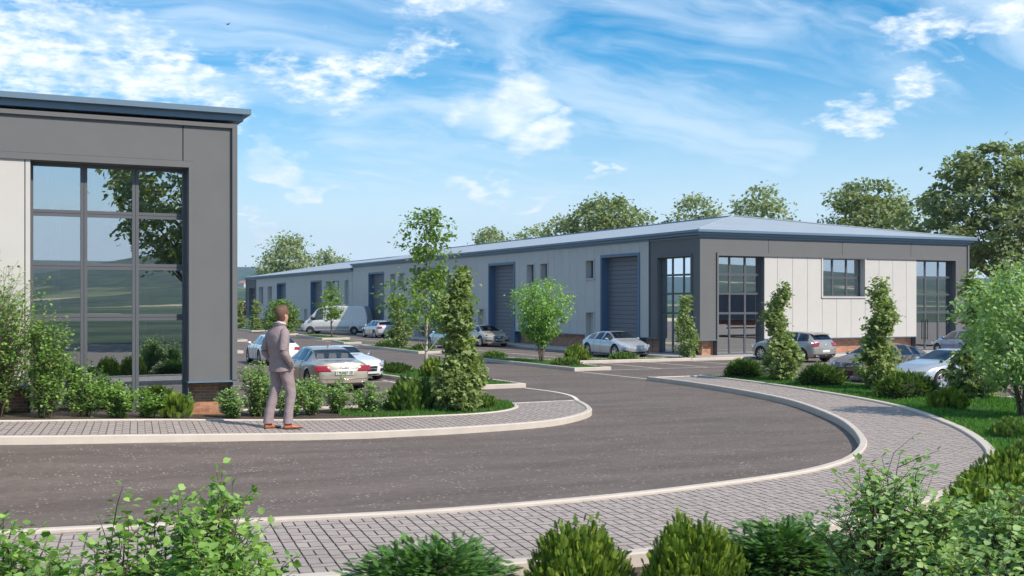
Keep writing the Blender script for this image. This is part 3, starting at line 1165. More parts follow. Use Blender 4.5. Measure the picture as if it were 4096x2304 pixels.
def shutter_door(b, F, a0, a1, z0, z1, d=-0.42):
    """sectional door of horizontal slats with a proud blue surround"""
    mb = MB()
    w = 0.17
    F.box(mb, a0 - w, a0, z0, z1, -0.45, 0.11); F.box(mb, a1, a1 + w, z0, z1, -0.45, 0.11)
    F.box(mb, a0 - w, a1 + w, z1, z1 + w, -0.45, 0.11)
    door = bpart(b, mb, 'shutter_door', ['door_blue'])
    back = MB(); F.box(back, a0, a1, z0, z1, d - 0.06, d - 0.02); back.build('backing', 'gap', door)
    n = 21
    h = (z1 - z0) / n
    key = (F.axis, round(a1 - a0, 2), round(h, 3))
    if key not in _slat:
        m = MB(); Facade(F.axis, 0).box(m, 0.0, a1 - a0, 0.011, h - 0.011, -0.02, 0.03)
        _slat[key] = m.mesh('slat', ['shutter'])
    for i in range(n):
        o = link_mesh('slat', _slat[key], door)
        o.location = (a0, F.plane - d, z0 + i * h) if F.axis == 'x' else (F.plane - d, a0, z0 + i * h)


def trim_frame(b, F, a0, a1, z0, z1, mat, w=0.10, d=0.09, bottom=True, name='window_surround'):
    mb = MB()
    F.box(mb, a0 - w, a0 + .008, z0, z1, -0.34, d); F.box(mb, a1 - .008, a1 + w, z0, z1, -0.34, d)
    F.box(mb, a0 - w, a1 + w, z1 - .008, z1 + w, -0.34, d)
    if bottom: F.box(mb, a0 - w, a1 + w, z0 - w, z0, -0.3, d + 0.02)
    return bpart(b, mb, name, [mat])


def fascia(b, path, inward_sign, z, mats=('blue_metal',), ov=(0.40, 0.24, 0.10), hs=(0.13, 0.14, 0.12)):
    """stepped eaves running along path; offsets outward"""
    mb = MB()
    z1 = z
    for o, h in zip(ov, hs):
        outer = miter(path, o * inward_sign)
        inner = miter(path, -0.3 * inward_sign)
        n = len(path)
        rows = [[(*outer[i], z1 - h) for i in range(n)], [(*outer[i], z1) for i in range(n)]]
        mb.grid(rows)
        mb.grid([[(*outer[i], z1 - h) for i in range(n)], [(*inner[i], z1 - h) for i in range(n)]])
        mb.grid([[(*outer[i], z1) for i in range(n)], [(*inner[i], z1) for i in range(n)]])
        for e in (0, -1):
            mb.add([(*outer[e], z1 - h), (*inner[e], z1 - h), (*inner[e], z1), (*outer[e], z1)], [(0, 1, 2, 3)])
        z1 -= h + 0.001
    return bpart(b, mb, 'eaves_fascia', list(mats), )


def miter(path, d):
    out = []
    n = len(path)
    for i in range(n):
        p = Vector(path[i])
        ns = []
        if i > 0:
            t = (p - Vector(path[i - 1])).normalized(); ns.append(Vector((-t.y, t.x)))
        if i < n - 1:
            t = (Vector(path[i + 1]) - p).normalized(); ns.append(Vector((-t.y, t.x)))
        m = sum(ns, Vector((0, 0))).normalized()
        m = m / max(0.3, m.dot(ns[0]))
        out.append(tuple(p + m * d))
    return out


def roof_material():
    m = M['roof']
    nt = m.node_tree
    b = nt.nodes['Principled BSDF']
    geo = N(nt, 'ShaderNodeNewGeometry')
    wv = N(nt, 'ShaderNodeTexWave')
    wv.bands_direction = 'Z'
    wv.inputs['Scale'].default_value = 5.2
    wv.inputs['Distortion'].default_value = 0.15
    nt.links.new(geo.outputs['Position'], wv.inputs['Vector'])
    bp = N(nt, 'ShaderNodeBump')
    bp.inputs['Strength'].default_value = 0.5
    bp.inputs['Distance'].default_value = 0.03
    nt.links.new(wv.outputs['Fac'], bp.inputs['Height'])
    nt.links.new(bp.outputs[0], b.inputs['Normal'])


roof_material()


def right_building():
    b = empty('industrial_building', (46.0, 50.85, 0), label='long pale grey industrial unit with hipped roof, roller doors and glazed grey corner', cat='building')
    XW, YF = 35.9, 50.85
    kf = 50.85 / 51.2
    ks = 35.9 / 36.25
    FF = Facade('x', YF); FS = Facade('y', XW)
    XE = 56.03 * kf
    ZT = 6.62                                       # underside of eaves
    # ---- front
    band = 5.58
    wl = (37.15 * kf + .12, 40.41 * kf, 0.12, 5.50)
    wm = (44.44 * kf + .10, 47.78 * kf - .1, 3.32, 5.50)
    wr = (51.74 * kf, 54.96 * kf, 0.12, 5.50)
    ops = [wl, wm, wr]
    wall_back(b, FF, XW, XE, 0.97, ZT, ops)
    # grey rendered panels
    for (x0, x1, zz0) in ((XW - .05, 40.70 * kf, band), (40.70 * kf, 46.0 * kf, band), (46.0 * kf, 51.29 * kf, band), (51.29 * kf, XE, band)):
        mb = MB(); FF.box(mb, x0 + (0.012 if x0 > XW else 0), x1 - 0.012, zz0, ZT, 0.0, 0.05)
        if x0 < XW: FF.box(mb, x0, wl[0] - .10, 0.97, zz0, 0.0, 0.05)
        if x1 >= XE: FF.box(mb, wr[1], x1 - 0.012, 0.97, zz0, 0.0, 0.05)
        bpart(b, mb, 'render_panel', ['render_grey'])
    mb = MB()                                       # projecting trims
    FF.box(mb, wl[0] - .10, wl[0], 0.97, band + .10, 0.0, 0.13)
    FF.box(mb, wl[0], wr[1] + .0, band - .08, band + .10, 0.0, 0.13)
    FF.box(mb, XW - .05, XE, ZT - .09, ZT, 0.051, 0.09)
    FF.box(mb, XE - .13, XE, 0.97, ZT - .09, 0.051, 0.12)
    bpart(b, mb, 'edge_trim', ['render_grey'])
    joints = [41.32 * kf + 1.06 * i for i in range(-1, 11)]
    panels(b, FF, wl[1] + .0, wr[0] - .0, 0.97, band - .08, joints, [wm], 'panel_cream', 'cladding_panel')
    for a0, a1 in ((XW - .05, wl[0] - .08), (wl[1], wr[0]), (wr[1], XE + .02)):
        mb = MB()
        FF.box(mb, a0, a1 + (0.02 if a1 < XE else 0), 0.925, 0.968, -0.36, 0.10)
        bpart(b, mb, 'sill_flashing', ['blue_metal'])
    brick_face(b, FF, 36.25, wl[0] - .02, 0.12, 0.925, -0.35)
    brick_face(b, FF, wl[1] + .05, wr[0] - .05, 0.12, 0.925, -0.35, 0.06)
    brick_face(b, FF, wr[1] + .05, 56.0 * kf - .3, 0.12, 0.925, -0.35)
    c3 = [(wl[0] + (wl[1] - wl[0]) * i / 3) for i in (1, 2)]
    window(b, FF, *wl, c3, [2.38, 3.46, 4.50], 0.055, d=-0.35)
    c3 = [(wm[0] + (wm[1] - wm[0]) * i / 3) for i in (1, 2)]
    window(b, FF, *wm, c3, [4.40], 0.055, d=-0.35, rev_mat='render_grey')
    trim_frame(b, FF, wm[0], wm[1], wm[2], wm[3] - .02, 'panel_cream', w=0.09, d=0.10)
    c3 = [(wr[0] + (wr[1] - wr[0]) * i / 3) for i in (1, 2)]
    window(b, FF, *wr, c3, [2.38, 3.46, 4.50], 0.055, d=-0.35, doors=[c3[0]])
    # ---- long side
    s = ks
    def yy(v): return v * s
    doors = [(yy(57.5), yy(61.7)), (yy(74.2), yy(78.4)), (yy(86.5), yy(90.0)), (yy(102.2), yy(106.3))]
    doors2 = [(yy(122.6), yy(126.5)), (yy(137.8), yy(141.6))]
    gw = (yy(52.1), yy(55.4), 0.12, 5.50)
    small = [(yy(62.7), yy(63.7), 4.50, 5.62), (yy(69.0), yy(70.0), 4.50, 5.62), (yy(71.0), yy(72.1), 2.9, 5.62),
             (yy(96.9), yy(98.1), 4.4, 5.62), (yy(99.0), yy(100.2), 2.2, 5.62), (yy(82.0), yy(83.0), 4.4, 5.62)]
    lows = [(yy(62.7), yy(63.7), 0.12, 2.36), (yy(79.3), yy(80.5), 0.12, 2.5), (yy(93.2), yy(94.2), 0.12, 5.62)]
    small2 = [(yy(116.1), yy(120.7), 2.6, 5.3), (yy(112.9), yy(114.0), 2.9, 5.3), (yy(144.4), yy(146.4), 2.9, 5.1), (yy(149.0), yy(151.2), 2.9, 5.1)]
    lows2 = [(yy(128.2), yy(129.3), 0.12, 2.3)]
    gw2 = (yy(153.6), yy(157.0), 0.12, 5.0)
    YS = yy(111.6)
    YE = yy(158.7)
    dops = [(a, c, 0.12, 5.72) for a, c in doors] + [(a, c, 0.12, 5.3) for a, c in doors2]
    opsA = dops[:4] + small + lows
    opsB = dops[4:] + small2 + lows2
    wall_back(b, FS, YF, yy(56.3), 0.97, ZT, [gw])
    wall_back(b, FS, yy(56.3), YS, 0.97, ZT, opsA)
    wall_back(b, FS, YS, YE, 0.97, ZT - .38, opsB + [gw2])
    # plinth on the long side
    def plinth(a0, a1, ops_, zt=0.925):
        for c0, c1, z0_, z1_ in subtract(a0, a1, 0.12, zt, ops_):
            if z1_ - z0_ > 0.5: brick_face(b, FS, c0, c1, 0.12, zt, -0.35)
    plinth(51.2, gw[0] - .05, [])
    plinth(gw[1] + .05, YS, [(o[0] - .17, o[1] + .17, o[2], o[3]) for o in opsA])
    plinth(YS, yy(152.9), [(o[0] - .17, o[1] + .17, o[2], o[3]) for o in opsB])
    for c0, c1, z0_, z1_ in subtract(YF - .05, YE, 0.925, 0.968, [gw] + [(o[0] - .17, o[1] + .17, o[2], o[3]) for o in opsA + opsB] + [gw2]):
        mb = MB(); FS.box(mb, c0, c1, 0.925, 0.968, -0.36, 0.095)
        bpart(b, mb, 'sill_flashing', ['blue_metal'])
    # grey corner
    mb = MB()
    for r in subtract(YF + .0, yy(56.3), 0.97, ZT, [(gw[0] - .1, gw[1] + .1, gw[2], gw[3] + .1)]):
        FS.box(mb, r[0], r[1] - (.06 if r[1] > 55.5 else 0), r[2], r[3], 0.0, 0.05)
    bpart(b, mb, 'render_panel', ['render_grey'])
    mb = MB()
    FS.box(mb, yy(56.3) - .05, yy(56.3) + .0, 0.97, ZT, 0.0, 0.12)
    FS.box(mb, YF, yy(56.3) - .05, ZT - .09, ZT, 0.051, 0.10)
    FS.box(mb, gw[0] - .1, gw[0], 0.97, gw[3] + .1, 0.0, 0.13); FS.box(mb, gw[1], gw[1] + .1, 0.97, gw[3] + .1, 0.0, 0.13)
    FS.box(mb, gw[0], gw[1], gw[3], gw[3] + .1, 0.0, 0.13)
    bpart(b, mb, 'edge_trim', ['render_grey'])
    c3 = [(gw[0] + (gw[1] - gw[0]) * i / 3) for i in (1, 2)]
    window(b, FS, *gw, c3, [2.38, 3.46, 4.50], 0.055, d=-0.22, doors=[c3[0]])
    joints = [yy(56.3) + 1.055 * i for i in range(1, 100)]
    infl = [(o[0] - .17, o[1] + .17, o[2], o[3] + .17) for o in dops]
    panels(b, FS, yy(56.3) + .01, YS - .03, 0.97, ZT, joints, infl + small + lows, 'panel_cream', 'cladding_panel')
    panels(b, FS, YS + .03, yy(152.9) - .01, 0.97, ZT - .38, joints, infl + small2 + lows2, 'panel_cream', 'cladding_panel')
    mb = MB()
    for r in subtract(yy(152.9), YE, 0.97, ZT - .38, [gw2]):
        FS.box(mb, r[0], r[1], r[2], r[3], 0.0, 0.05)
    bpart(b, mb, 'render_panel', ['render_grey'])
    mb = MB(); FS.box(mb, yy(152.9) - .07, yy(152.9) - .005, 0.97, ZT - .38, 0.0, 0.12)
    FS.box(mb, YE - .1, YE, 0.12, ZT - .38, 0.051, 0.12)
    bpart(b, mb, 'edge_trim', ['frame_grey'])
    c3 = [(gw2[0] + (gw2[1] - gw2[0]) * i / 3) for i in (1, 2)]
    window(b, FS, *gw2, c3, [2.3, 3.2, 4.1], 0.055, d=-0.35)
    for a, c in doors: shutter_door(b, FS, a, c, 0.12, 5.72)
    for a, c in doors2: shutter_door(b, FS, a, c, 0.12, 5.3)
    for o in small + small2:
        cols = [o[0] + (o[1] - o[0]) * i / 3 for i in (1, 2)] if o[1] - o[0] > 3 else ([(o[0] + o[1]) / 2] if o[1] - o[0] > 1.5 else [])
        window(b, FS, *o, cols, [(o[2] + o[3]) / 2] if o[3] - o[2] > 1.5 else [], 0.04, d=-0.36, fw=0.06)
        trim_frame(b, FS, o[0], o[1], o[2], o[3], 'panel_cream', w=0.10, d=0.10)
    for o in lows + lows2:
        mb = MB(); FS.box(mb, o[0], o[1], o[2], o[3], -0.34, -0.26)
        dd = bpart(b, mb, 'service_door', ['panel_cream'])
        mh = MB(); mh.box((XW + .20, o[0] + .12, 1.05), (XW + .26, o[0] + .16, 1.2)); mh.build('door_handle', 'steel', dd)
        trim_frame(b, FS, o[0], o[1], o[2], o[3], 'panel_cream', w=0.09, d=0.10, bottom=False, name='door_surround')
    # hull: far walls, floor, inner partitions
    mb = MB()
    mb.box((XE - .3, YF + .3, 0.0), (XE, YE, ZT)); mb.box((XW + .3, YE - .3, 0.0), (XE - .3, YE, ZT - .4))
    bpart(b, mb, 'rear_wall', ['panel_cream'])
    mb = MB()
    mb.box((XW + .36, YF + .36, 0.02), (XE - .3, YE - .3, 0.10), 1)
    mb.box((XW + .3, yy(56.6), .1), (XE - .3, yy(56.6) + .15, 6.5)); mb.box((44.0, YF + .36, .1), (44.15, yy(56.6), 6.5)); mb.box((48.2, YF + .36, .1), (48.35, yy(56.6), 6.5))
    mb.box((XW + .36, YF + .36, 2.75), (44.0, yy(56.6), 2.95)) if False else None
    mb.box((XW + .36, YF + .36, 5.62), (XE - .3, yy(56.6), 5.7))
    bpart(b, mb, 'interior_wall', ['interior', 'interior_dark'])
    mb = MB(); mb.box((XW + .9, YF + .3, .1), (XW + 1.0, YF + .4, .2)); 
    mb = MB(); mb.box((XW + 1.2, yy(57), .1), (XW + 1.3, YE - .4, 6.1)); bpart(b, mb, 'partition', ['interior_dark'])
    # roof
    z0 = 6.86; cx = (XW + XE) / 2; ov = 0.40
    x0, x1, y0 = XW - ov, XE + ov, YF - ov
    zr = 8.62; yr = YF + 10.3
    mb = MB()
    v = [(x0, y0, z0), (x1, y0, z0), (cx, yr, zr), (cx, YS, zr), (x0, YS - .3, z0), (x1, YS - .3, z0), (cx, YS - .3, zr)]
    mb.add([v[0], v[1], v[2]], [(0, 1, 2)])
    mb.add([v[0], v[2], v[6], v[4]], [(0, 1, 2, 3)])
    mb.add([v[1], v[2], v[6], v[5]], [(0, 1, 2, 3)])
    mb.add([v[4], v[6], v[5]], [(0, 1, 2)])
    bpart(b, mb, 'roof', ['roof'])
    z02 = 6.48; zr2 = 8.3; yend = YE + ov
    mb = MB()
    y1 = YS - .28; yr2 = YE - 10
    mb.add([(x0, y1, z02), (x0, yend, z02), (cx, yr2, zr2), (cx, y1, zr2)], [(0, 1, 2, 3)])
    mb.add([(x1, y1, z02), (x1, yend, z02), (cx, yr2, zr2), (cx, y1, zr2)], [(0, 1, 2, 3)])
    mb.add([(x0, yend, z02), (x1, yend, z02), (cx, yr2, zr2)], [(0, 1, 2)])
    bpart(b, mb, 'roof', ['roof'])
    mb = MB()
    mb.tube([(cx, yr, zr + .02), (cx, YS - .3, zr + .02)], 0.07, 6)
    mb.tube([(cx, y1, zr2 + .02), (cx, yr2, zr2 + .02)], 0.07, 6)
    bpart(b, mb, 'ridge_cap', ['blue_metal'])
    mb = MB()
    mb.tube([(x0, y0, z0 + .01), (cx, yr, zr + .03)], 0.06, 6); mb.tube([(x1, y0, z0 + .01), (cx, yr, zr + .03)], 0.06, 6)
    bpart(b, mb, 'hip_cap', ['roof'])
    fascia(b, [(XW, YS - .28), (XW, YF), (XE, YF), (XE, YS - .28)], -1, z0 + .012)
    fascia(b, [(XW, YE), (XW, YS - .27)], -1, z02 + .012, ov=(0.40, 0.24, 0.10))
    flush_bricks(b)


def left_building():
    b = empty('industrial_building', (0, 28.0, 0), label='near grey rendered unit with tall twelve pane window behind shrubs', cat='building')
    YF = 27.98
    F = Facade('x', YF)
    XE = 6.14; X0 = -14.0
    op = (1.53, 5.0, 0.15, 6.13)
    ZT = 7.24
    wall_back(b, F, X0, XE, 1.06, ZT, [op])
    # rendered panels: band + pillar
    jx = 4.87
    mb = MB(); F.box(mb, X0, jx - .012, 6.30, ZT, 0, .05); bpart(b, mb, 'render_panel', ['render_grey'])
    mb = MB(); F.box(mb, jx + .012, XE - .02, 6.30, ZT, 0, .05); F.box(mb, 5.11, XE - .02, 1.06, 6.30, 0, .05); bpart(b, mb, 'render_panel', ['render_grey'])
    mb = MB()
    F.box(mb, X0, 5.11, 6.14, 6.29, 0.0, 0.10)
    F.box(mb, 5.0, 5.11, 1.06, 6.14, 0.0, 0.10)
    F.box(mb, XE - .12, XE, 1.06, ZT - .08, 0.051, 0.14)
    F.box(mb, X0, XE, ZT - .10, ZT, 0.051, 0.12)
    bpart(b, mb, 'edge_trim', ['render_grey'])
    panels(b, F, X0, op[0] - .0, 1.06, 6.14, [op[0] - .12 - 1.06 * i for i in range(0, 15)], [op], 'panel_cream', 'cladding_panel')
    mb = MB(); F.box(mb, X0, op[0], 1.015, 1.058, -.36, .1); F.box(mb, op[1] - .02, XE + .05, 1.015, 1.058, -.36, .12)
    bpart(b, mb, 'sill_flashing', ['blue_metal'])
    brick_face(b, F, 5.0, 6.02, 0.05, 1.015, -0.35)
    brick_face(b, F, -1.2, op[0] - .03, 0.3, 1.015, -0.35)
    w = window(b, F, op[0], op[1], op[2], op[3], [2.69, 3.84], [2.58, 3.77, 4.99], 0.075, d=-0.35, fw=0.075)
    # hull and room
    mb = MB()
    mb.box((XE - .35, YF + .35, 0), (XE, YF + 24, ZT)); mb.box((X0, YF + 23.7, 0), (XE - .35, YF + 24, ZT))
    bpart(b, mb, 'rear_wall', ['render_grey'])
    mb = MB()
    mb.box((X0, YF + .36, .1), (XE - .35, YF + 23, .16), 1)
    mb.box((X0, YF + 6.5, .16), (XE - .36, YF + 6.6, 7.0)); mb.box((X0 + 12.2, YF + .36, .16), (X0 + 12.3, YF + 6.5, 7.0))
    mb.box((X0, YF + .3, 6.9), (XE - .36, YF + 6.6, 7.0)); mb.box((X0, YF + 3.0, 3.35), (XE - .36, YF + 6.5, 3.6))
    bpart(b, mb, 'interior_wall', ['interior', 'interior_dark'])
    mb = MB()
    for x in (2.2, 4.3): mb.box((x, YF + 3.0, .16), (x + .18, YF + 3.2, 6.9))
    bpart(b, mb, 'column', ['panel_cream'])
    mb = MB()
    cx = (X0 + XE) / 2
    mb.add([(X0, YF - .3, 7.56), (XE + .3, YF - .3, 7.56), (XE - 9, YF + 10, 7.75), (X0, YF + 10, 7.75)], [(0, 1, 2, 3)])
    mb.add([(XE + .3, YF - .3, 7.56), (XE + .3, YF + 24, 7.56), (XE - 9, YF + 10, 7.75)], [(0, 1, 2)])
    bpart(b, mb, 'roof', ['roof'])
    fascia(b, [(X0, YF), (XE, YF), (XE, YF + 24)], -1, 7.60, ov=(0.30, 0.14), hs=(0.13, 0.15))
    flush_bricks(b)


right_building()
left_building()

# ------------------------------------------------------------------ vegetation
def sub_mesh(name, mb, mat, parent, smooth=True):
    return mb.build(name, mat, parent, smooth=smooth)


def curve_pts(a, b, bend, n=5):
    a = Vector(a); b = Vector(b)
    mid = (a + b) / 2 + Vector(bend)
    return [(a * (1 - t) ** 2 + mid * 2 * t * (1 - t) + b * t * t) for t in [i / n for i in range(n + 1)]]


def clump_tree(name, label, cat, loc, H, z0, prof, n_clump, per, leaf, mat, seed, cr=0.35, flat=0.6, trunk_r=0.12, bark='bark',
               limbs=12, lean=0.0, template='quad', stems=1, group=None, shell=0.55, rz=0.0, wob=0.25, thin_top=0.0, trunk_top=0.8, spread=0.1, limb_k=0.5, sway=0.0):
    """tapered trunk with limbs to foliage clumps filling an uneven crown envelope"""
    rng = np.random.default_rng(seed)
    root = empty(name, loc, rz, label=label, cat=cat, group=group)
    cs = []
    tries = 0
    ph = rng.uniform(0, 6.28, 6)
    while len(cs) < n_clump and tries < n_clump * 40:
        tries += 1
        t = rng.uniform(0, 1)
        if rng.uniform() > (prof(t) / max(prof(.3), prof(.5), prof(.7), 1e-3)) ** 1.2: continue
        a = rng.uniform(0, 6.283)
        r = prof(t) * (1 + wob * math.sin(2 * a + ph[0] + 5 * t) + wob * 0.7 * math.sin(3 * a + ph[1] - 7 * t) + wob * .5 * math.sin(9 * t + ph[2]))
        q = rng.uniform() ** shell
        cs.append((math.cos(a) * r * q, math.sin(a) * r * q, z0 + (H - z0) * t))
    cs = np.array(cs)
    if sway:
        tt = (cs[:, 2] - z0) / (H - z0)
        cs[:, 0] += sway * np.sin(8.5 * tt + ph[3]) * np.minimum(1, tt * 3); cs[:, 1] += sway * np.sin(7.5 * tt + ph[4]) * np.minimum(1, tt * 3)
    # leaves
    n = len(cs)
    cnt = np.maximum(3, (per * rng.uniform(0.5, 1.5, n)).astype(int))
    if thin_top > 0:
        tt = (cs[:, 2] - z0) / (H - z0)
        cnt = np.maximum(2, (cnt * (1 - thin_top * tt)).astype(int))
    idx = np.repeat(np.arange(n), cnt)
    crs = cr * rng.uniform(0.6, 1.35, n)
    off = rng.normal(size=(len(idx), 3)) * crs[idx][:, None] * 0.6 * np.array([1, 1, flat])
    pos = cs[idx] + off
    outw = cs[idx] * np.array([1, 1, 0.0]); outw /= np.linalg.norm(outw, axis=1, keepdims=True) + 1e-6
    d = outw * 0.7 + rand_dirs(rng, len(idx)) * 0.9; d[:, 2] -= 0.25
    nrm = rand_dirs(rng, len(idx)) * 0.75 + np.array([0, 0, 1.0]) + outw * 0.35
    tv, tf = {'quad': (QUAD_V, QUAD_F), 'leaf': (LEAF_V, LEAF_F), 'maple': (MAPLE_V, MAPLE_F)}[template]
    cv = rng.uniform(0.15, 0.85, n)
    rn = np.clip(cv[idx] * 0.6 + rng.uniform(0, 0.45, len(idx)), 0, 1)
    scatter('crown', tv, tf, pos, d, nrm, leaf * rng.uniform(0.65, 1.3, len(idx)), mat, rng, root, rnd=rn)
    # wood
    mb = MB()
    pr = random.Random(seed)
    for s in range(stems):
        ang = 6.283 * s / max(1, stems) + pr.uniform(-.4, .4)
        sp = spread if stems > 1 else 0.0
        top = Vector((math.cos(ang) * sp * H + lean * H, math.sin(ang) * sp * H, z0 + (H - z0) * trunk_top))
        pts = curve_pts((math.cos(ang) * sp * .25, math.sin(ang) * sp * .25, -0.05), top, (pr.uniform(-.03, .03) * H, pr.uniform(-.03, .03) * H, 0), 8)
        tr = trunk_r if stems == 1 else trunk_r * 0.6
        mb.tube(pts, [tr * (1.25 if i == 0 else 1) * (1 - 0.82 * i / 8) for i in range(9)], 8)
        for k in range(limbs // stems):
            c = Vector(cs[pr.randrange(n)])
            hd = math.hypot(c.x, c.y)
            zs = max(z0 * 0.75, min(c.z - hd * 0.7, top.z * 0.95))
            f = max(0.0, min(0.98, zs / max(0.1, top.z)))
            st = pts[int(f * 8)]
            rr = tr * (1 - 0.8 * f) * limb_k
            mb.tube(curve_pts(st, c, (0, 0, -0.12 * hd), 4), [rr, rr * .75, rr * .5, rr * .32, rr * .15], 5)
    sub_mesh('trunk', mb, bark, root)
    return root


def copy_tree(src, loc, rz=0.0, scale=1.0, label=None, group=None):
    r = src.copy(); COL.objects.link(r)
    r.location = loc; r.rotation_euler = (0, 0, rz)
    r.scale = (scale,) * 3 if not hasattr(scale, '__len__') else scale
    if label: r['label'] = label
    if group: r['group'] = group
    for ch in list(src.children):
        c = ch.copy(); COL.objects.link(c); c.parent = r
        for g in list(ch.children):
            d = g.copy(); COL.objects.link(d); d.parent = c
    return r


def col_prof(w):
    pts = [(0, .6), (.08, 1.0), (.24, 1.05), (.36, .64), (.48, .46), (.60, .60), (.72, .52), (.82, .32), (.90, .30), (.97, .12), (1, .03)]
    return lambda t: w * float(np.interp(t, [p[0] for p in pts], [p[1] for p in pts]))


def profile(*pts):
    xs = [p[0] for p in pts]; ys = [p[1] for p in pts]
    return lambda t: float(np.interp(t, xs, ys))


def stem_shrub(label, loc, n_stems, H, spread, leaf, seed, mat='leaf_bright', twigs=5, per=7, lean=(0, 0), name='leafy_shrub', group=None, low=0.04):
    """many thin stems with alternate broad leaves held level"""
    rng = np.random.default_rng(seed)
    root = empty(name, loc, 0, label=label, cat='shrub', group=group)
    mb = MB(); P = []; Dv = []; Sz = []
    for s in range(n_stems):
        a = rng.uniform(0, 6.283); r = spread * math.sqrt(rng.uniform())
        h = H * (1.0 - 0.45 * (r / spread) ** 2) * rng.uniform(0.72, 1.05)
        tip = np.array([math.cos(a) * r + lean[0] * h, math.sin(a) * r + lean[1] * h, h])
        base = np.array([math.cos(a) * r * .25, math.sin(a) * r * .25, 0])
        bend = rng.normal(0, .06, 3)
        ts = np.linspace(0, 1, 7)
        pts = [base * (1 - t) + tip * t + bend * math.sin(t * 3.14) + np.array([0, 0, 0.12 * h * math.sin(t * 3.14)]) for t in ts]
        mb.tube(pts, [0.011 * (1 - .75 * t) for t in ts], 4, cap=False)
        axes = [(np.array(pts), low)]
        for k in range(twigs):
            f = rng.uniform(.06, .92); b0 = np.array([np.interp(f, ts, [p[i] for p in pts]) for i in range(3)])
            dd = np.array([*rng.normal(0, 1, 2), 1.0]); dd /= np.linalg.norm(dd)
            L = h * rng.uniform(.16, .34)
            e = b0 + dd * L
            tw = [b0, (b0 + e) / 2 + rng.normal(0, .02, 3), e]
            mb.tube(tw, [0.005, 0.004, 0.002], 3, cap=False)
            axes.append((np.array(tw), 0.2))
        for ax, lo in axes:
            m = len(ax); nn = int(per * (1.7 if m > 3 else 1))
            for i in range(nn):
                f = lo + (1 - lo) * (i + rng.uniform(0, .6)) / nn
                f = min(f, 1)
                p = np.array([np.interp(f, np.linspace(0, 1, m), ax[:, c]) for c in range(3)])
                an = rng.uniform(0, 6.283)
                d = np.array([math.cos(an), math.sin(an), rng.normal(.0, .3)])
                P.append(p + d * 0.03); Dv.append(d); Sz.append(leaf * rng.uniform(.6, 1.2) * (1 - .25 * f))
            P.append(ax[-1]); Dv.append(np.array([rng.normal(), rng.normal(), .9])); Sz.append(leaf * .8)
    P = np.array(P); Dv = np.array(Dv); n = len(P)
    nrm = np.array([0, 0, 1.0]) + rng.normal(0, .33, (n, 3))
    scatter('foliage', LEAF_V * np.array([1.25, 1, 1]), LEAF_F, P, Dv, nrm, np.array(Sz), mat, rng, root, rnd=np.clip(rng.normal(.45, .28, n), 0, 1))
    sub_mesh('stems', mb, 'stem', root)
    return root


def spray_template(n=9, sub=False, w=0.035, ang=0.85, L=0.42):
    vs = []; fs = []

    def strip(a, b, w0, z0, z1):
        a = np.array(a); b = np.array(b); t = b - a; t = t / (np.linalg.norm(t) + 1e-9); nx = np.array([-t[1], t[0]]) * w0
        o = len(vs)
        vs.extend([(a[0] - nx[0], a[1] - nx[1], z0), (a[0] + nx[0], a[1] + nx[1], z0), (b[0] + nx[0] * .35, b[1] + nx[1] * .35, z1), (b[0] - nx[0] * .35, b[1] - nx[1] * .35, z1)])
        fs.append((o, o + 1, o + 2, o + 3))
    strip((0, 0), (0, 1), w, 0, -.10)
    for i in range(n):
        y = 0.08 + 0.84 * i / n
        l = L * (1 - 0.65 * y) * (0.55 + 0.45 * min(1, y * 3))
        for s in (-1, 1):
            a = (0, y); b = (s * l * math.sin(ang), y + l * math.cos(ang))
            z0 = -.10 * y; z1 = z0 - .05
            strip(a, b, w, z0, z1)
            if sub:
                for q in (.35, .62, .88):
                    for s2 in (-1, 1):
                        c = (a[0] + (b[0] - a[0]) * q, a[1] + (b[1] - a[1]) * q)
                        th = math.atan2(b[0] - a[0], b[1] - a[1]) + s2 * 0.75
                        l2 = l * .34 * (1.1 - q * .5)
                        strip(c, (c[0] + math.sin(th) * l2, c[1] + math.cos(th) * l2), w * .8, z0 - .05 * q, z0 - .05 * q + .02)
    return np.array(vs, float), np.array(fs)


SPRAY = spray_template(6, False, .06)
SPRAY_FINE = spray_template(6, True, .034, .75, .5)
SPRAY_FLAT = spray_template(9, False, .040, .95, .40)


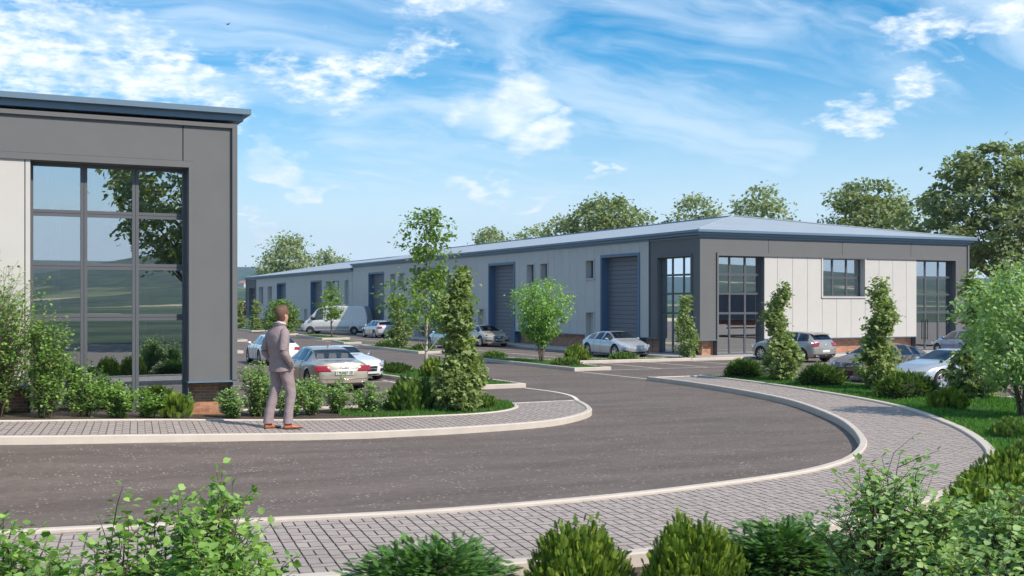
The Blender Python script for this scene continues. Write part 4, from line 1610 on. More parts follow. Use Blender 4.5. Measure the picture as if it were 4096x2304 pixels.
def conifer_mound(label, loc, rx, ry, h, n, size, mat, seed, style='up', template=None, name='conifer_bush', cat='bush', group=None, core=0.8, rz=0.0):
    """dense evergreen mound: flat sprays growing out of a dark twiggy core"""
    rng = np.random.default_rng(seed)
    root = empty(name, loc, rz, label=label, cat=cat, group=group)
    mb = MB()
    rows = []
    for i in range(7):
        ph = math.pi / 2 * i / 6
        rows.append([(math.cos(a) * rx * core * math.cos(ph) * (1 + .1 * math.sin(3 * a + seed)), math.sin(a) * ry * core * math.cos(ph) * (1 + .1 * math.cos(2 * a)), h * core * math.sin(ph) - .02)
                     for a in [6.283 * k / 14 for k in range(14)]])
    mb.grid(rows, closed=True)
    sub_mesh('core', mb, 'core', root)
    a = rng.uniform(0, 6.283, n); ph = np.arcsin(rng.uniform(0.0, 1, n) ** 0.9)
    lump = 1 + .10 * np.sin(3 * a + seed) + .09 * np.sin(7 * a + 5 * ph + seed) + .07 * np.sin(15 * a + 3 * seed) * np.sin(9 * ph)
    k = rng.uniform(.62, .98, n) * lump
    pos = np.column_stack([np.cos(a) * np.cos(ph) * rx * k, np.sin(a) * np.cos(ph) * ry * k, h * np.sin(ph) * k * .92 + .01])
    out = np.column_stack([np.cos(a) * np.cos(ph), np.sin(a) * np.cos(ph), np.sin(ph)])
    if style == 'up':
        d = out * .55 + np.array([0, 0, .85]) + rng.normal(0, .22, (n, 3)); nr = out + rand_dirs(rng, n) * .9
    elif style == 'out':
        d = out * 1.0 + np.array([0, 0, .12]) + rng.normal(0, .22, (n, 3)); nr = out * .4 + np.array([0, 0, 1.0]) + rand_dirs(rng, n) * .5
    else:   # drooping level fronds
        o2 = out.copy(); o2[:, 2] *= .35
        d = o2 + rng.normal(0, .28, (n, 3)) * np.array([1, 1, .4]); d[:, 2] -= .02; nr = np.array([0, 0, 1.0]) + rng.normal(0, .3, (n, 3))
    tv, tf = template or SPRAY
    scatter('foliage', tv, tf, pos, d, nr, size * rng.uniform(.6, 1.25, n), mat, rng, root, rnd=np.clip(rng.normal(.42, .27, n), 0, 1))
    return root


def z_at(x, y, base=0.12): return base + tilt(x, y)


# --- columnar trees
dense = clump_tree('columnar_tree', 'tall narrow leafy column tree beside the corner lawn, nearest and largest of the columns', 'tree', (11.75, 27.35, 0.11), 3.75, 0.12,
                   col_prof(0.52), 430, 20, 0.13, 'leaf_maple', 41, cr=.15, flat=.9, trunk_r=.05, limbs=26, template='maple', shell=.5, wob=.18, sway=.13,
                   group='columnar trees in the planted strips')
mid = clump_tree('columnar_tree', 'narrow column tree on the lawn in front of the hatchback by the far facade', 'tree', (27.0, 33.3, 0.11), 3.55, 0.12,
                 col_prof(0.62), 300, 16, 0.125, 'leaf_maple', 43, cr=.15, flat=.9, trunk_r=.05, limbs=18, template='maple', shell=.5, wob=.18, sway=.14,
                 group='columnar trees in the planted strips')
copy_tree(mid, (27.05, 28.35, .11), 2.1, (1.02, .97, 1.02), 'narrow column tree on the lawn in front of the brown saloon')
copy_tree(mid, (26.9, 24.2, .11), 4.0, (1.1, 1.1, 1.05), 'broad column tree on the lawn covering the rear half of the silver coupe')
far = clump_tree('columnar_tree', 'narrow column tree on grass strip right beside the glazed grey corner', 'tree', (34.0, 49.3, 0.11), 3.45, 0.12,
                 col_prof(0.52), 150, 14, 0.15, 'leaf_maple', 45, cr=.15, flat=.9, trunk_r=.05, limbs=8, template='quad', shell=.5, wob=.16, sway=.10,
                 group='columnar trees in the planted strips')
copy_tree(far, (25.3, 68.6, .11), 1.0, (1.25, 1.25, 1.06), 'column tree behind the small pale blue car, on the middle planted strip')
copy_tree(far, (29.45, 132.5, .11), 2.0, (1.3, 1.3, 1.0), 'most distant column tree, just right of the near building corner')
copy_tree(far, (29.3, 124.0, .11), 3.0, (1.3, 1.3, 1.02), 'distant column tree left of the round bush and the end of the long unit')

# --- young trees
clump_tree('young_tree', 'slender pale barked young tree with open airy crown behind the near column tree', 'tree', (17.35, 43.8, 0.11), 6.85, 1.9,
           profile((0, .75), (.10, 1.75), (.26, 1.85), (.38, .95), (.5, .62), (.62, .8), (.8, .85), (.92, .6), (1, .1)), 230, 17, 0.155, 'leaf_young', 51, cr=.30, flat=.45,
           trunk_r=.075, bark='bark_pale', limbs=34, limb_k=.25, template='leaf', shell=.6, wob=.25, trunk_top=.93)
clump_tree('young_tree', 'small round crowned young tree standing in front of the white van', 'tree', (28.2, 92.4, 0.11), 4.75, 1.45,
           profile((0, .5), (.15, 1.3), (.4, 1.15), (.7, .8), (.9, .4), (1, .05)), 90, 16, 0.2, 'leaf_young', 52, cr=.33, flat=.45, trunk_r=.075, limbs=14, template='quad',
           shell=.6, wob=.2, trunk_top=.9)
clump_tree('vase_shrub', 'vase shaped multi stemmed bright green tree in the planted strip before the roller doors', 'tree', (25.3, 48.9, 0.11), 3.95, 0.85,
           profile((0, .25), (.12, .7), (.35, 1.15), (.6, 1.35), (.8, 1.3), (.93, 1.0), (1, .5)), 460, 22, 0.125, 'leaf_bright', 53, cr=.20, flat=.75, trunk_r=.07, limbs=24,
           template='leaf', stems=5, shell=.5, wob=.10, thin_top=.75, spread=.16)
clump_tree('round_bush', 'big round bush at the far end of the car park, behind the man', 'bush', (29.2, 112.8, 0.11), 3.2, 0.1,
           profile((0, 1.2), (.25, 2.0), (.5, 1.95), (.75, 1.4), (.92, .8), (1, .1)), 230, 16, 0.24, 'leaf_young', 54, cr=.36, flat=.6, trunk_r=.08, limbs=10, stems=3,
           shell=.45, wob=.12)
clump_tree('multi_stem_tree', 'leafy many stemmed young tree at the right edge of the lawn, dark thin stems', 'tree', (23.5, 19.8, 0.11), 3.75, 0.75,
           profile((0, .55), (.15, 1.2), (.4, 1.42), (.65, 1.35), (.85, .95), (1, .25)), 620, 15, 0.115, 'leaf_shrub', 55, cr=.20, flat=.8, trunk_r=.075, limbs=30,
           template='leaf', stems=5, shell=.5, wob=.12, thin_top=.35, spread=.14)
clump_tree('slim_tree', 'slim pale green tree top rising behind the leafy tree at the right edge', 'tree', (34.5, 29.5, 0.05), 5.6, 1.2,
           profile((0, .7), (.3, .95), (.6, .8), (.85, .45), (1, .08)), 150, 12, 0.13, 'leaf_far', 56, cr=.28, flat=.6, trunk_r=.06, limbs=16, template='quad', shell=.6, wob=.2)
clump_tree('purple_tree', 'small dark purple leaved tree far off beyond the end of the long unit', 'tree', (38.5, 166, 0.0), 3.7, 1.2,
           profile((0, 1.2), (.4, 1.9), (.75, 1.4), (1, .2)), 90, 16, 0.34, 'leaf_purple', 57, cr=.5, flat=.6, trunk_r=.1, limbs=6, shell=.5)

# --- big trees behind the long building
def big_tree(label, loc, H, z0, w, n, per, leaf, seed, mat='leaf_tree', shape='dome', **kw):
    pr = {'dome': profile((0, .55 * w), (.18, .92 * w), (.4, 1.0 * w), (.65, .88 * w), (.85, .6 * w), (.95, .35 * w), (1, .1 * w)),
          'tall': profile((0, .6 * w), (.3, 1.0 * w), (.6, .8 * w), (.8, .6 * w), (.93, .4 * w), (1, .08 * w))}[shape]
    return clump_tree('broadleaf_tree', label, 'tree', loc, H, z0, pr, n, per, leaf, mat, seed, group='broadleaf trees behind the long building', shell=.42, **kw)


big_tree('large dark green tree at the right edge with its spreading limbs showing', (68.6, 60.0, 0), 14.5, 5.6, 6.2, 380, 38, 0.34, 61, cr=.80, flat=.40, trunk_r=.42, limbs=46, wob=.18, template='maple', trunk_top=.75, lean=0.0)
big_tree('wide tree over the right half of the hipped roof', (79.6, 84.5, 0), 14.8, 6.0, 4.9, 340, 30, 0.40, 62, cr=.95, flat=.45, trunk_r=.35, limbs=16, wob=.2)
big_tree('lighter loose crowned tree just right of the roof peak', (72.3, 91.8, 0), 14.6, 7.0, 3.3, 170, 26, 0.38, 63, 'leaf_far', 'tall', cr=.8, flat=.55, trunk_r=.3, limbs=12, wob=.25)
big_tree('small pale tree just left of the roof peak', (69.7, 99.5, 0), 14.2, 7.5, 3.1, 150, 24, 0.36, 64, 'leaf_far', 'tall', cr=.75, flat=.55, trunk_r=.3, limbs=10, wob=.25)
big_tree('broad domed tree over the middle of the long roof', (61.3, 103.6, 0), 14.0, 6.5, 5.1, 380, 30, 0.40, 65, cr=.95, flat=.45, trunk_r=.35, limbs=16, wob=.16)
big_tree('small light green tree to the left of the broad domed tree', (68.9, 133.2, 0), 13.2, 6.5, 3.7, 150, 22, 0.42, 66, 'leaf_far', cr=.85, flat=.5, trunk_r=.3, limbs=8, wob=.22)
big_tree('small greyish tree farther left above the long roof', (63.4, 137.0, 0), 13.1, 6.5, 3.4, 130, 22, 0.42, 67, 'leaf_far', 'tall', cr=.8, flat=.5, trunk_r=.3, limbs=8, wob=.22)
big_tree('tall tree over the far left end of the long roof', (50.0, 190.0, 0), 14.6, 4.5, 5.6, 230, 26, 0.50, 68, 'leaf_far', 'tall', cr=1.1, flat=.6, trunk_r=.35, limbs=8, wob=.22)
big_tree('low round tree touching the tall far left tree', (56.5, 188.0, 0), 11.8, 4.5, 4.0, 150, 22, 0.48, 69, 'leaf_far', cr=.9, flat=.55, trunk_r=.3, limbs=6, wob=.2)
# one tree behind the viewer, seen mirrored in the near window
clump_tree('broadleaf_tree', 'big leafy tree mirrored in the upper panes of the near window', 'tree', (17.0, -36.0, 0), 19, 5.5,
           profile((0, 3.0), (.2, 6.5), (.5, 7.2), (.8, 5.4), (1, 1.0)), 330, 24, 0.5, 'leaf_tree', 70, cr=1.0, flat=.5, trunk_r=.45, limbs=18, wob=.18)

# --- leafy shrubs
fg = [((.42, 9.85), 9, 1.45, .36), ((1.0, 9.45), 7, 1.40, .34), ((1.5, 9.5), 8, 1.22, .40), ((1.78, 9.0), 17, 1.80, .34), ((2.25, 9.35), 7, 1.25, .33), ((.75, 8.7), 10, 1.22, .5), ((1.55, 8.35), 9, 1.25, .5)]
lab = ['broad leaved shrub in the bottom left corner of the view', 'tall sprigged broad leaved shrub, second from the left in the foreground',
       'low broad leaved shrub in the middle of the left foreground group', 'tallest dense broad leaved shrub of the left foreground group',
       'thin broad leaved shrub at the right end of the left foreground group', 'low leafy shrub at the bottom edge under the leftmost foreground sprigs',
       'low leafy shrub at the bottom edge in front of the tallest foreground shrub']
for i, ((x, y), ns, h, sp) in enumerate(fg):
    stem_shrub(lab[i], (x, y, 0), int(ns * 1.5), h, sp, 0.092, 100 + i, group='broad leaved shrubs in the foreground', twigs=8, per=8)
fgr = [((7.35, 7.55), 38, 1.56, .66, 'tall broad leaved shrub at the lower right, left of the yellow green conifers'),
       ((8.25, 7.0), 26, 1.28, .65, 'dense broad leaved shrub in the bottom right corner'),
       ((7.2, 6.5), 22, 1.05, .70, 'low broad leaved shrub at the bottom edge of the lower right clump'),
       ((8.9, 7.9), 14, 1.05, .45, 'small broad leaved shrub beside the kerb at the lower right')]
for i, ((x, y), ns, h, sp, lb) in enumerate(fgr):
    stem_shrub(lb, (x, y, 0), int(ns * 1.6), h, sp, 0.085, 120 + i, mat='leaf_shrub', group='broad leaved shrubs in the foreground', twigs=9, per=7)
# by the near building
for i, (x, y, ns, h, sp, lb) in enumerate([
        (0.7, 26.95, 62, 3.35, .9, 'tallest leafy shrub against the cream cladding at the left edge'),
        (1.75, 26.75, 26, 2.3, .5, 'tall leafy shrub overlapping the left column of window panes'),
        (2.6, 27.2, 13, 1.1, .5, 'medium leafy shrub under the middle window panes, leaning against the tall shrubs'),
        (3.3, 27.0, 14, .8, .5, 'low leafy shrub below the centre of the tall window'),
        (4.0, 27.2, 9, .65, .42, 'low leafy shrub below the right window panes'),
        (4.75, 27.25, 5, .6, .3, 'sparse sprig shrub beside the brick pillar of the near building'),
        (5.9, 27.3, 10, .70, .35, 'leafy shrub in front of the brick pillar'),
        (6.6, 27.85, 20, 1.25, .5, 'full leafy shrub at the grey building corner, left of the man'),
        (7.4, 27.7, 14, .9, .5, 'leafy shrub directly behind the man'),
        (8.0, 28.0, 12, .85, .5, 'thin leafy shrub right of the man, before the beige saloon'),
        (8.75, 28.2, 12, .9, .5, 'thin leafy shrub before the rear bumper of the beige saloon'),
        (9.5, 28.2, 10, .7, .5, 'low leafy shrub ending the row beside the round dark conifer')]):
    stem_shrub(lb, (x, y, z_at(x, y)), int(ns * 1.5), h, sp * 1.12, 0.088, 140 + i, mat='leaf_shrub' if i > 5 else 'leaf_bright', group='leafy shrubs along the near building', twigs=9, per=6)

# --- conifers
conifer_mound('small yellow green conifer half hidden under the shrubs below the tall window', (4.55, 26.95, z_at(4.5, 27)), .35, .35, .5, 260, .2, 'conifer_yellow', 201, 'up', SPRAY_FINE)
conifer_mound('round dark conifer ball on the corner lawn beside the nearest column tree', (10.8, 28.2, .11), .68, .66, .80, 1500, .19, 'conifer', 202, 'up', SPRAY)
conifer_mound('round bright conifer behind the nearest column tree', (16.55, 41.0, .11), .52, .5, .62, 650, .2, 'conifer_yellow', 203, 'up', SPRAY)
conifer_mound('round bright conifer ball in the strip left of the silver sports saloon', (27.45, 49.3, .11), .66, .62, .70, 700, .2, 'conifer_yellow', 204, 'up', SPRAY)
dm = [(26.9, 35.3, .74, .66, 'left of three flat needled dark domes along the lawn'), (26.7, 30.8, .80, .68, 'middle of three flat needled dark domes, before the brown saloon'),
      (25.45, 25.6, .95, .74, 'right and largest of three flat needled dark domes, before the silver coupe')]
for i, (x, y, r, h, lb) in enumerate(dm):
    conifer_mound(lb, (x, y, .11), r, r, h, 3000, .14, 'conifer', 210 + i, 'out', SPRAY, core=.86, group='flat needled dome conifers on the lawn')
conifer_mound('feathery yellow green conifer on the lawn in front of the coupe wheel', (23.6, 22.2, .11), .52, .5, .46, 500, .2, 'conifer_yellow', 214, 'up', SPRAY_FINE)
# foreground
conifer_mound('spreading dark juniper at the bottom centre of the view', (4.2, 10.45, 0), .90, .66, .58, 3600, .115, 'juniper', 220, 'flat', SPRAY_FLAT, name='juniper', group='spreading junipers in the foreground', core=.7)
conifer_mound('spreading juniper between the upright conifers and the lower right shrub', (7.75, 9.5, 0), .88, .66, .66, 3600, .115, 'juniper', 221, 'flat', SPRAY_FLAT, name='juniper', group='spreading junipers in the foreground', core=.7)
conifer_mound('upright bushy conifer at the bottom edge, left one of two', (5.35, 9.6, 0), .50, .46, .80, 4600, .085, 'conifer_yellow', 222, 'up', SPRAY, name='upright_conifer', group='upright conifers in the foreground', core=.72)
conifer_mound('upright bushy conifer at the bottom edge, right one of two', (6.35, 9.15, 0), .52, .46, .84, 4600, .085, 'conifer_yellow', 223, 'up', SPRAY, name='upright_conifer', group='upright conifers in the foreground', core=.72)
for i, (x, y, r, h, lb) in enumerate([(13.6, 12.15, .42, .45, 'yellow green conifer hugging the raised kerb at the right'), (12.45, 11.2, .45, .55, 'yellow green conifer behind the tall broad leaved shrub'),
                                      (13.35, 11.15, .55, .70, 'yellow green conifer at the right edge below the kerb'), (14.4, 12.4, .45, .66, 'small yellow green conifer outside the kerb bend'),
                                      (12.0, 10.5, .55, .55, 'yellow green conifer low at the right edge')]):
    conifer_mound(lb, (x, y, 0), r, r, h, 2800, .10, 'conifer_yellow', 230 + i, 'up', SPRAY, name='upright_conifer', group='conifers outside the kerb at the right', core=.75)
conifer_mound('dark spreading juniper in the far bottom right corner', (9.6, 7.2, 0), .8, .6, .5, 1300, .17, 'juniper', 236, 'flat', SPRAY_FLAT, name='juniper', core=.7)

# low evergreen ground hedges on the strips
base_h = None
for i, (x, y, rx, ry, rz, lb) in enumerate([
        (24.9, 45.7, .80, .42, .0, 'low clipped hedge patch at the front corner of the middle strip'),
        (30.1, 49.3, .85, .40, .0, 'low hedge patch in front of the silver sports saloon'),
        (24.9, 53.4, .80, .45, .3, 'low hedge patch at the back end of the strip, left of the vase shaped tree'),
        (16.2, 44.4, .55, 1.5, .0, 'long low hedge patch in the strip behind the white coupe'),
        (25.6, 71.6, .8, .6, .0, 'low hedge patch on the farther strip, left of its column tree'),
        (25.5, 64.9, .8, .6, .0, 'low hedge patch on the farther strip, before the small blue car'),
        (17.0, 38.4, .5, .8, .0, 'low hedge patch hidden behind the nearest column tree'),
        (12.75, 27.95, .45, .32, .2, 'low hedge patch right of the nearest column tree foot'),
        (20.1, 17.2, .75, .42, .9, 'low hedge patch speckled with pale buds at the right edge of the lawn'),
        (17.7, 14.6, .85, .45, .9, 'low hedge patch right outside the pavement bend'),
        (3.2, 31.5, 1.2, .5, .0, 'low hedge') ][:10]):
    near = math.hypot(x, y) < 35
    if base_h is None or near:
        o = conifer_mound(lb, (x, y, .11), rx, ry, .30, 650 if near else 420, .13 if near else .15, 'conifer', 250 + i, 'up', SPRAY, name='low_hedge', cat='hedge',
                          group='low hedge patches in the planted strips', core=.85, rz=rz)
        if not near: base_h = (o, rx, ry)
    else:
        copy_tree(base_h[0], (x, y, .11), rz + (3.14 if i % 2 else 0), (rx / base_h[1], ry / base_h[2], 1.0), lb)

# ------------------------------------------------------------------ vehicles
def paint(name, col, metal=0.4, rough=0.3, coat=1.0):
    return material('paint_' + name, col, rough=rough, metal=metal, coat=coat, spec=0.5, var=0.03, vscale=2.0)


M['paint_beige'] = paint('beige', (0.50, 0.44, 0.35))
M['paint_silver'] = paint('silver', (0.60, 0.60, 0.60))
M['paint_silver_cool'] = paint('silver_cool', (0.52, 0.54, 0.56))
M['paint_taupe'] = paint('taupe', (0.36, 0.33, 0.30))
M['paint_white'] = paint('white', (0.80, 0.80, 0.80), 0.0, 0.3)
M['paint_brown'] = paint('brown', (0.24, 0.17, 0.115), .3, .35, .5)
M['paint_mint'] = paint('mint', (0.38, 0.55, 0.58), 0.1, 0.3)
M['paint_blue'] = paint('blue', (0.12, 0.25, 0.45), 0.4)
M['paint_van'] = paint('van', (0.66, 0.65, 0.62), 0.1, 0.35, 0.6)
M['tyre'] = material('tyre', (0.025, 0.025, 0.025), 0.75)
M['rim'] = material('rim', (0.62, 0.62, 0.63), 0.25, metal=0.9)
M['rim_grey'] = material('rim_grey', (0.34, 0.34, 0.35), 0.5, metal=0.5)
M['chrome'] = material('chrome', (0.75, 0.75, 0.76), 0.12, metal=1.0)
M['black_trim'] = material('black_trim', (0.018, 0.018, 0.02), 0.45)
M['car_glass'] = glass_material('car_glass', (0.52, 0.56, 0.58), 0.06)
M['lamp_red'] = material('lamp_red', (0.30, 0.008, 0.014), 0.15, coat=1.0)
M['lamp_clear'] = material('lamp_clear', (0.55, 0.58, 0.62), 0.12, metal=0.5, coat=1.0)
M['plate'] = material('plate_white', (0.70, 0.70, 0.66), 0.5)
M['plate_ink'] = material('plate_ink', (0.03, 0.03, 0.03), 0.6)
M['seat_cream'] = material('seat_cream', (0.60, 0.56, 0.49), 0.7)
M['seat_dark'] = material('seat_dark', (0.05, 0.045, 0.045), 0.7)
M['seat_red'] = material('seat_red', (0.20, 0.02, 0.02), 0.7)


def gsmooth(a, k):
    if k < 1: return a
    ker = np.exp(-0.5 * (np.arange(-3 * k, 3 * k + 1) / k) ** 2); ker /= ker.sum()
    p = np.concatenate([2 * a[0] - a[1:3 * k + 1][::-1], a, 2 * a[-1] - a[-3 * k - 1:-1][::-1]])
    return np.convolve(p, ker, 'valid')


class CarShell:
    NX = 150
    NV = 34

    def __init__(self, s):
        self.s = s
        L = s['L']; self.L = L; self.W2 = s['W'] / 2
        self.x = np.linspace(0, L, self.NX)
        f = lambda key, k: gsmooth(np.interp(self.x, [p[0] for p in s[key]], [p[1] for p in s[key]]), k)
        self.top = f('top', s.get('sm', 3)); self.sh = f('sh', 5); self.w = f('plan', 4); self.bot = f('bot', 3)
        self.g = np.maximum(0.0, self.top - self.sh)
        gm = self.g.max()
        self.q = np.clip(self.g / gm, 0, 1)
        P = np.zeros((self.NX, self.NV, 3))
        wr = s['roofw'] / 2
        for i in range(self.NX):
            w = self.w[i]; sh = self.sh[i]; bt = self.bot[i]; tp = self.top[i]; q = self.q[i]
            h = sh - bt
            hy = max(0.0, tp - sh)
            y6 = w * .80 * (1 - q) + wr * q
            ctrl = [(w * .90, bt), (w * .975, bt + h * .10), (w * 1.0, bt + h * .42), (w * .995, bt + h * .70), (w * .955, bt + h * .95), (w * .90, sh + hy * .06 + .004),
                    (y6 * 1.0 if q > .3 else y6, sh + hy * (.72 + .14 * q)), (y6 * (.88 if q > .3 else .8), sh + hy * .965), (y6 * .45, sh + hy * .995), (0, tp)]
            P[i] = self.cr(ctrl, s.get('vt'))
            P[i][:, 0]
        self.sec = P   # columns: y,z in [1],[2]; fill x
        self.vidx = self.vt
        xg = np.repeat(self.x[:, None], self.NV, 1)
        y = P[:, :, 1]; z = P[:, :, 2]
        kf, kr = s.get('kf', .35), s.get('kr', .18)
        sf = np.clip((xg - (L - .9)) / .9, 0, 1) ** 2; sr = np.clip((.7 - xg) / .7, 0, 1) ** 2
        lf = s.get('leanf', .25); lr = s.get('leanr', .2); zc = s.get('zc', .5)
        xg = xg - sf * (kf * (y / self.W2) ** 2 + lf * ((z - zc) / .5) ** 2) + sr * (kr * (y / self.W2) ** 2 + lr * ((z - zc) / .5) ** 2)
        self.P = np.stack([xg, y, z], axis=2)

    def cr(self, ctrl, vt):
        C = np.array(ctrl); n = len(C)
        # section parameters where each control point sits
        cnt = [3, 4, 4, 4, 3, 5, 3, 3, 4]
        out = []
        E = np.vstack([2 * C[0] - C[1], C, 2 * C[-1] - C[-2]])
        marks = [0]
        for k in range(n - 1):
            p0, p1, p2, p3 = E[k], E[k + 1], E[k + 2], E[k + 3]
            for j in range(cnt[k]):
                t = j / cnt[k]
                if k in (5,):    # straight side glass
                    out.append(p1 + (p2 - p1) * t)
                else:
                    out.append(.5 * ((2 * p1) + (p2 - p0) * t + (2 * p0 - 5 * p1 + 4 * p2 - p3) * t * t + (3 * p1 - p0 - 3 * p2 + p3) * t ** 3))
            marks.append(len(out))
        out.append(C[-1])
        self.vt = marks
        out = np.array(out)
        assert len(out) == self.NV, len(out)
        return np.column_stack([np.zeros(self.NV), out])

    def at(self, x, v, off=0.0, side=1):
        fi = np.clip(x / self.L * (self.NX - 1), 0, self.NX - 1.001); i = int(fi); a = fi - i
        fj = min(max(v, 0), self.NV - 1.001); j = int(fj); b = fj - j
        p = (self.P[i, j] * (1 - a) * (1 - b) + self.P[i + 1, j] * a * (1 - b) + self.P[i, j + 1] * (1 - a) * b + self.P[i + 1, j + 1] * a * b)
        if off:
            du = self.P[i + 1, j] - self.P[i, j]; dv = self.P[i, j + 1] - self.P[i, j]
            n = np.cross(du, dv); n /= np.linalg.norm(n) + 1e-9
            if n[1] < 0 and abs(n[1]) > abs(n[2]): n = -n
            if abs(n[2]) >= abs(n[1]) and n[2] < 0: n = -n
            p = p + n * off
        return (p[0], p[1] * side, p[2])

    def end_x(self, y, z, front=True):
        s = self.s; kf, kr = s.get('kf', .35), s.get('kr', .18); lf = s.get('leanf', .25); lr = s.get('leanr', .2); zc = s.get('zc', .5)
        if front: return self.L - (kf * (y / self.W2) ** 2 + lf * ((z - zc) / .5) ** 2)
        return kr * (y / self.W2) ** 2 + lr * ((z - zc) / .5) ** 2

    def end_patch(self, poly_yz, front=True, off=0.012, n=6, thick=None):
        """patch on the bumper face: poly as left/right rails, bilinear quad of 4 (y,z) corners"""
        (a, b, c, d) = poly_yz   # a-b bottom, d-c top
        rows = []
        for j in range(n + 1):
            v = j / n; row = []
            for i in range(n + 1):
                u = i / n
                y = (a[0] * (1 - u) + b[0] * u) * (1 - v) + (d[0] * (1 - u) + c[0] * u) * v
                z = (a[1] * (1 - u) + b[1] * u) * (1 - v) + (d[1] * (1 - u) + c[1] * u) * v
                e = off * min(1, 4 * min(u, 1 - u) + .3) * min(1, 4 * min(v, 1 - v) + .3)
                x = self.end_x(y, z, front) + (e if front else -e)
                row.append((x, y, z))
            rows.append(row)
        return MB().grid(rows)


_wheels = {}


def wheel_meshes(r, wd, style, nsp):
    key = (r, wd, style, nsp)
    if key in _wheels: return _wheels[key]
    # tyre: lathe about Y
    rr = r * .70 if style != 'van' else r * .58
    prof = [(rr, -wd * .42), (rr + .02, -wd * .5), (r * .93, -wd * .5), (r, -wd * .36), (r, wd * .36), (r * .93, wd * .5), (rr + .02, wd * .5), (rr, wd * .42)]
    ns = 32
    rows = [[(p * math.cos(6.2832 * k / ns), y, p * math.sin(6.2832 * k / ns)) for k in range(ns)] for p, y in prof]
    tyre = MB().grid(rows, closed=True).mesh('tyre', 'tyre', smooth=True)
    m = MB()
    ring = [(rr, -wd * .42), (rr, wd * .40), (rr * .95, wd * .44), (rr * .90, wd * .36), (rr * .88, -wd * .2)]
    m.grid([[(p * math.cos(6.2832 * k / ns), y, p * math.sin(6.2832 * k / ns)) for k in range(ns)] for p, y in ring], closed=True)
    if style == 'van':
        pr = [(rr * .88, wd * .1), (rr * .6, wd * .22), (rr * .45, wd * .18), (rr * .28, wd * .30), (0.001, wd * .32)]
        m.grid([[(p * math.cos(6.2832 * k / ns), y, p * math.sin(6.2832 * k / ns)) for k in range(ns)] for p, y in pr], closed=True)
        for k in range(12):
            a = 6.2832 * k / 12
            c = (math.cos(a) * rr * .74, wd * .20, math.sin(a) * rr * .74)
            m.add([(c[0] + dx * .018, c[1] + .012, c[2] + dz * .018) for dx, dz in ((-1, -1), (1, -1), (1, 1), (-1, 1))], [(0, 1, 2, 3)], 1)
    else:
        m.grid([[(p * math.cos(6.2832 * k / ns), y, p * math.sin(6.2832 * k / ns)) for k in range(ns)] for p, y in [(rr * .9, -wd * .05), (.001, -wd * .05)]], closed=True, mi=1)
        for k in range(nsp):
            a = 6.2832 * k / nsp
            for sgn in ((-1, 1) if style == 'twin' else (0,)):
                w0, w1 = (.020, .028) if style != 'wide' else (.035, .065)
                if style == 'twin': w0, w1 = .012, .014
                da = sgn * .10
                ca, sa = math.cos(a), math.sin(a)
                cb, sb = math.cos(a + da), math.sin(a + da)
                pts = []
                for (rad, c_, s_, hw, yy) in ((rr * .12, ca, sa, w0, wd * .30), (rr * .92, cb, sb, w1, wd * .38)):
                    pts += [(rad * c_ - s_ * hw, yy, rad * s_ + c_ * hw), (rad * c_ + s_ * hw, yy, rad * s_ - c_ * hw)]
                low = [(p[0], p[1] - .035, p[2]) for p in pts]
                m.add(pts + low, [(0, 1, 3, 2), (4, 6, 7, 5), (0, 2, 6, 4), (1, 5, 7, 3)])
        m.grid([[(p * math.cos(6.2832 * k / 16), y, p * math.sin(6.2832 * k / 16)) for k in range(16)] for p, y in [(rr * .2, wd * .24), (rr * .18, wd * .36), (.001, wd * .37)]], closed=True)
    rim = m.mesh('rim', ['rim' if style != 'van' else 'rim_grey', 'black_trim'], smooth=False)
    _wheels[key] = (tyre, rim)
    return _wheels[key]


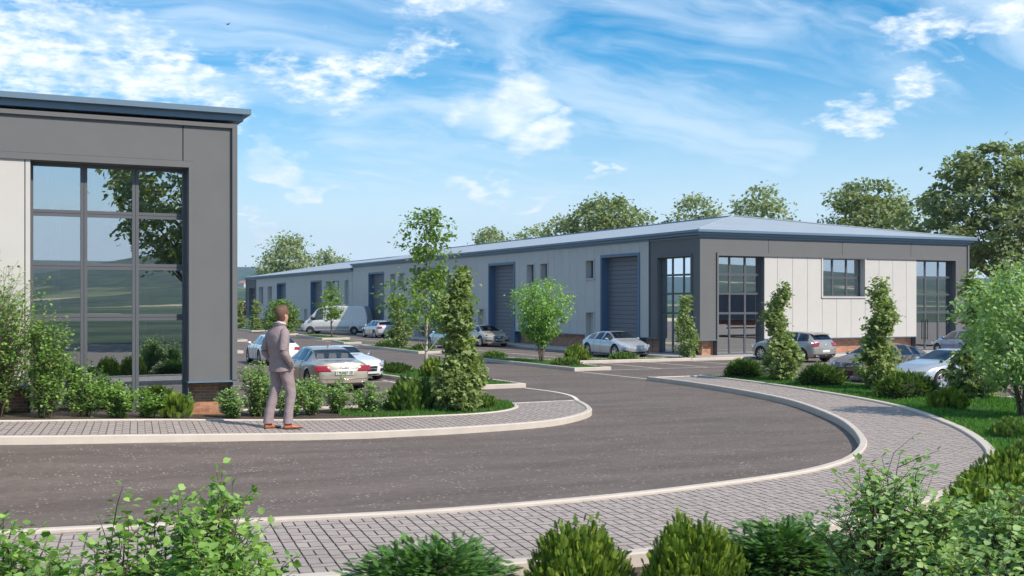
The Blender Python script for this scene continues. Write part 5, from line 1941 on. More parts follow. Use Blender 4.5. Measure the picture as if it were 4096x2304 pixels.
def car(spec, label, loc, heading, paint_mat, name='parked_car', cat='car', group=None):
    """heading: unit (x,y) the nose points to; loc: centre of the car on the ground"""
    S = CarShell(spec); L = S.L; NX, NV = S.NX, S.NV
    ang = math.atan2(heading[1], heading[0])
    c = Vector((loc[0], loc[1], loc[2])) - Vector((math.cos(ang), math.sin(ang), 0)) * (L / 2)
    root = empty(name, c, ang, label=label, cat=cat, group=group)
    P = S.P.copy()
    wr = spec['wr']; wx = spec['wheels']; R_ = wr + spec.get('archgap', .055)
    vt = S.vt
    vshould = vt[4]
    # side glass, screens
    isglass = np.zeros((NX - 1, NV - 1), bool)
    kind = np.zeros((NX - 1, NV - 1), int)
    xs = S.x
    v5, v6, v7 = vt[5], vt[6], vt[7]
    for i in range(NX - 1):
        xm = (xs[i] + xs[i + 1]) / 2
        gi = S.g[i]
        for (a, b_) in spec['side_glass']:
            for j in range(v5, v6):
                fr = (j - v5 + .5) / (v6 - v5)
                # pillars lean with the roof
                sl = spec.get('pillar_lean', (0.0, 0.0))
                aa = a + sl[0] * fr; bb = b_ - sl[1] * fr
                if aa < xm < bb and gi > .10: kind[i, j] = 1
        for key, kk in (('screen', 2), ('rear_screen', 3)):
            a, b_ = spec[key]
            if a < xm < b_: kind[i, v6 + 1:] = kk
        if 'glass_roof' in spec and spec['glass_roof'][0] < xm < spec['glass_roof'][1]: kind[i, v7 + 1:] = 4
    # wheel arches
    delv = np.zeros((NX - 1, NV - 1), bool)
    for w in wx:
        dx = P[:, :, 0] - w; dz = P[:, :, 2] - wr; d = np.hypot(dx, dz)
        inside = (d < R_)
        inside[:, vshould + 1:] = False
        f = inside[:-1, :-1] & inside[1:, :-1] & inside[:-1, 1:] & inside[1:, 1:]
        delv |= f
        anyf = np.zeros((NX, NV), bool)
        nf = ~f
        anyf[:-1, :-1] |= nf; anyf[1:, :-1] |= nf; anyf[:-1, 1:] |= nf; anyf[1:, 1:] |= nf
        mv = inside & anyf & (P[:, :, 2] > 0.05)
        k = R_ / np.maximum(d, 1e-4)
        # only vertices above the hub line are snapped radially, others sideways
        nx = w + dx * k; nz = wr + dz * k
        P[:, :, 0] = np.where(mv, nx, P[:, :, 0]); P[:, :, 2] = np.where(mv, np.maximum(nz, S.bot[:, None]), P[:, :, 2])
    both = []
    verts = []
    full = np.concatenate([P * np.array([1, 1, 1]), (P * np.array([1, -1, 1]))[:, ::-1][:, 1:]], axis=1)
    NF = full.shape[1]

    def jmap(j): return j if j < NV - 1 else 2 * (NV - 1) - 1 - j
    groups = {0: MB(), 1: MB(), 2: MB(), 3: MB(), 4: MB(), 5: MB()}
    idx = {k: {} for k in groups}

    def vid(k, i, j):
        m = idx[k]
        if (i, j) not in m:
            m[(i, j)] = len(groups[k].v); groups[k].v.append(tuple(full[i, j]))
        return m[(i, j)]
    for i in range(NX - 1):
        for j in range(NF - 1):
            jj = jmap(j)
            if delv[i, jj]: continue
            k = kind[i, jj]
            if k == 1 and j > NV - 1: k = 5
            g = groups[k]
            g.f.append((vid(k, i, j), vid(k, i + 1, j), vid(k, i + 1, j + 1), vid(k, i, j + 1))); g.mi.append(0)
    # end caps
    for end in (0, NX - 1):
        rows = []
        for j in range(NV):
            y0 = S.P[end, j, 1]; z0 = S.P[end, j, 2]
            row = []
            for t in np.linspace(-1, 1, 17):
                y = y0 * t
                row.append((S.end_x(y, z0, end != 0), y, z0))
            rows.append(row)
        groups[0].grid(rows)
    # merge cap seam for smooth shading
    me = groups[0].mesh('body', paint_mat, smooth=True)
    bm = bmesh.new(); bm.from_mesh(me); bmesh.ops.remove_doubles(bm, verts=bm.verts, dist=0.004); bmesh.ops.recalc_face_normals(bm, faces=bm.faces)
    bm.to_mesh(me); bm.free(); me.polygons.foreach_set('use_smooth', [True] * len(me.polygons))
    body = link_mesh('body', me, root)
    for k, nm in ((1, 'side_window'), (5, 'side_window'), (2, 'windscreen'), (3, 'rear_window'), (4, 'glass_roof')):
        if groups[k].f: groups[k].build(nm, 'car_glass', root, smooth=True)
    # dark tub: wheel wells, floor, cabin lining
    mb = MB()
    zb = float(S.bot.min()) + .02
    mb.box((.25, -S.W2 * .78, zb), (L - .3, S.W2 * .78, zb + .12))
    for w in wx:
        mb.box((w - R_, -S.W2 * .62, zb), (w + R_, S.W2 * .62, wr + R_ - .05))
        for sgn in (-1, 1):
            rows = [[(w + R_ * math.cos(a), sgn * y, wr + R_ * math.sin(a)) for a in [math.pi * (-.1 + 1.2 * k / 12) for k in range(13)]] for y in (S.W2 * .955, S.W2 * .6)]
            mb.grid(rows)
    gx = [x for x, g in zip(S.x, S.g) if g > .12]
    mb.box((gx[0] + .3, -S.W2 * .8, zb), (gx[-1] - .2, S.W2 * .8, float(np.median(S.sh)) - .12))
    mb.build('underbody', 'black_trim', root, recalc=False)
    # window trim line and door seams
    mb = MB()
    for sgn in (-1, 1):
        for xd in spec.get('seams', ()):
            pts = [S.at(xd, v, .002, sgn) for v in np.linspace(1.5, vt[5] - .2, 9)]
            mb.tube(pts, .006, 4)
        if spec.get('sill', True):
            pts = [S.at(x, 1.2, .004, sgn) for x in np.linspace(wx[0] + R_ + .03, wx[1] - R_ - .03, 8)]
            mb.tube(pts, .012, 4)
    mb.build('door_seam', 'black_trim', root)
    if spec.get('chrome_line', True):
        mb = MB()
        for sgn in (-1, 1):
            a = spec['side_glass'][0][0] - .03; b_ = spec['side_glass'][-1][1] + .02
            mb.tube([S.at(x, vt[5] + .0, .006, sgn) for x in np.linspace(a, b_, 16)], .010, 4)
        mb.build('window_trim', spec.get('trim_mat', 'chrome'), root)
    for sgn in (-1, 1):
        for xd in spec.get('handles', ()):
            mb = MB(); p = S.at(xd, vt[4] - 2.2, .0, sgn)
            mb.box((p[0] - .09, p[1] - .012, p[2] - .013), (p[0] + .09, p[1] + .012, p[2] + .013)) if False else mb.tube([(p[0] - .09, p[1], p[2]), (p[0] - .05, p[1] + sgn * .028, p[2]), (p[0] + .05, p[1] + sgn * .028, p[2]), (p[0] + .09, p[1], p[2])], .012, 5)
            mb.build('door_handle', paint_mat, root)
    # mirrors
    mx = spec['mirror']
    for sgn in (-1, 1):
        p = S.at(mx, vt[5] - .2, 0, sgn)
        mb = MB(); k = spec.get('mirror_scale', 1.0)
        rows = []
        for (dx, sc) in ((-.10, .25), (-.085, .8), (-.02, 1.0), (.06, .8), (.11, .3)):
            rows.append([(p[0] + dx * k, p[1] + sgn * (.12 + .10 * sc * math.cos(a)) * k, p[2] + (.09 + .075 * sc * math.sin(a)) * k * spec.get('mirror_tall', 1)) for a in [6.2832 * q / 10 for q in range(10)]])
        mb.grid(rows, closed=True)
        mb.add(rows[0], [tuple(range(10))]); mb.add(rows[-1], [tuple(range(10))])
        mb.tube([(p[0] + .02, p[1] - sgn * .02, p[2] + .02), (p[0] + .01, p[1] + sgn * .09 * k, p[2] + .06)], .018, 5)
        mb.build('wing_mirror', spec.get('mirror_mat', paint_mat), root, smooth=True)
    # wheels
    wm = wheel_meshes(wr, spec.get('tw', .235), spec.get('rim', 'spoke'), spec.get('nsp', 10))
    tr = S.W2 - spec.get('tw', .235) / 2 - .012
    for w in wx:
        for sgn in (-1, 1):
            e = link_mesh('wheel', wm[0], root)
            e.location = (w, sgn * tr, wr); e.rotation_euler = (0, 0, 0 if sgn > 0 else math.pi)
            r = link_mesh('rim', wm[1], e)
    # seats with headrests
    sm = spec.get('seat', 'seat_dark')
    if sm:
        for (x, ys) in spec['seats']:
            for y in ys:
                mb = MB(); zs = spec.get('seat_z', .55)
                def cush(x0, x1, y0, y1, z0, z1, ln=0.0):
                    mb.add([(x0, y0, z0), (x1, y0, z0), (x1, y1, z0), (x0, y1, z0), (x0 - ln + .02, y0 + .03, z1), (x1 - ln - .02, y0 + .03, z1), (x1 - ln - .02, y1 - .03, z1), (x0 - ln + .02, y1 - .03, z1)],
                           [(0, 3, 2, 1), (4, 5, 6, 7), (0, 1, 5, 4), (1, 2, 6, 5), (2, 3, 7, 6), (3, 0, 4, 7)])
                cush(x - .05, x + .12, y - .25, y + .25, zs - .1, zs + .44, .14)
                cush(x - .22, x - .11, y - .14, y + .14, zs + .47, zs + .66, .03)
                mb.tube([(x - .15, y, zs + .42), (x - .17, y, zs + .5)], .02, 4)
                mb.build('seat', sm, root)
    if spec.get('wheel_x'):
        mb = MB()
        cx_, cy_, cz_ = spec['wheel_x'], .38, spec.get('seat_z', .55) + .32
        mb.tube([(cx_ - .07 * math.sin(a), cy_ + .18 * math.cos(a), cz_ + .17 * math.sin(a)) for a in [6.2832 * k / 14 for k in range(15)]], .014, 5)
        mb.build('steering_wheel', 'black_trim', root)
    # end fittings
    for fit in spec.get('fit', ()):
        nm, mat_, front, quads = fit[0], fit[1], fit[2], fit[3]
        off = fit[4] if len(fit) > 4 else .012
        mirror = fit[5] if len(fit) > 5 else False
        for sgn in ((1, -1) if mirror else (1,)):
            mb = MB()
            for q in quads:
                qq = [(y * sgn, z) for y, z in q]
                pm = S.end_patch(qq, front, off)
                mb.add(pm.v, pm.f)
            mb.build(nm, mat_, root, smooth=True)
    return root, S


def emblem_rings(S, root, y, z, front, r=.045, n=4, gap=.062, mat='chrome', x_off=.03):
    mb = MB()
    for k in range(n):
        cy = y + (k - (n - 1) / 2) * gap
        pts = []
        for q in range(17):
            a = 6.2832 * q / 16
            yy, zz = cy + r * math.cos(a), z + r * math.sin(a)
            x = S.end_x(yy, zz, front) + (x_off if front else -x_off)
            pts.append((x, yy, zz))
        mb.tube(pts, .0075, 4, cap=False)
    mb.build('badge', mat, root)


def badge_strokes(S, root, strokes, y, z, front, k=1.0, w=.007, mat='chrome', x_off=.03, ring=None):
    mb = MB()
    for st in strokes:
        mb.tube([((S.end_x(y + a * k, z + b * k, front) + (x_off if front else -x_off)), y + a * k, z + b * k) for a, b in st], w, 4)
    if ring:
        mb.tube([((S.end_x(y + ring * math.cos(a), z + ring * math.sin(a), front) + (x_off if front else -x_off)), y + ring * math.cos(a), z + ring * math.sin(a)) for a in [6.2832 * q / 20 for q in range(21)]], w, 4)
    mb.build('badge', mat, root)


GLYPH = {  # strokes on a unit box, block capitals
    'E': [[(1, 1), (0, 1), (0, 0), (1, 0)], [(0, .5), (.8, .5)]], 'V': [[(0, 1), (.5, 0), (1, 1)]],
    'R': [[(0, 0), (0, 1), (.9, 1), (1, .85), (1, .6), (.9, .5), (0, .5)], [(.45, .5), (1, 0)]],
    'M': [[(0, 0), (0, 1), (.5, .4), (1, 1), (1, 0)]], 'O': [[(0, .1), (0, .9), (.15, 1), (.85, 1), (1, .9), (1, .1), (.85, 0), (.15, 0), (0, .1)]],
    'T': [[(0, 1), (1, 1)], [(.5, 1), (.5, 0)]], 'I': [[(.5, 0), (.5, 1)]], 'N': [[(0, 0), (0, 1), (1, 0), (1, 1)]],
    'A': [[(0, 0), (.5, 1), (1, 0)], [(.2, .4), (.8, .4)]], '8': [[(.1, .5), (0, .7), (.1, 1), (.9, 1), (1, .7), (.9, .5), (.1, .5), (0, .25), (.1, 0), (.9, 0), (1, .25), (.9, .5)]],
    'P': [[(0, 0), (0, 1), (1, 1), (1, .5), (0, .5)]], 'S': [[(1, 1), (0, 1), (0, .5), (1, .5), (1, 0), (0, 0)]]}


def number_plate(S, root, zc, front, text, w=.52, h=.12, y=0.0, extra=.03):
    x = S.end_x(y, zc, front)
    sg = 1 if front else -1
    mb = MB()
    x0 = x + sg * (extra - .02); x1 = x + sg * extra
    mb.box((min(x0, x1), y - w / 2, zc - h / 2), (max(x0, x1), y + w / 2, zc + h / 2))
    pl = mb.build('number_plate', 'plate', root)
    if text:
        mb = MB()
        cw = w * .92 / len(text)
        for i, ch in enumerate(text):
            # reading direction: seen from outside, left to right
            for st in GLYPH[ch]:
                pts = []
                for a, b in st:
                    u = (-w * .46 + (i + .16 + a * .66) * cw)
                    pts.append((x1 + sg * .003, y + (u if front else -u) * 1, zc + (b - .5) * h * .68))
                mb.tube(pts, .0082, 4)
        mb.build('lettering', 'plate_ink', pl)
    return pl


SEDAN = dict(L=5.1, W=1.93, roofw=1.16, wr=.365, wheels=(1.10, 4.10), tw=.25, rim='twin', nsp=10, kf=.30, kr=.16, leanf=.10, leanr=.13, zc=.55,
             top=[(0, .97), (.06, 1.0), (.5, 1.03), (.85, 1.05), (1.55, 1.36), (2.0, 1.44), (2.6, 1.46), (3.05, 1.42), (3.95, 1.03), (4.6, .92), (4.95, .80), (5.1, .70)],
             sh=[(0, .88), (.5, .93), (2, .95), (3.8, .93), (4.6, .82), (5.1, .60)], plan=[(0, .80), (.12, .88), (.6, .95), (2.5, .965), (4.2, .955), (4.8, .89), (5.1, .80)],
             bot=[(0, .33), (.3, .24), (.8, .20), (4.5, .20), (5.1, .24)], side_glass=[(1.45, 1.80), (1.87, 2.66), (2.74, 3.62)], pillar_lean=(.05, .0),
             screen=(3.02, 3.90), rear_screen=(.92, 1.62), seams=(1.9, 2.72, 3.72), handles=(2.05, 2.95), mirror=3.42, seats=[(1.55, (-.42, 0, .42)), (2.6, (-.4, .4))], seat='seat_cream', wheel_x=3.15,
             seat_z=.58)

sedan_rear = [
    ('tail_light', 'lamp_red', False, [[(.42, .70), (.93, .70), (.92, .89), (.55, .89)]], .022, True),
    ('rear_panel', 'chrome', False, [[(-.88, .455), (.88, .455), (.88, .475), (-.88, .475)]], .02),
    ('boot_recess', 'paint_beige', False, [[(-.40, .58), (.40, .58), (.47, .76), (-.47, .76)]], .015),
    ('bumper_insert', 'black_trim', False, [[(-.72, .255), (.72, .255), (.76, .30), (-.76, .30)]], .010)]
sedan_front = [
    ('headlight', 'lamp_clear', True, [[(.50, .64), (.90, .66), (.90, .76), (.52, .74)]], .016, True),
    ('grille', 'black_trim', True, [[(-.26, .34), (.26, .34), (.38, .74), (-.38, .74)]], .020),
    ('air_intake', 'black_trim', True, [[(.46, .36), (.88, .40), (.88, .50), (.48, .46)]], .014, True)]


def grille_bars(S, root, z0, z1, w0, w1, n, mat='chrome', frame=True, xo=.035, r=.007, vertical=False):
    mb = MB()
    for i in range(n):
        t = i / max(1, n - 1)
        if vertical:
            for z in (0,):
                yy = (-1 + 2 * t)
                mb.tube([(S.end_x(yy * w0, z0, True) + xo, yy * w0, z0), (S.end_x(yy * w1, z1, True) + xo, yy * w1, z1)], r, 4)
        else:
            z = z0 + (z1 - z0) * t; w = w0 + (w1 - w0) * t
            mb.tube([(S.end_x(y, z, True) + xo, y, z) for y in np.linspace(-w, w, 7)], r, 4)
    if frame:
        pts = [(-w0, z0), (w0, z0), (w1, z1), (-w1, z1), (-w0, z0)]
        q = []
        for (a, b_), (c, d) in zip(pts[:-1], pts[1:]):
            for t in (0, .25, .5, .75): q.append((a + (c - a) * t, b_ + (d - b_) * t))
        q.append(pts[0])
        mb.tube([(S.end_x(y, z, True) + xo, y, z) for y, z in q], r * 1.6, 4)
    mb.build('grille_bars', mat, root)


def exhausts(S, root, ys, z=.31, r=.045):
    for y in ys:
        mb = MB()
        x = S.end_x(y, z, False)
        rows = [[(x - .04 + dx, y + rr * 1.35 * math.cos(a), z + rr * math.sin(a)) for a in [6.2832 * k / 14 for k in range(14)]] for dx, rr in ((.08, r), (0, r), (0, r * .8), (.08, r * .75))]
        mb.grid(rows, closed=True)
        mb.build('exhaust_pipe', 'chrome', root, smooth=False)


# 1 beige saloon, rear to the viewer
root, S = car(dict(SEDAN, fit=sedan_rear), 'beige metallic saloon parked rear on right behind the man', (11.36, 38.35, 0), (0, 1), 'paint_beige')
number_plate(S, root, .665, False, 'EVERMOTION', w=.60, h=.13, extra=.035)
emblem_rings(S, root, 0, .825, False, x_off=.02)
badge_strokes(S, root, [[(a * .8, b) for a, b in st] for st in GLYPH['A']], .66, .60, False, k=-.05 if False else .05, w=.004)
exhausts(S, root, (-.66, .66))
mb = MB(); mb.tube([(1.9, 0, 1.44), (1.82, 0, 1.50), (1.70, 0, 1.52)], [.03, .02, .008], 5); mb.build('antenna', 'seat_cream', root)

# 2 silver-beige saloon by the roller door, nose to the viewer
root, S = car(dict(SEDAN, fit=sedan_front, seat='seat_dark'), 'silver beige saloon with dark barred grille parked nose out by the roller doors', (32.75, 72.0, 0), (0, -1), 'paint_beige')
grille_bars(S, root, .36, .73, .27, .37, 7)
emblem_rings(S, root, 0, .655, True, r=.05, gap=.07, x_off=.05)
number_plate(S, root, .49, True, 'EVERMOTION', w=.52, h=.11, extra=.06)

COUPE = dict(L=4.64, W=1.94, roofw=1.02, wr=.35, wheels=(.92, 3.62), tw=.26, rim='wide', nsp=5, kf=.42, kr=.22, leanf=.20, leanr=.2, zc=.50,
             top=[(0, .86), (.2, .92), (.7, 1.06), (1.2, 1.22), (1.6, 1.26), (2.0, 1.22), (2.55, .96), (3.4, .90), (4.2, .78), (4.5, .68), (4.64, .60)],
             sh=[(0, .78), (.7, .88), (2.2, .86), (3.6, .80), (4.3, .70), (4.64, .52)], plan=[(0, .78), (.2, .9), (.9, .97), (2.3, .93), (3.6, .96), (4.3, .90), (4.64, .72)],
             bot=[(0, .30), (.4, .18), (4.2, .16), (4.64, .20)], side_glass=[(1.05, 2.35)], screen=(1.98, 2.52), rear_screen=(.5, 1.15), seams=(1.35, 2.55), mirror=2.45,
             seats=[(1.35, (-.36, .36))], seat_z=.42, mirror_mat='chrome', pillar_lean=(.1, 0), wheel_x=1.95,
             fit=[('headlight', 'lamp_clear', True, [[(.62, .54), (.84, .56), (.86, .76), (.70, .74)]], .022, True),
                  ('grille', 'black_trim', True, [[(-.48, .36), (.48, .36), (.52, .56), (-.52, .56)]], .018),
                  ('air_intake', 'black_trim', True, [[(.64, .34), (.86, .38), (.88, .48), (.66, .46)]], .014, True),
                  ('lower_grille', 'black_trim', True, [[(-.66, .21), (.66, .21), (.6, .27), (-.6, .27)]], .014)])
root, S = car(COUPE, 'white long nosed sports coupe parked nose out beside the beige saloon', (13.75, 43.3, 0), (.03, -1), 'paint_white')
badge_strokes(S, root, [[(0, 0), (0, 1)], [(0, 0), (.87, -.5)], [(0, 0), (-.87, -.5)]], 0, .46, True, k=.085, w=.010, x_off=.05, ring=.09)
grille_bars(S, root, .455, .465, .12 * 4, .49, 2, r=.012, frame=False, xo=.03)

LIFT = dict(L=4.97, W=1.93, roofw=1.14, wr=.36, wheels=(1.05, 3.97), tw=.26, rim='wide', nsp=5, kf=.40, kr=.30, leanf=.22, leanr=.22, zc=.52,
            top=[(0, .90), (.12, .98), (.5, 1.10), (1.2, 1.30), (1.8, 1.39), (2.4, 1.42), (2.9, 1.38), (3.65, 1.02), (4.3, .88), (4.75, .72), (4.97, .60)],
            sh=[(0, .82), (.5, .93), (2, .93), (3.7, .88), (4.5, .76), (4.97, .54)], plan=[(0, .74), (.15, .86), (.8, .96), (2.5, .95), (4, .96), (4.7, .86), (4.97, .70)],
            bot=[(0, .32), (.4, .20), (4.5, .17), (4.97, .22)], side_glass=[(.95, 1.62), (1.69, 2.42), (2.5, 3.42)], screen=(2.88, 3.6), rear_screen=(.32, 1.35),
            seams=(1.75, 2.48, 3.5), handles=(1.95, 2.75), mirror=3.25, seats=[(1.5, (-.38, .38)), (2.45, (-.38, .38))], seat='seat_cream', seat_z=.5, pillar_lean=(.12, .0), chrome_line=False, wheel_x=2.95)
fr = [('headlight', 'lamp_clear', True, [[(.60, .54), (.84, .58), (.84, .72), (.66, .74)]], .02, True),
      ('air_intake', 'black_trim', True, [[(-.40, .26), (.40, .26), (.44, .36), (-.44, .36)]], .014),
      ('side_intake', 'black_trim', True, [[(.52, .28), (.84, .30), (.86, .46), (.56, .42)]], .014, True)]
rr_ = [('tail_light', 'lamp_red', False, [[(.52, .74), (.86, .72), (.84, .86), (.60, .88)]], .022, True),
       ('diffuser', 'black_trim', False, [[(-.7, .26), (.7, .26), (.74, .36), (-.74, .36)]], .012)]
root, S = car(dict(LIFT, fit=fr), 'silver grey four door sports saloon parked nose out on the left of the glazed corner', (32.55, 54.1, 0), (0, -1), 'paint_silver_cool')
root, S = car(dict(LIFT, fit=rr_), 'white four door sports saloon half hidden behind the man', (13.9, 55.3, 0), (.05, 1), 'paint_white')
number_plate(S, root, .58, False, '', extra=.03)
badge_strokes(S, root, [[(a * 2.2 - 1.0 + i * 3.1 - 8, b) for a, b in st] for i, ch in enumerate('PANAMERA' * 0 + '') for st in GLYPH.get(ch, [])] or [[(-6, .5), (6, .5)]], 0, .80, False, k=.02, w=.004, mat='black_trim', x_off=.012)

HATCH = dict(L=4.53, W=1.87, roofw=1.20, wr=.35, wheels=(.82, 3.55), tw=.235, rim='spoke', nsp=9, kf=.34, kr=.14, leanf=.22, leanr=.10, zc=.60,
             top=[(0, 1.02), (.08, 1.12), (.30, 1.32), (.55, 1.46), (1.3, 1.52), (2.1, 1.51), (2.6, 1.43), (3.4, 1.05), (4.0, .93), (4.4, .76), (4.53, .64)],
             sh=[(0, .94), (.4, 1.04), (1.5, 1.0), (3.3, .94), (4.1, .82), (4.53, .58)], plan=[(0, .80), (.12, .89), (.6, .935), (2.5, .925), (3.7, .93), (4.3, .84), (4.53, .70)],
             bot=[(0, .30), (.3, .22), (4.1, .19), (4.53, .24)], side_glass=[(.42, 1.12), (1.18, 1.92), (2.0, 3.1)], screen=(2.55, 3.36), rear_screen=(.10, .52), glass_roof=(1.9, 2.5),
             seams=(1.1, 1.96, 3.1), handles=(1.3, 2.2), mirror=2.95, seats=[(1.1, (-.36, .36)), (1.95, (-.36, .36))], seat_z=.62, pillar_lean=(.10, .0), chrome_line=True, trim_mat='black_trim',
             fit=[('tail_light', 'lamp_red', False, [[(.50, .80), (.84, .78), (.88, .98), (.40, .98)]], .022, True),
                  ('number_plate', 'plate', False, [[(-.26, .50), (.26, .50), (.26, .62), (-.26, .62)]], .012),
                  ('bumper_insert', 'black_trim', False, [[(-.68, .27), (.68, .27), (.84, .42), (-.84, .42)]], .020),
                  ('exhaust_trim', 'chrome', False, [[(.44, .285), (.68, .29), (.66, .345), (.46, .34)]], .032, True),
                  ('fog_light', 'lamp_red', False, [[(-.08, .31), (.08, .31), (.07, .37), (-.07, .37)]], .030),
                  ('headlight', 'lamp_clear', True, [[(.50, .66), (.84, .70), (.84, .84), (.60, .80)]], .016, True),
                  ('grille', 'black_trim', True, [[(-.4, .30), (.4, .30), (.5, .5), (-.5, .5)]], .014)])


def spoiler(S, root, x, mat):
    mb = MB()
    rows = [[(x + .22, y, S.at(x + .22, S.NV - 1)[2] - .03 * abs(y)), (x - .10, y * 1.02, S.at(x + .22, S.NV - 1)[2] - .05 - .05 * abs(y)), (x - .10, y * 1.02, S.at(x + .22, S.NV - 1)[2] - .085 - .05 * abs(y)), (x + .2, y, S.at(x + .22, S.NV - 1)[2] - .09)] for y in np.linspace(-.60, .60, 9)]
    mb.grid([list(r) for r in rows])
    mb.build('spoiler', mat, root, smooth=False)


root, S = car(HATCH, 'taupe grey hatchback with red tail lamps parked nose in at the far facade', (38.35, 46.35, 0), (-.14, .99), 'paint_taupe')
spoiler(S, root, .42, 'paint_taupe')
badge_strokes(S, root, [[(-1, -.6), (0, .4), (1, -.6)], [(-1, 0), (0, 1), (1, 0)]], 0, .90, False, k=.045, w=.008, x_off=.02)
root, S = car(HATCH, 'silver grey hatchback parked beside the back of the white van', (32.75, 93.7, 0), (.0, 1), 'paint_silver')
spoiler(S, root, .42, 'paint_silver')

MINI = dict(HATCH, L=3.72, W=1.69, roofw=1.14, wr=.31, wheels=(.62, 3.06), tw=.2, rim='spoke', nsp=6, kf=.30, kr=.16, leanf=.10, leanr=.08, zc=.6, archgap=.09,
            top=[(0, .98), (.06, 1.08), (.22, 1.34), (.5, 1.39), (1.4, 1.41), (2.05, 1.38), (2.5, 1.04), (3.1, .96), (3.6, .80), (3.72, .70)],
            sh=[(0, .90), (.4, .93), (2.4, .91), (3.3, .84), (3.72, .62)], plan=[(0, .74), (.12, .80), (.6, .845), (2.5, .84), (3.2, .82), (3.72, .66)],
            bot=[(0, .30), (.3, .20), (3.4, .18), (3.72, .22)], side_glass=[(.30, 1.1), (1.16, 2.3)], screen=(2.05, 2.45), rear_screen=(.08, .34), seams=(1.12, 2.4), handles=(1.4,), mirror=2.15,
            seats=[(1.5, (-.34, .34))], fit=[('tail_light', 'lamp_red', False, [[(.56, .62), (.74, .62), (.74, .90), (.58, .90)]], .02, True),
                                           ('bumper_insert', 'black_trim', False, [[(-.6, .26), (.6, .26), (.66, .36), (-.66, .36)]], .014)])
MINI.pop('glass_roof')
root, S = car(MINI, 'small mint blue car with white roof half hidden behind the tall young tree', (29.4, 70.4, 0), (.02, 1), 'paint_mint', name='small_parked_car')
mb = MB()
rows = []
for x in np.linspace(.34, 2.03, 14):
    rows.append([tuple(np.array(S.at(x, v, .006, s))) for s, vs in ((1, np.linspace(S.vt[6] + 1, S.NV - 1.01, 6)), (-1, np.linspace(S.NV - 1.01, S.vt[6] + 1, 6))) for v in vs])
mb.grid(rows); mb.build('roof_skin', 'paint_white', root, smooth=True)

# brown saloon nosing to the lawn
CC = dict(SEDAN, L=4.80, W=1.86, roofw=1.08, wr=.34, wheels=(1.02, 3.73), rim='spoke', nsp=8, kf=.34, leanf=.14,
          top=[(0, .94), (.1, .98), (.55, 1.04), (1.3, 1.30), (1.9, 1.40), (2.4, 1.42), (2.85, 1.37), (3.65, 1.0), (4.3, .90), (4.65, .80), (4.8, .72)],
          sh=[(0, .86), (.5, .92), (2, .93), (3.6, .90), (4.4, .80), (4.8, .64)], plan=[(0, .78), (.12, .85), (.6, .92), (2.5, .93), (4, .92), (4.6, .84), (4.8, .74)],
          bot=[(0, .32), (.3, .24), (4.4, .20), (4.8, .24)], side_glass=[(1.15, 1.62), (1.69, 2.36), (2.44, 3.42)], screen=(2.82, 3.6), rear_screen=(.7, 1.4), glass_roof=(1.7, 2.7), seams=(1.75, 2.42, 3.48),
          handles=(1.95, 2.7), mirror=3.2, seat='seat_dark',
          fit=[('headlight', 'lamp_clear', True, [[(.44, .62), (.82, .66), (.82, .80), (.42, .75)]], .02, True),
               ('grille', 'black_trim', True, [[(-.38, .58), (.38, .58), (.42, .74), (-.42, .74)]], .020),
               ('lower_grille', 'black_trim', True, [[(-.34, .26), (.34, .26), (.40, .44), (-.40, .44)]], .014),
               ('fog_lamp', 'black_trim', True, [[(.48, .30), (.80, .32), (.80, .44), (.46, .42)]], .018, True),
               ('fog_lens', 'lamp_clear', True, [[(.56, .41), (.72, .42), (.72, .46), (.56, .45)]], .035, True)])
root, S = car(CC, 'brown saloon with chrome grille parked facing the lawn behind the dark domes', (31.85, 33.2, 0), (-.98, -.19), 'paint_brown')
grille_bars(S, root, .59, .735, .38, .42, 4)
badge_strokes(S, root, [[(-.45, .8), (0, .05), (.45, .8)], [(-.75, .35), (-.35, -.75), (0, -.1), (.35, -.75), (.75, .35)]], 0, .665, True, k=.075, w=.008, x_off=.055, ring=.085)

SIX = dict(CC, L=4.82, W=1.86, roofw=1.04, wr=.345, wheels=(1.02, 3.82), rim='wide', nsp=5, tw=.25, kf=.36, leanf=.16,
           top=[(0, .90), (.1, .94), (.6, .99), (1.3, 1.24), (1.9, 1.35), (2.3, 1.365), (2.7, 1.31), (3.45, .98), (4.2, .86), (4.65, .72), (4.82, .60)],
           sh=[(0, .82), (.5, .88), (2, .88), (3.5, .87), (4.4, .74), (4.82, .54)], side_glass=[(1.2, 2.05), (2.12, 3.2)], screen=(2.68, 3.4), rear_screen=(.75, 1.35), seams=(2.08, 3.3), handles=(2.25,), mirror=3.0,
           seats=[(1.35, (-.36, .36)), (2.2, (-.36, .36))], seat='seat_red', seat_z=.48,
           fit=[('headlight', 'lamp_clear', True, [[(.42, .52), (.84, .56), (.86, .68), (.46, .62)]], .022, True),
                ('grille', 'black_trim', True, [[(.03, .42), (.24, .42), (.28, .58), (.03, .58)]], .020, True),
                ('lower_grille', 'black_trim', True, [[(-.36, .22), (.36, .22), (.40, .34), (-.40, .34)]], .014)])
SIX.pop('glass_roof')
root, S = car(SIX, 'silver coupe with five spoke wheels and red seats at the right edge of the lawn', (30.95, 29.0, 0), (-1, -.02), 'paint_silver_cool')
for sg in (1, -1):
    mb = MB()
    for k in range(8):
        y = sg * (.05 + .026 * k)
        mb.tube([(S.end_x(y, .43, True) + .03, y, .43), (S.end_x(y, .57, True) + .03, y, .57)], .006, 4)
    mb.build('grille_bars', 'chrome', root)
p = S.end_x(0, .64)
badge_strokes(S, root, [[(-1, 0), (1, 0)], [(0, -1), (0, 1)]], 0, .635, True, k=.03, w=.006, x_off=.02, ring=.038)

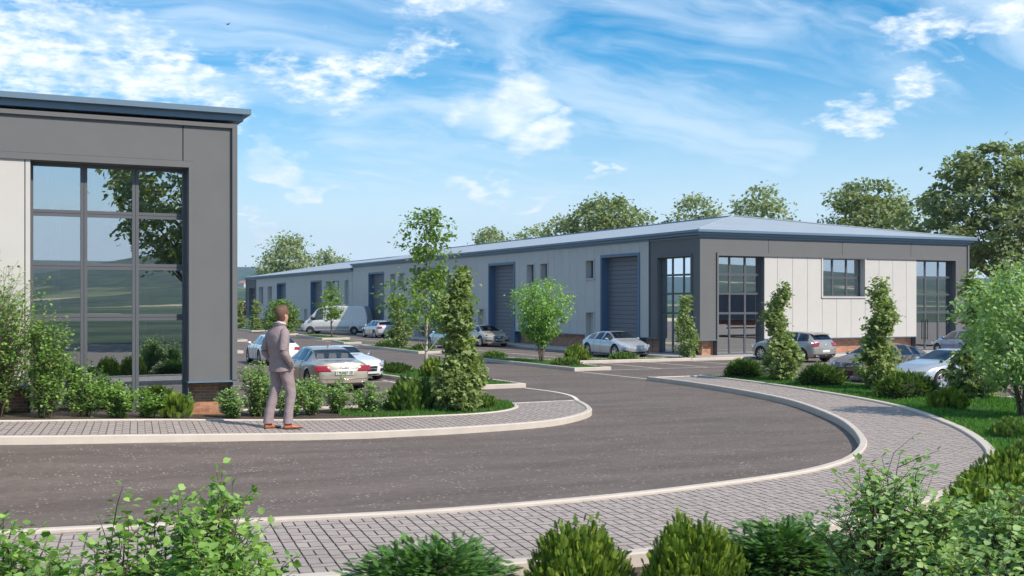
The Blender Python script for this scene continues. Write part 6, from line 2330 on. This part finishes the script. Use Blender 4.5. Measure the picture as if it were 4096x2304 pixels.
EST = dict(HATCH, seat='seat_dark')
root, S = car(EST, 'pale blue hatchback mostly hidden behind the leafy tree at the right edge', (49.3, 45.2, 0), (.25, .97), 'paint_blue')

# white van
VAN = dict(L=6.9, W=2.02, roofw=1.72, wr=.355, wheels=(1.35, 5.72), tw=.23, rim='van', nsp=1, kf=.30, kr=.06, leanf=.10, leanr=.03, zc=.9, sm=3, archgap=.07,
           top=[(0, 2.56), (.08, 2.66), (.5, 2.70), (4.2, 2.72), (4.85, 2.60), (5.15, 2.38), (6.05, 1.42), (6.5, 1.20), (6.8, .98), (6.9, .86)],
           sh=[(0, 1.32), (.5, 1.34), (4.6, 1.30), (5.9, 1.26), (6.5, 1.08), (6.9, .78)], plan=[(0, .95), (.1, 1.0), (4.5, 1.0), (5.6, .99), (6.4, .92), (6.9, .74)],
           bot=[(0, .42), (.4, .34), (6.2, .30), (6.9, .34)], side_glass=[(4.45, 5.62)], screen=(5.12, 6.0), rear_screen=(-1, -1), seams=(1.5, 2.9, 4.35, 5.55), handles=(4.55,), mirror=5.5, mirror_scale=1.3, mirror_tall=1.9,
           mirror_mat='black_trim', seats=[(4.6, (-.5, .5))], seat='seat_dark', seat_z=1.1, chrome_line=False, pillar_lean=(0, 0.55),
           fit=[('headlight', 'lamp_clear', True, [[(.50, .72), (.84, .80), (.84, 1.06), (.62, .98)]], .02, True),
                ('grille', 'black_trim', True, [[(-.42, .72), (.42, .72), (.5, .96), (-.5, .96)]], .018),
                ('bumper', 'black_trim', True, [[(-.8, .34), (.8, .34), (.82, .56), (-.82, .56)]], .025),
                ('tail_light', 'lamp_red', False, [[(.84, .95), (.96, .95), (.96, 1.45), (.84, 1.45)]], .02, True)])
hd = Vector((30.27 - 33.93, 106.54 - 103.77)).normalized()
ctr = Vector(((30.27 + 33.93) / 2, (106.54 + 103.77) / 2)) + Vector((hd.x, hd.y)) * (-.10) + Vector((-hd.y, hd.x)) * -.95 * -1 * -1
root, S = car(VAN, 'white high roofed panel van parked across the far bays', (ctr.x, ctr.y, 0), (hd.x, hd.y), 'paint_van', name='panel_van', cat='van')
mb = MB()
for sg in (1, -1):
    for v in (5.0,):
        pts0 = [S.at(x, v, .015, sg) for x in np.linspace(.3, 6.3, 24) if all(abs(x - w) > .46 for w in VAN['wheels'])]
    for x0, x1 in ((.1, .88), (1.82, 5.25)):
        rows = [[S.at(x, v, .018, sg) for x in np.linspace(x0, x1, 12)] for v in (4.6, 7.2)]
        mb.grid(rows)
mb.build('side_rub_strip', 'rim_grey', root, smooth=True)

# flatbed trailer and wheels seen mirrored in the far facade glass
def trailer():
    t = empty('lorry_trailer', (67, 15, 0), R(8), label='red framed grey box trailer reflected in the far facade glass', cat='trailer')
    mb = MB(); mb.box((-6.8, -1.25, 1.45), (6.8, 1.25, 4.0))
    mb.build('box_body', material('trailer_skin', (0.12, 0.115, 0.14), .5), t)
    mb = MB(); mb.box((-6.8, -1.0, 1.0), (6.8, 1.0, 1.40)); mb.box((-1.5, -1.2, .55), (1.5, -1.1, .68)); mb.box((-1.5, -1.2, .85), (1.5, -1.1, .95))
    mb.build('chassis', material('chassis_red', (0.30, 0.06, 0.04), .6), t)
    wm = wheel_meshes(.52, .34, 'van', 1)
    for x in (3.2, 4.5, 5.8):
        for s in (-1, 1):
            w = link_mesh('wheel', wm[0], t); w.location = (x, s * 1.05, .52); w.rotation_euler = (0, 0, 0 if s > 0 else math.pi)
            link_mesh('rim', wm[1], w)


trailer()

# ------------------------------------------------------------------ the man on the pavement
M['skin'] = material('skin', (0.62, 0.34, 0.24), 0.5, var=0.06, vscale=14)
M['suit'] = material('suit_wool', (0.30, 0.232, 0.235), 0.85, var=0.10, vscale=12, bump=0.9, bscale=9)
M['shirt'] = material('shirt', (0.70, 0.66, 0.68), 0.8)
M['hair'] = material('hair', (0.16, 0.085, 0.05), 0.55, var=0.35, vscale=60, bump=0.6, bscale=150)
M['leather'] = material('brown_leather', (0.50, 0.15, 0.07), 0.38, var=0.15, vscale=12, coat=0.3)
M['sole'] = material('shoe_sole', (0.06, 0.035, 0.025), 0.7)
M['eye'] = material('eye', (0.65, 0.62, 0.6), 0.2)


def skin_mesh(name, verts, edges, radii, mat, parent, sub=2):
    me = bpy.data.meshes.new(name)
    me.from_pydata(verts, edges, [])
    me.materials.append(M[mat])
    o = link_mesh(name, me, parent)
    o.modifiers.new('skin', 'SKIN').use_smooth_shade = True
    sv = me.skin_vertices[0].data if me.skin_vertices else None
    if sv is None:
        bpy.context.view_layer.objects.active = o
        me.update()
        sv = me.skin_vertices[0].data
    for i, r in enumerate(radii):
        sv[i].radius = (r, r) if not hasattr(r, '__len__') else r
        sv[i].use_root = (i == 0)
    s = o.modifiers.new('sub', 'SUBSURF'); s.levels = sub; s.render_levels = sub
    return o


def ring_loft(rings, n=28, caps=True, fold=None):
    """rings: (cx, cy, cz, half_x, half_y[, tilt_x])"""
    rows = []
    for k, r in enumerate(rings):
        cx, cy, cz, a, b = r[:5]
        tl = r[5] if len(r) > 5 else 0
        row = []
        for q in range(n):
            t = 6.28318 * q / n
            c, s = math.cos(t), math.sin(t)
            e = 2 / 2.3
            x = a * math.copysign(abs(c) ** e, c); y = b * math.copysign(abs(s) ** e, s)
            f = 1 + (fold(t, cz) if fold else 0)
            row.append((cx + x * f, cy + y * f, cz + tl * x))
        rows.append(row)
    mb = MB().grid(rows, closed=True)
    if caps:
        mb.add(rows[0], [tuple(range(n))]); mb.add(rows[-1], [tuple(range(n))])
    return mb


def interp_rings(r, m=3):
    """smooth resample of ring parameters"""
    r = np.array([list(x) + [0] * (6 - len(x)) for x in r], float)
    E = np.vstack([2 * r[0] - r[1], r, 2 * r[-1] - r[-2]])
    out = []
    for k in range(len(r) - 1):
        p0, p1, p2, p3 = E[k:k + 4]
        for j in range(m):
            t = j / m
            out.append(.5 * ((2 * p1) + (p2 - p0) * t + (2 * p0 - 5 * p1 + 4 * p2 - p3) * t * t + (3 * p1 - p0 - 3 * p2 + p3) * t ** 3))
    out.append(r[-1])
    return [tuple(x) for x in out]


def limb(pts, rads, sides=16, m=4, folds=0.0, fz=0, seed=0):
    """tapered bent sleeve/leg with creases near its middle joint"""
    P = np.array([list(p) + [r] for p, r in zip(pts, rads)], float)
    E = np.vstack([2 * P[0] - P[1], P, 2 * P[-1] - P[-2]])
    out = []
    for k in range(len(P) - 1):
        p0, p1, p2, p3 = E[k:k + 4]
        for j in range(m):
            t = j / m
            out.append(.5 * ((2 * p1) + (p2 - p0) * t + (2 * p0 - 5 * p1 + 4 * p2 - p3) * t * t + (3 * p1 - p0 - 3 * p2 + p3) * t ** 3))
    out.append(P[-1])
    rng = random.Random(seed)
    rr = [o[3] * (1 + folds * math.sin(i * 2.6 + seed) * (0.5 + 0.5 * rng.random())) for i, o in enumerate(out)]
    mb = MB().tube([tuple(o[:3]) for o in out], rr, sides)
    return mb


def person():
    px, py = 6.40, 24.72
    root = empty('person', (px, py, z_at(px, py, .125)), R(14), 1.475,
                 label='man in mauve grey suit and tan shoes standing on the pavement, hand in pocket', cat='person')
    # body: one continuous figure
    V = [(0, 0, .95), (-.02, 0, 1.12), (-.04, 0, 1.32), (-.03, 0, 1.44), (-.005, 0, 1.53), (.018, 0, 1.60), (.02, 0, 1.68),
         (-.03, -.17, 1.44), (-.09, -.245, 1.17), (.06, -.205, .95), (.075, -.165, .89),
         (-.03, .17, 1.44), (-.11, .25, 1.17), (.045, .205, .95), (.07, .165, .89),
         (.01, -.09, .90), (.10, -.10, .52), (.05, -.11, .11), (.05, -.11, .06),
         (-.01, .09, .90), (-.035, .10, .52), (-.15, .11, .11), (-.15, .11, .06)]
    Ed = [(0, 1), (1, 2), (2, 3), (3, 4), (4, 5), (5, 6), (3, 7), (7, 8), (8, 9), (9, 10), (3, 11), (11, 12), (12, 13), (13, 14), (0, 15), (15, 16), (16, 17), (17, 18), (0, 19), (19, 20), (20, 21), (21, 22)]
    rad = [.11, .10, .12, .085, .056, .054, .06, .05, .040, .028, .03, .05, .040, .028, .03, .075, .052, .036, .04, .075, .052, .036, .04]
    # fingers of both hands, bent into the pockets
    for side, wi in ((-1, 10), (1, 14)):
        w = V[wi]
        lens = (.075, .085, .08, .065)
        for k in range(4):
            b = len(V)
            yy = w[1] + side * .0; xx = w[0] + .028 - .019 * k
            V += [(xx, yy - side * .004, w[2] - .035), (xx + .004, yy - side * .012, w[2] - .035 - lens[k] * .5), (xx - .002, yy - side * .022, w[2] - .035 - lens[k])]
            Ed += [(wi, b), (b, b + 1), (b + 1, b + 2)]; rad += [.0105, .0095, .0085]
        b = len(V)
        V += [(w[0] + .042, w[1] - side * .012, w[2] + .002), (w[0] + .06, w[1] - side * .016, w[2] - .03)]
        Ed += [(wi, b), (b, b + 1)]; rad += [.012, .010]
    skin_mesh('body', V, Ed, rad, 'skin', root, 2)
    # head
    hb = Matrix.Translation((.022, 0, 1.572)) @ Matrix.Rotation(R(20), 4, 'Z') @ Matrix.Rotation(R(-3), 4, 'Y')
    prof = [(-.045, .035, -.06, .050), (-.015, .055, -.065, .052), (0, .088, -.062, .036), (.012, .098, -.060, .044), (.03, .100, -.064, .054), (.055, .101, -.072, .062), (.08, .100, -.084, .068), (.105, .096, -.094, .073),
            (.125, .090, -.100, .0755), (.15, .094, -.104, .077), (.18, .088, -.102, .074), (.205, .068, -.090, .064), (.225, .036, -.062, .044), (.234, .0, -.025, .015)]

    def head_rings(s=1.0, zmin=-1, grow=0.0):
        rows = []
        for z, f, b, w in prof:
            if z < zmin: continue
            row = []
            for q in range(32):
                t = 6.28318 * q / 32
                c = math.cos(t)
                a = (f if c > 0 else -b) + grow
                e = 2 / 2.25
                row.append(((math.copysign(abs(c) ** e, c)) * a, math.copysign(abs(math.sin(t)) ** e, math.sin(t)) * (w + grow), z + (grow if z > .2 else 0)))
            rows.append(row)
        return rows
    rows = head_rings()
    mb = MB().grid(rows, closed=True); mb.add(rows[-1], [tuple(range(32))])
    # nose, brow, lips
    mb.add([(.088, 0, .122), (.094, -.013, .075), (.094, .013, .075), (.124, 0, .080), (.112, 0, .10), (.098, -.015, .068), (.098, .015, .068), (.116, 0, .070)],
           [(0, 1, 4), (0, 4, 2), (1, 3, 4), (4, 3, 2), (1, 5, 7, 3), (3, 7, 6, 2)])
    mb.tube([(.090, -.055, .132), (.098, -.03, .138), (.096, 0, .132), (.098, .03, .138), (.090, .055, .132)], .006, 6)
    mb.tube([(.094, -.022, .046), (.103, 0, .048), (.094, .022, .046)], .006, 6)
    for s in (-1, 1):       # ears
        e = []
        for (dx, r) in ((.0, .9), (.008, 1.0), (.014, .75)):
            e.append([(-.012 + math.cos(a) * .018 * r - .006, s * (.073 + dx), .098 + math.sin(a) * .032 * r) for a in [6.28318 * k / 12 for k in range(12)]])
        mb.grid(e, closed=True); mb.add(e[-1], [tuple(range(12))])
    head = mb.mesh('head', 'skin', smooth=True)
    head.transform(hb)
    link_mesh('head', head, root)
    # eyes
    for s in (-1, 1):
        m = MB(); m.tube([(.080, s * .031, .117), (.088, s * .031, .117), (.092, s * .031, .117)], [.010, .010, .006], 8)
        me = m.mesh('eye', 'eye', smooth=True); me.transform(hb); link_mesh('eye', me, root)
    # hair: swept back, shorter over the ears
    full = head_rings(grow=.011)
    m = MB(); nrow = len(full)
    vs = [p for r_ in full for p in r_]
    fs = []
    for i in range(nrow - 1):
        z = (prof[i][0] + prof[i + 1][0]) / 2
        for q in range(32):
            t = 6.28318 * (q + .5) / 32
            c = math.cos(t)
            lim = .185 if c > .45 else (.125 + .07 * c if c > -.25 else .035)
            if abs(math.sin(t)) > .75 and c > -.25: lim = .135
            if z > lim:
                q2 = (q + 1) % 32
                fs.append((i * 32 + q, i * 32 + q2, (i + 1) * 32 + q2, (i + 1) * 32 + q))
    m.add(vs, fs); m.add(full[-1], [tuple(range(32))])
    hr = random.Random(2)
    for k in range(46):      # combed locks on top
        y = hr.uniform(-.055, .055); z0 = .222 + hr.uniform(-.01, .010) - 3.2 * y * y
        m.tube([(.086 + hr.uniform(-.01, .008), y, z0 - .018), (.05, y * 1.05, z0 + .018), (-.02, y * 1.1, z0 + .018), (-.085, y * 1.05, z0 - .03)], [.004, .010, .010, .004], 5)
    hm = m.mesh('hair', 'hair', smooth=True); hm.transform(hb)
    link_mesh('hair', hm, root)
    # shirt collar
    m = ring_loft(interp_rings([(-.012, 0, 1.515, .078, .085, -.25), (.0, 0, 1.555, .068, .068, -.3), (.006, 0, 1.575, .066, .064, -.35)]), 24, False)
    m.build('shirt_collar', 'shirt', root, smooth=True)

    # trousers
    def legfold(t, z):
        return 0.03 * math.sin(23 * z + 2 * t) * math.exp(-((z - .55) / .16) ** 2) + .02 * math.sin(40 * z + t)
    m = MB()
    R_leg = [(.022, -.085, .93, .115, .105), (.04, -.09, .82, .103, .090), (.075, -.10, .66, .088, .078), (.105, -.104, .53, .078, .070), (.085, -.108, .38, .068, .066), (.062, -.11, .22, .066, .066), (.055, -.11, .085, .073, .070)]
    L_leg = [(-.005, .085, .93, .115, .105), (-.01, .09, .82, .105, .090), (-.02, .10, .66, .090, .078), (-.05, .104, .53, .078, .070), (-.095, .108, .38, .072, .068), (-.135, .11, .22, .070, .068), (-.150, .11, .085, .076, .072)]
    for L in (R_leg, L_leg):
        q = ring_loft(interp_rings(L, 5), 26, True, legfold); m.add(q.v, q.f)
    q = ring_loft(interp_rings([(0, 0, .86, .115, .165), (.0, 0, .93, .125, .185), (-.005, 0, 1.02, .115, .17), (-.01, 0, 1.08, .11, .16)]), 26); m.add(q.v, q.f)
    m.build('trousers', 'suit', root, smooth=True)

    # jacket: torso with skirt, sleeves
    def jfold(t, z):
        f = .012 * math.sin(26 * z + 3 * t) * math.exp(-((z - 1.12) / .13) ** 2)
        if abs(t - 3.14159) < .13 and z < 1.02: f -= .035
        return f
    T = [(-.012, 0, .865, .150, .205, .10), (-.010, 0, .93, .147, .200, .06), (-.016, 0, 1.02, .135, .186, .03), (-.028, 0, 1.10, .127, .176), (-.040, 0, 1.20, .135, .188), (-.048, 0, 1.30, .142, .205),
         (-.046, 0, 1.39, .134, .214), (-.038, 0, 1.445, .112, .198), (-.028, 0, 1.485, .090, .150), (-.018, 0, 1.515, .077, .100), (-.012, 0, 1.535, .076, .084)]
    q = ring_loft(interp_rings(T, 4), 40, False, jfold)
    m = MB(); m.add(q.v, q.f)
    for pts, rads, sd in (
            ([(-.035, -.165, 1.455), (-.050, -.205, 1.40), (-.085, -.245, 1.27), (-.105, -.258, 1.155), (-.045, -.262, 1.07), (.02, -.240, .985), (.066, -.218, .925)], [.058, .069, .064, .057, .053, .047, .043], 1),
            ([(-.035, .165, 1.455), (-.055, .205, 1.40), (-.10, .245, 1.27), (-.13, .262, 1.155), (-.07, .265, 1.07), (0, .240, .985), (.052, .218, .925)], [.058, .069, .064, .057, .053, .047, .043], 2)):
        q = limb(pts, rads, 18, 5, .022, seed=sd); m.add(q.v, q.f)
    m.build('jacket', 'suit', root, smooth=True, recalc=True)
    # collar roll, centre vent, pocket flap, cuff buttons
    m = ring_loft(interp_rings([(-.014, 0, 1.525, .086, .096, -.2), (-.006, 0, 1.560, .081, .080, -.28), (-.010, 0, 1.545, .096, .100, -.22)]), 28, False)
    m.build('jacket_collar', 'suit', root, smooth=True)
    m = MB(); m.box((-.02, -.213, .965), (.09, -.198, 1.005)); m.build('pocket_flap', 'suit', root)
    for k in range(4):
        m = MB(); m.tube([(.012 + .011 * k, -.292 + .002 * k, 1.0 - .016 * k), (.012 + .011 * k, -.301 + .002 * k, .998 - .016 * k)], .006, 6); m.build('button', 'sole', root)
    # belt line and shoes
    for (ax, ay, rot) in ((.05, -.11, -6), (-.155, .112, 10)):
        m = MB()
        prof_s = [(-.062, .022, .0, .045), (-.055, .034, 0, .085), (-.02, .040, 0, .100), (.03, .040, 0, .092), (.07, .042, 0, .070), (.12, .048, 0, .052), (.17, .046, 0, .040), (.21, .032, 0, .032), (.232, .010, 0, .022)]
        rows = []
        for x, w, z0, h in prof_s:
            rows.append([(x, w * math.cos(a), .022 + max(0, math.sin(a)) * (h - .022) if math.sin(a) > 0 else .022 + math.sin(a) * .006) for a in [6.28318 * k / 16 for k in range(16)]])
        m.grid(rows, closed=True); m.add(rows[0], [tuple(range(16))]); m.add(rows[-1], [tuple(range(16))])
        me = m.mesh('shoe', 'leather', smooth=True)
        sh = link_mesh('shoe', me, root, loc=(ax, ay, 0), rot=(0, 0, R(rot)))
        m = MB()
        outl = [(x, s * (w + .004)) for s, seq in ((1, prof_s), (-1, prof_s[::-1])) for x, w, _, _ in seq]
        m.prism(outl, 0.004, .022, bottom=True); m.box((-.064, -.034, -.002), (-.005, .034, .010))
        m.build('sole', 'sole', sh)
        m = MB(); m.tube([(.045, -.043, .05), (.045, -.02, .087), (.045, .02, .087), (.045, .043, .05)], .008, 5); m.build('strap', 'leather', sh)


person()

# ------------------------------------------------------------------ far off things
# rail fence beyond the end of the long unit
fe = empty('rail_fence', (30, 163, 0), 0, label='low grey rail fence beyond the far end of the long unit', cat='fence')
for i in range(8):
    m = MB(); m.box((-4 + i * 2.0, 0, 0), (-3.9 + i * 2.0, .1, 1.15)); m.build('post', 'rim_grey', fe)
for z in (.45, .8, 1.1):
    m = MB(); m.box((-4, .101, z), (10, .14, z + .08)); m.build('rail', 'rim_grey', fe)
# bird
b = empty('bird', FWD * 90 + RGT * (-1137 / 4588 * 90) + Vector((0, 0, 2.9 + 1117 / 4588 * 90)), 0.6, label='tiny dark bird high in the blue sky', cat='bird')
m = MB(); m.tube([(-.16, 0, 0), (-.08, 0, .02), (.06, 0, .02), (.14, 0, .0)], [.01, .05, .04, .01], 6); m.build('body', 'black_trim', b)
for s in (-1, 1):
    m = MB(); m.add([(.04, s * .03, .03), (-.05, s * .03, .03), (-.09, s * .28, .10), (-.03, s * .30, .11), (-.02, s * .3, .10), (.03, s * .15, .07)], [(0, 1, 2, 3, 4, 5)]); m.build('wing', 'black_trim', b)
# small white village on the distant slope, just left of the long unit
from mathutils.bvhtree import BVHTree
_g = bpy.data.objects['ground'].data
_bvh = BVHTree.FromPolygons([v.co[:] for v in _g.vertices], [p.vertices[:] for p in _g.polygons])
hr = random.Random(12)
lbls = ['tiny white house on the distant hillside, first from the left in the gap', 'tiny white house on the distant hillside with brown roof, second in the gap', 'tiny cream house on the distant hillside, middle of the gap',
        'tiny white house on the distant hillside, right of the middle of the gap', 'tiny pale house on the distant hillside nearest the long unit']
for i in range(5):
    az = math.atan2(-1072 + i * 10 + hr.uniform(-2, 2), 4588); D = 1500 + i * 30
    c = FWD * D * math.cos(az) + RGT * D * math.sin(az)
    hit = _bvh.ray_cast(Vector((c.x, c.y, 1000)), Vector((0, 0, -1)))
    h = empty('house', (c.x, c.y, hit[0].z if hit and hit[0] else 0), hr.uniform(0, 3), label=lbls[i], cat='house')
    m = MB(); m.box((-6, -4.5, -4), (6, 4.5, 5.5)); m.build('wall', 'panel_cream', h)
    m = MB(); m.add([(-6.5, -5, 5.4), (6.5, -5, 5.4), (6.5, 5, 5.4), (-6.5, 5, 5.4), (-6.5, 0, 8.6), (6.5, 0, 8.6)], [(0, 1, 5, 4), (2, 3, 4, 5), (0, 4, 3), (1, 2, 5), (3, 2, 1, 0)]); m.build('roof', 'brick', h)

def build_haze():
    m = bpy.data.materials.new('haze')
    m.use_nodes = True
    nt = m.node_tree
    nt.nodes.clear()
    out = N(nt, 'ShaderNodeOutputMaterial')
    v = N(nt, 'ShaderNodeVolumePrincipled')
    v.inputs['Color'].default_value = (0.62, 0.80, 1.0, 1)
    v.inputs['Density'].default_value = 0.00014
    v.inputs['Anisotropy'].default_value = 0.2
    nt.links.new(v.outputs[0], out.inputs['Volume'])
    mb = MB().box((-5200, -5200, -2.0), (5200, 5200, 330))
    me = mb.mesh('haze', [m])
    link_mesh('haze', me, kind='stuff')


build_haze()
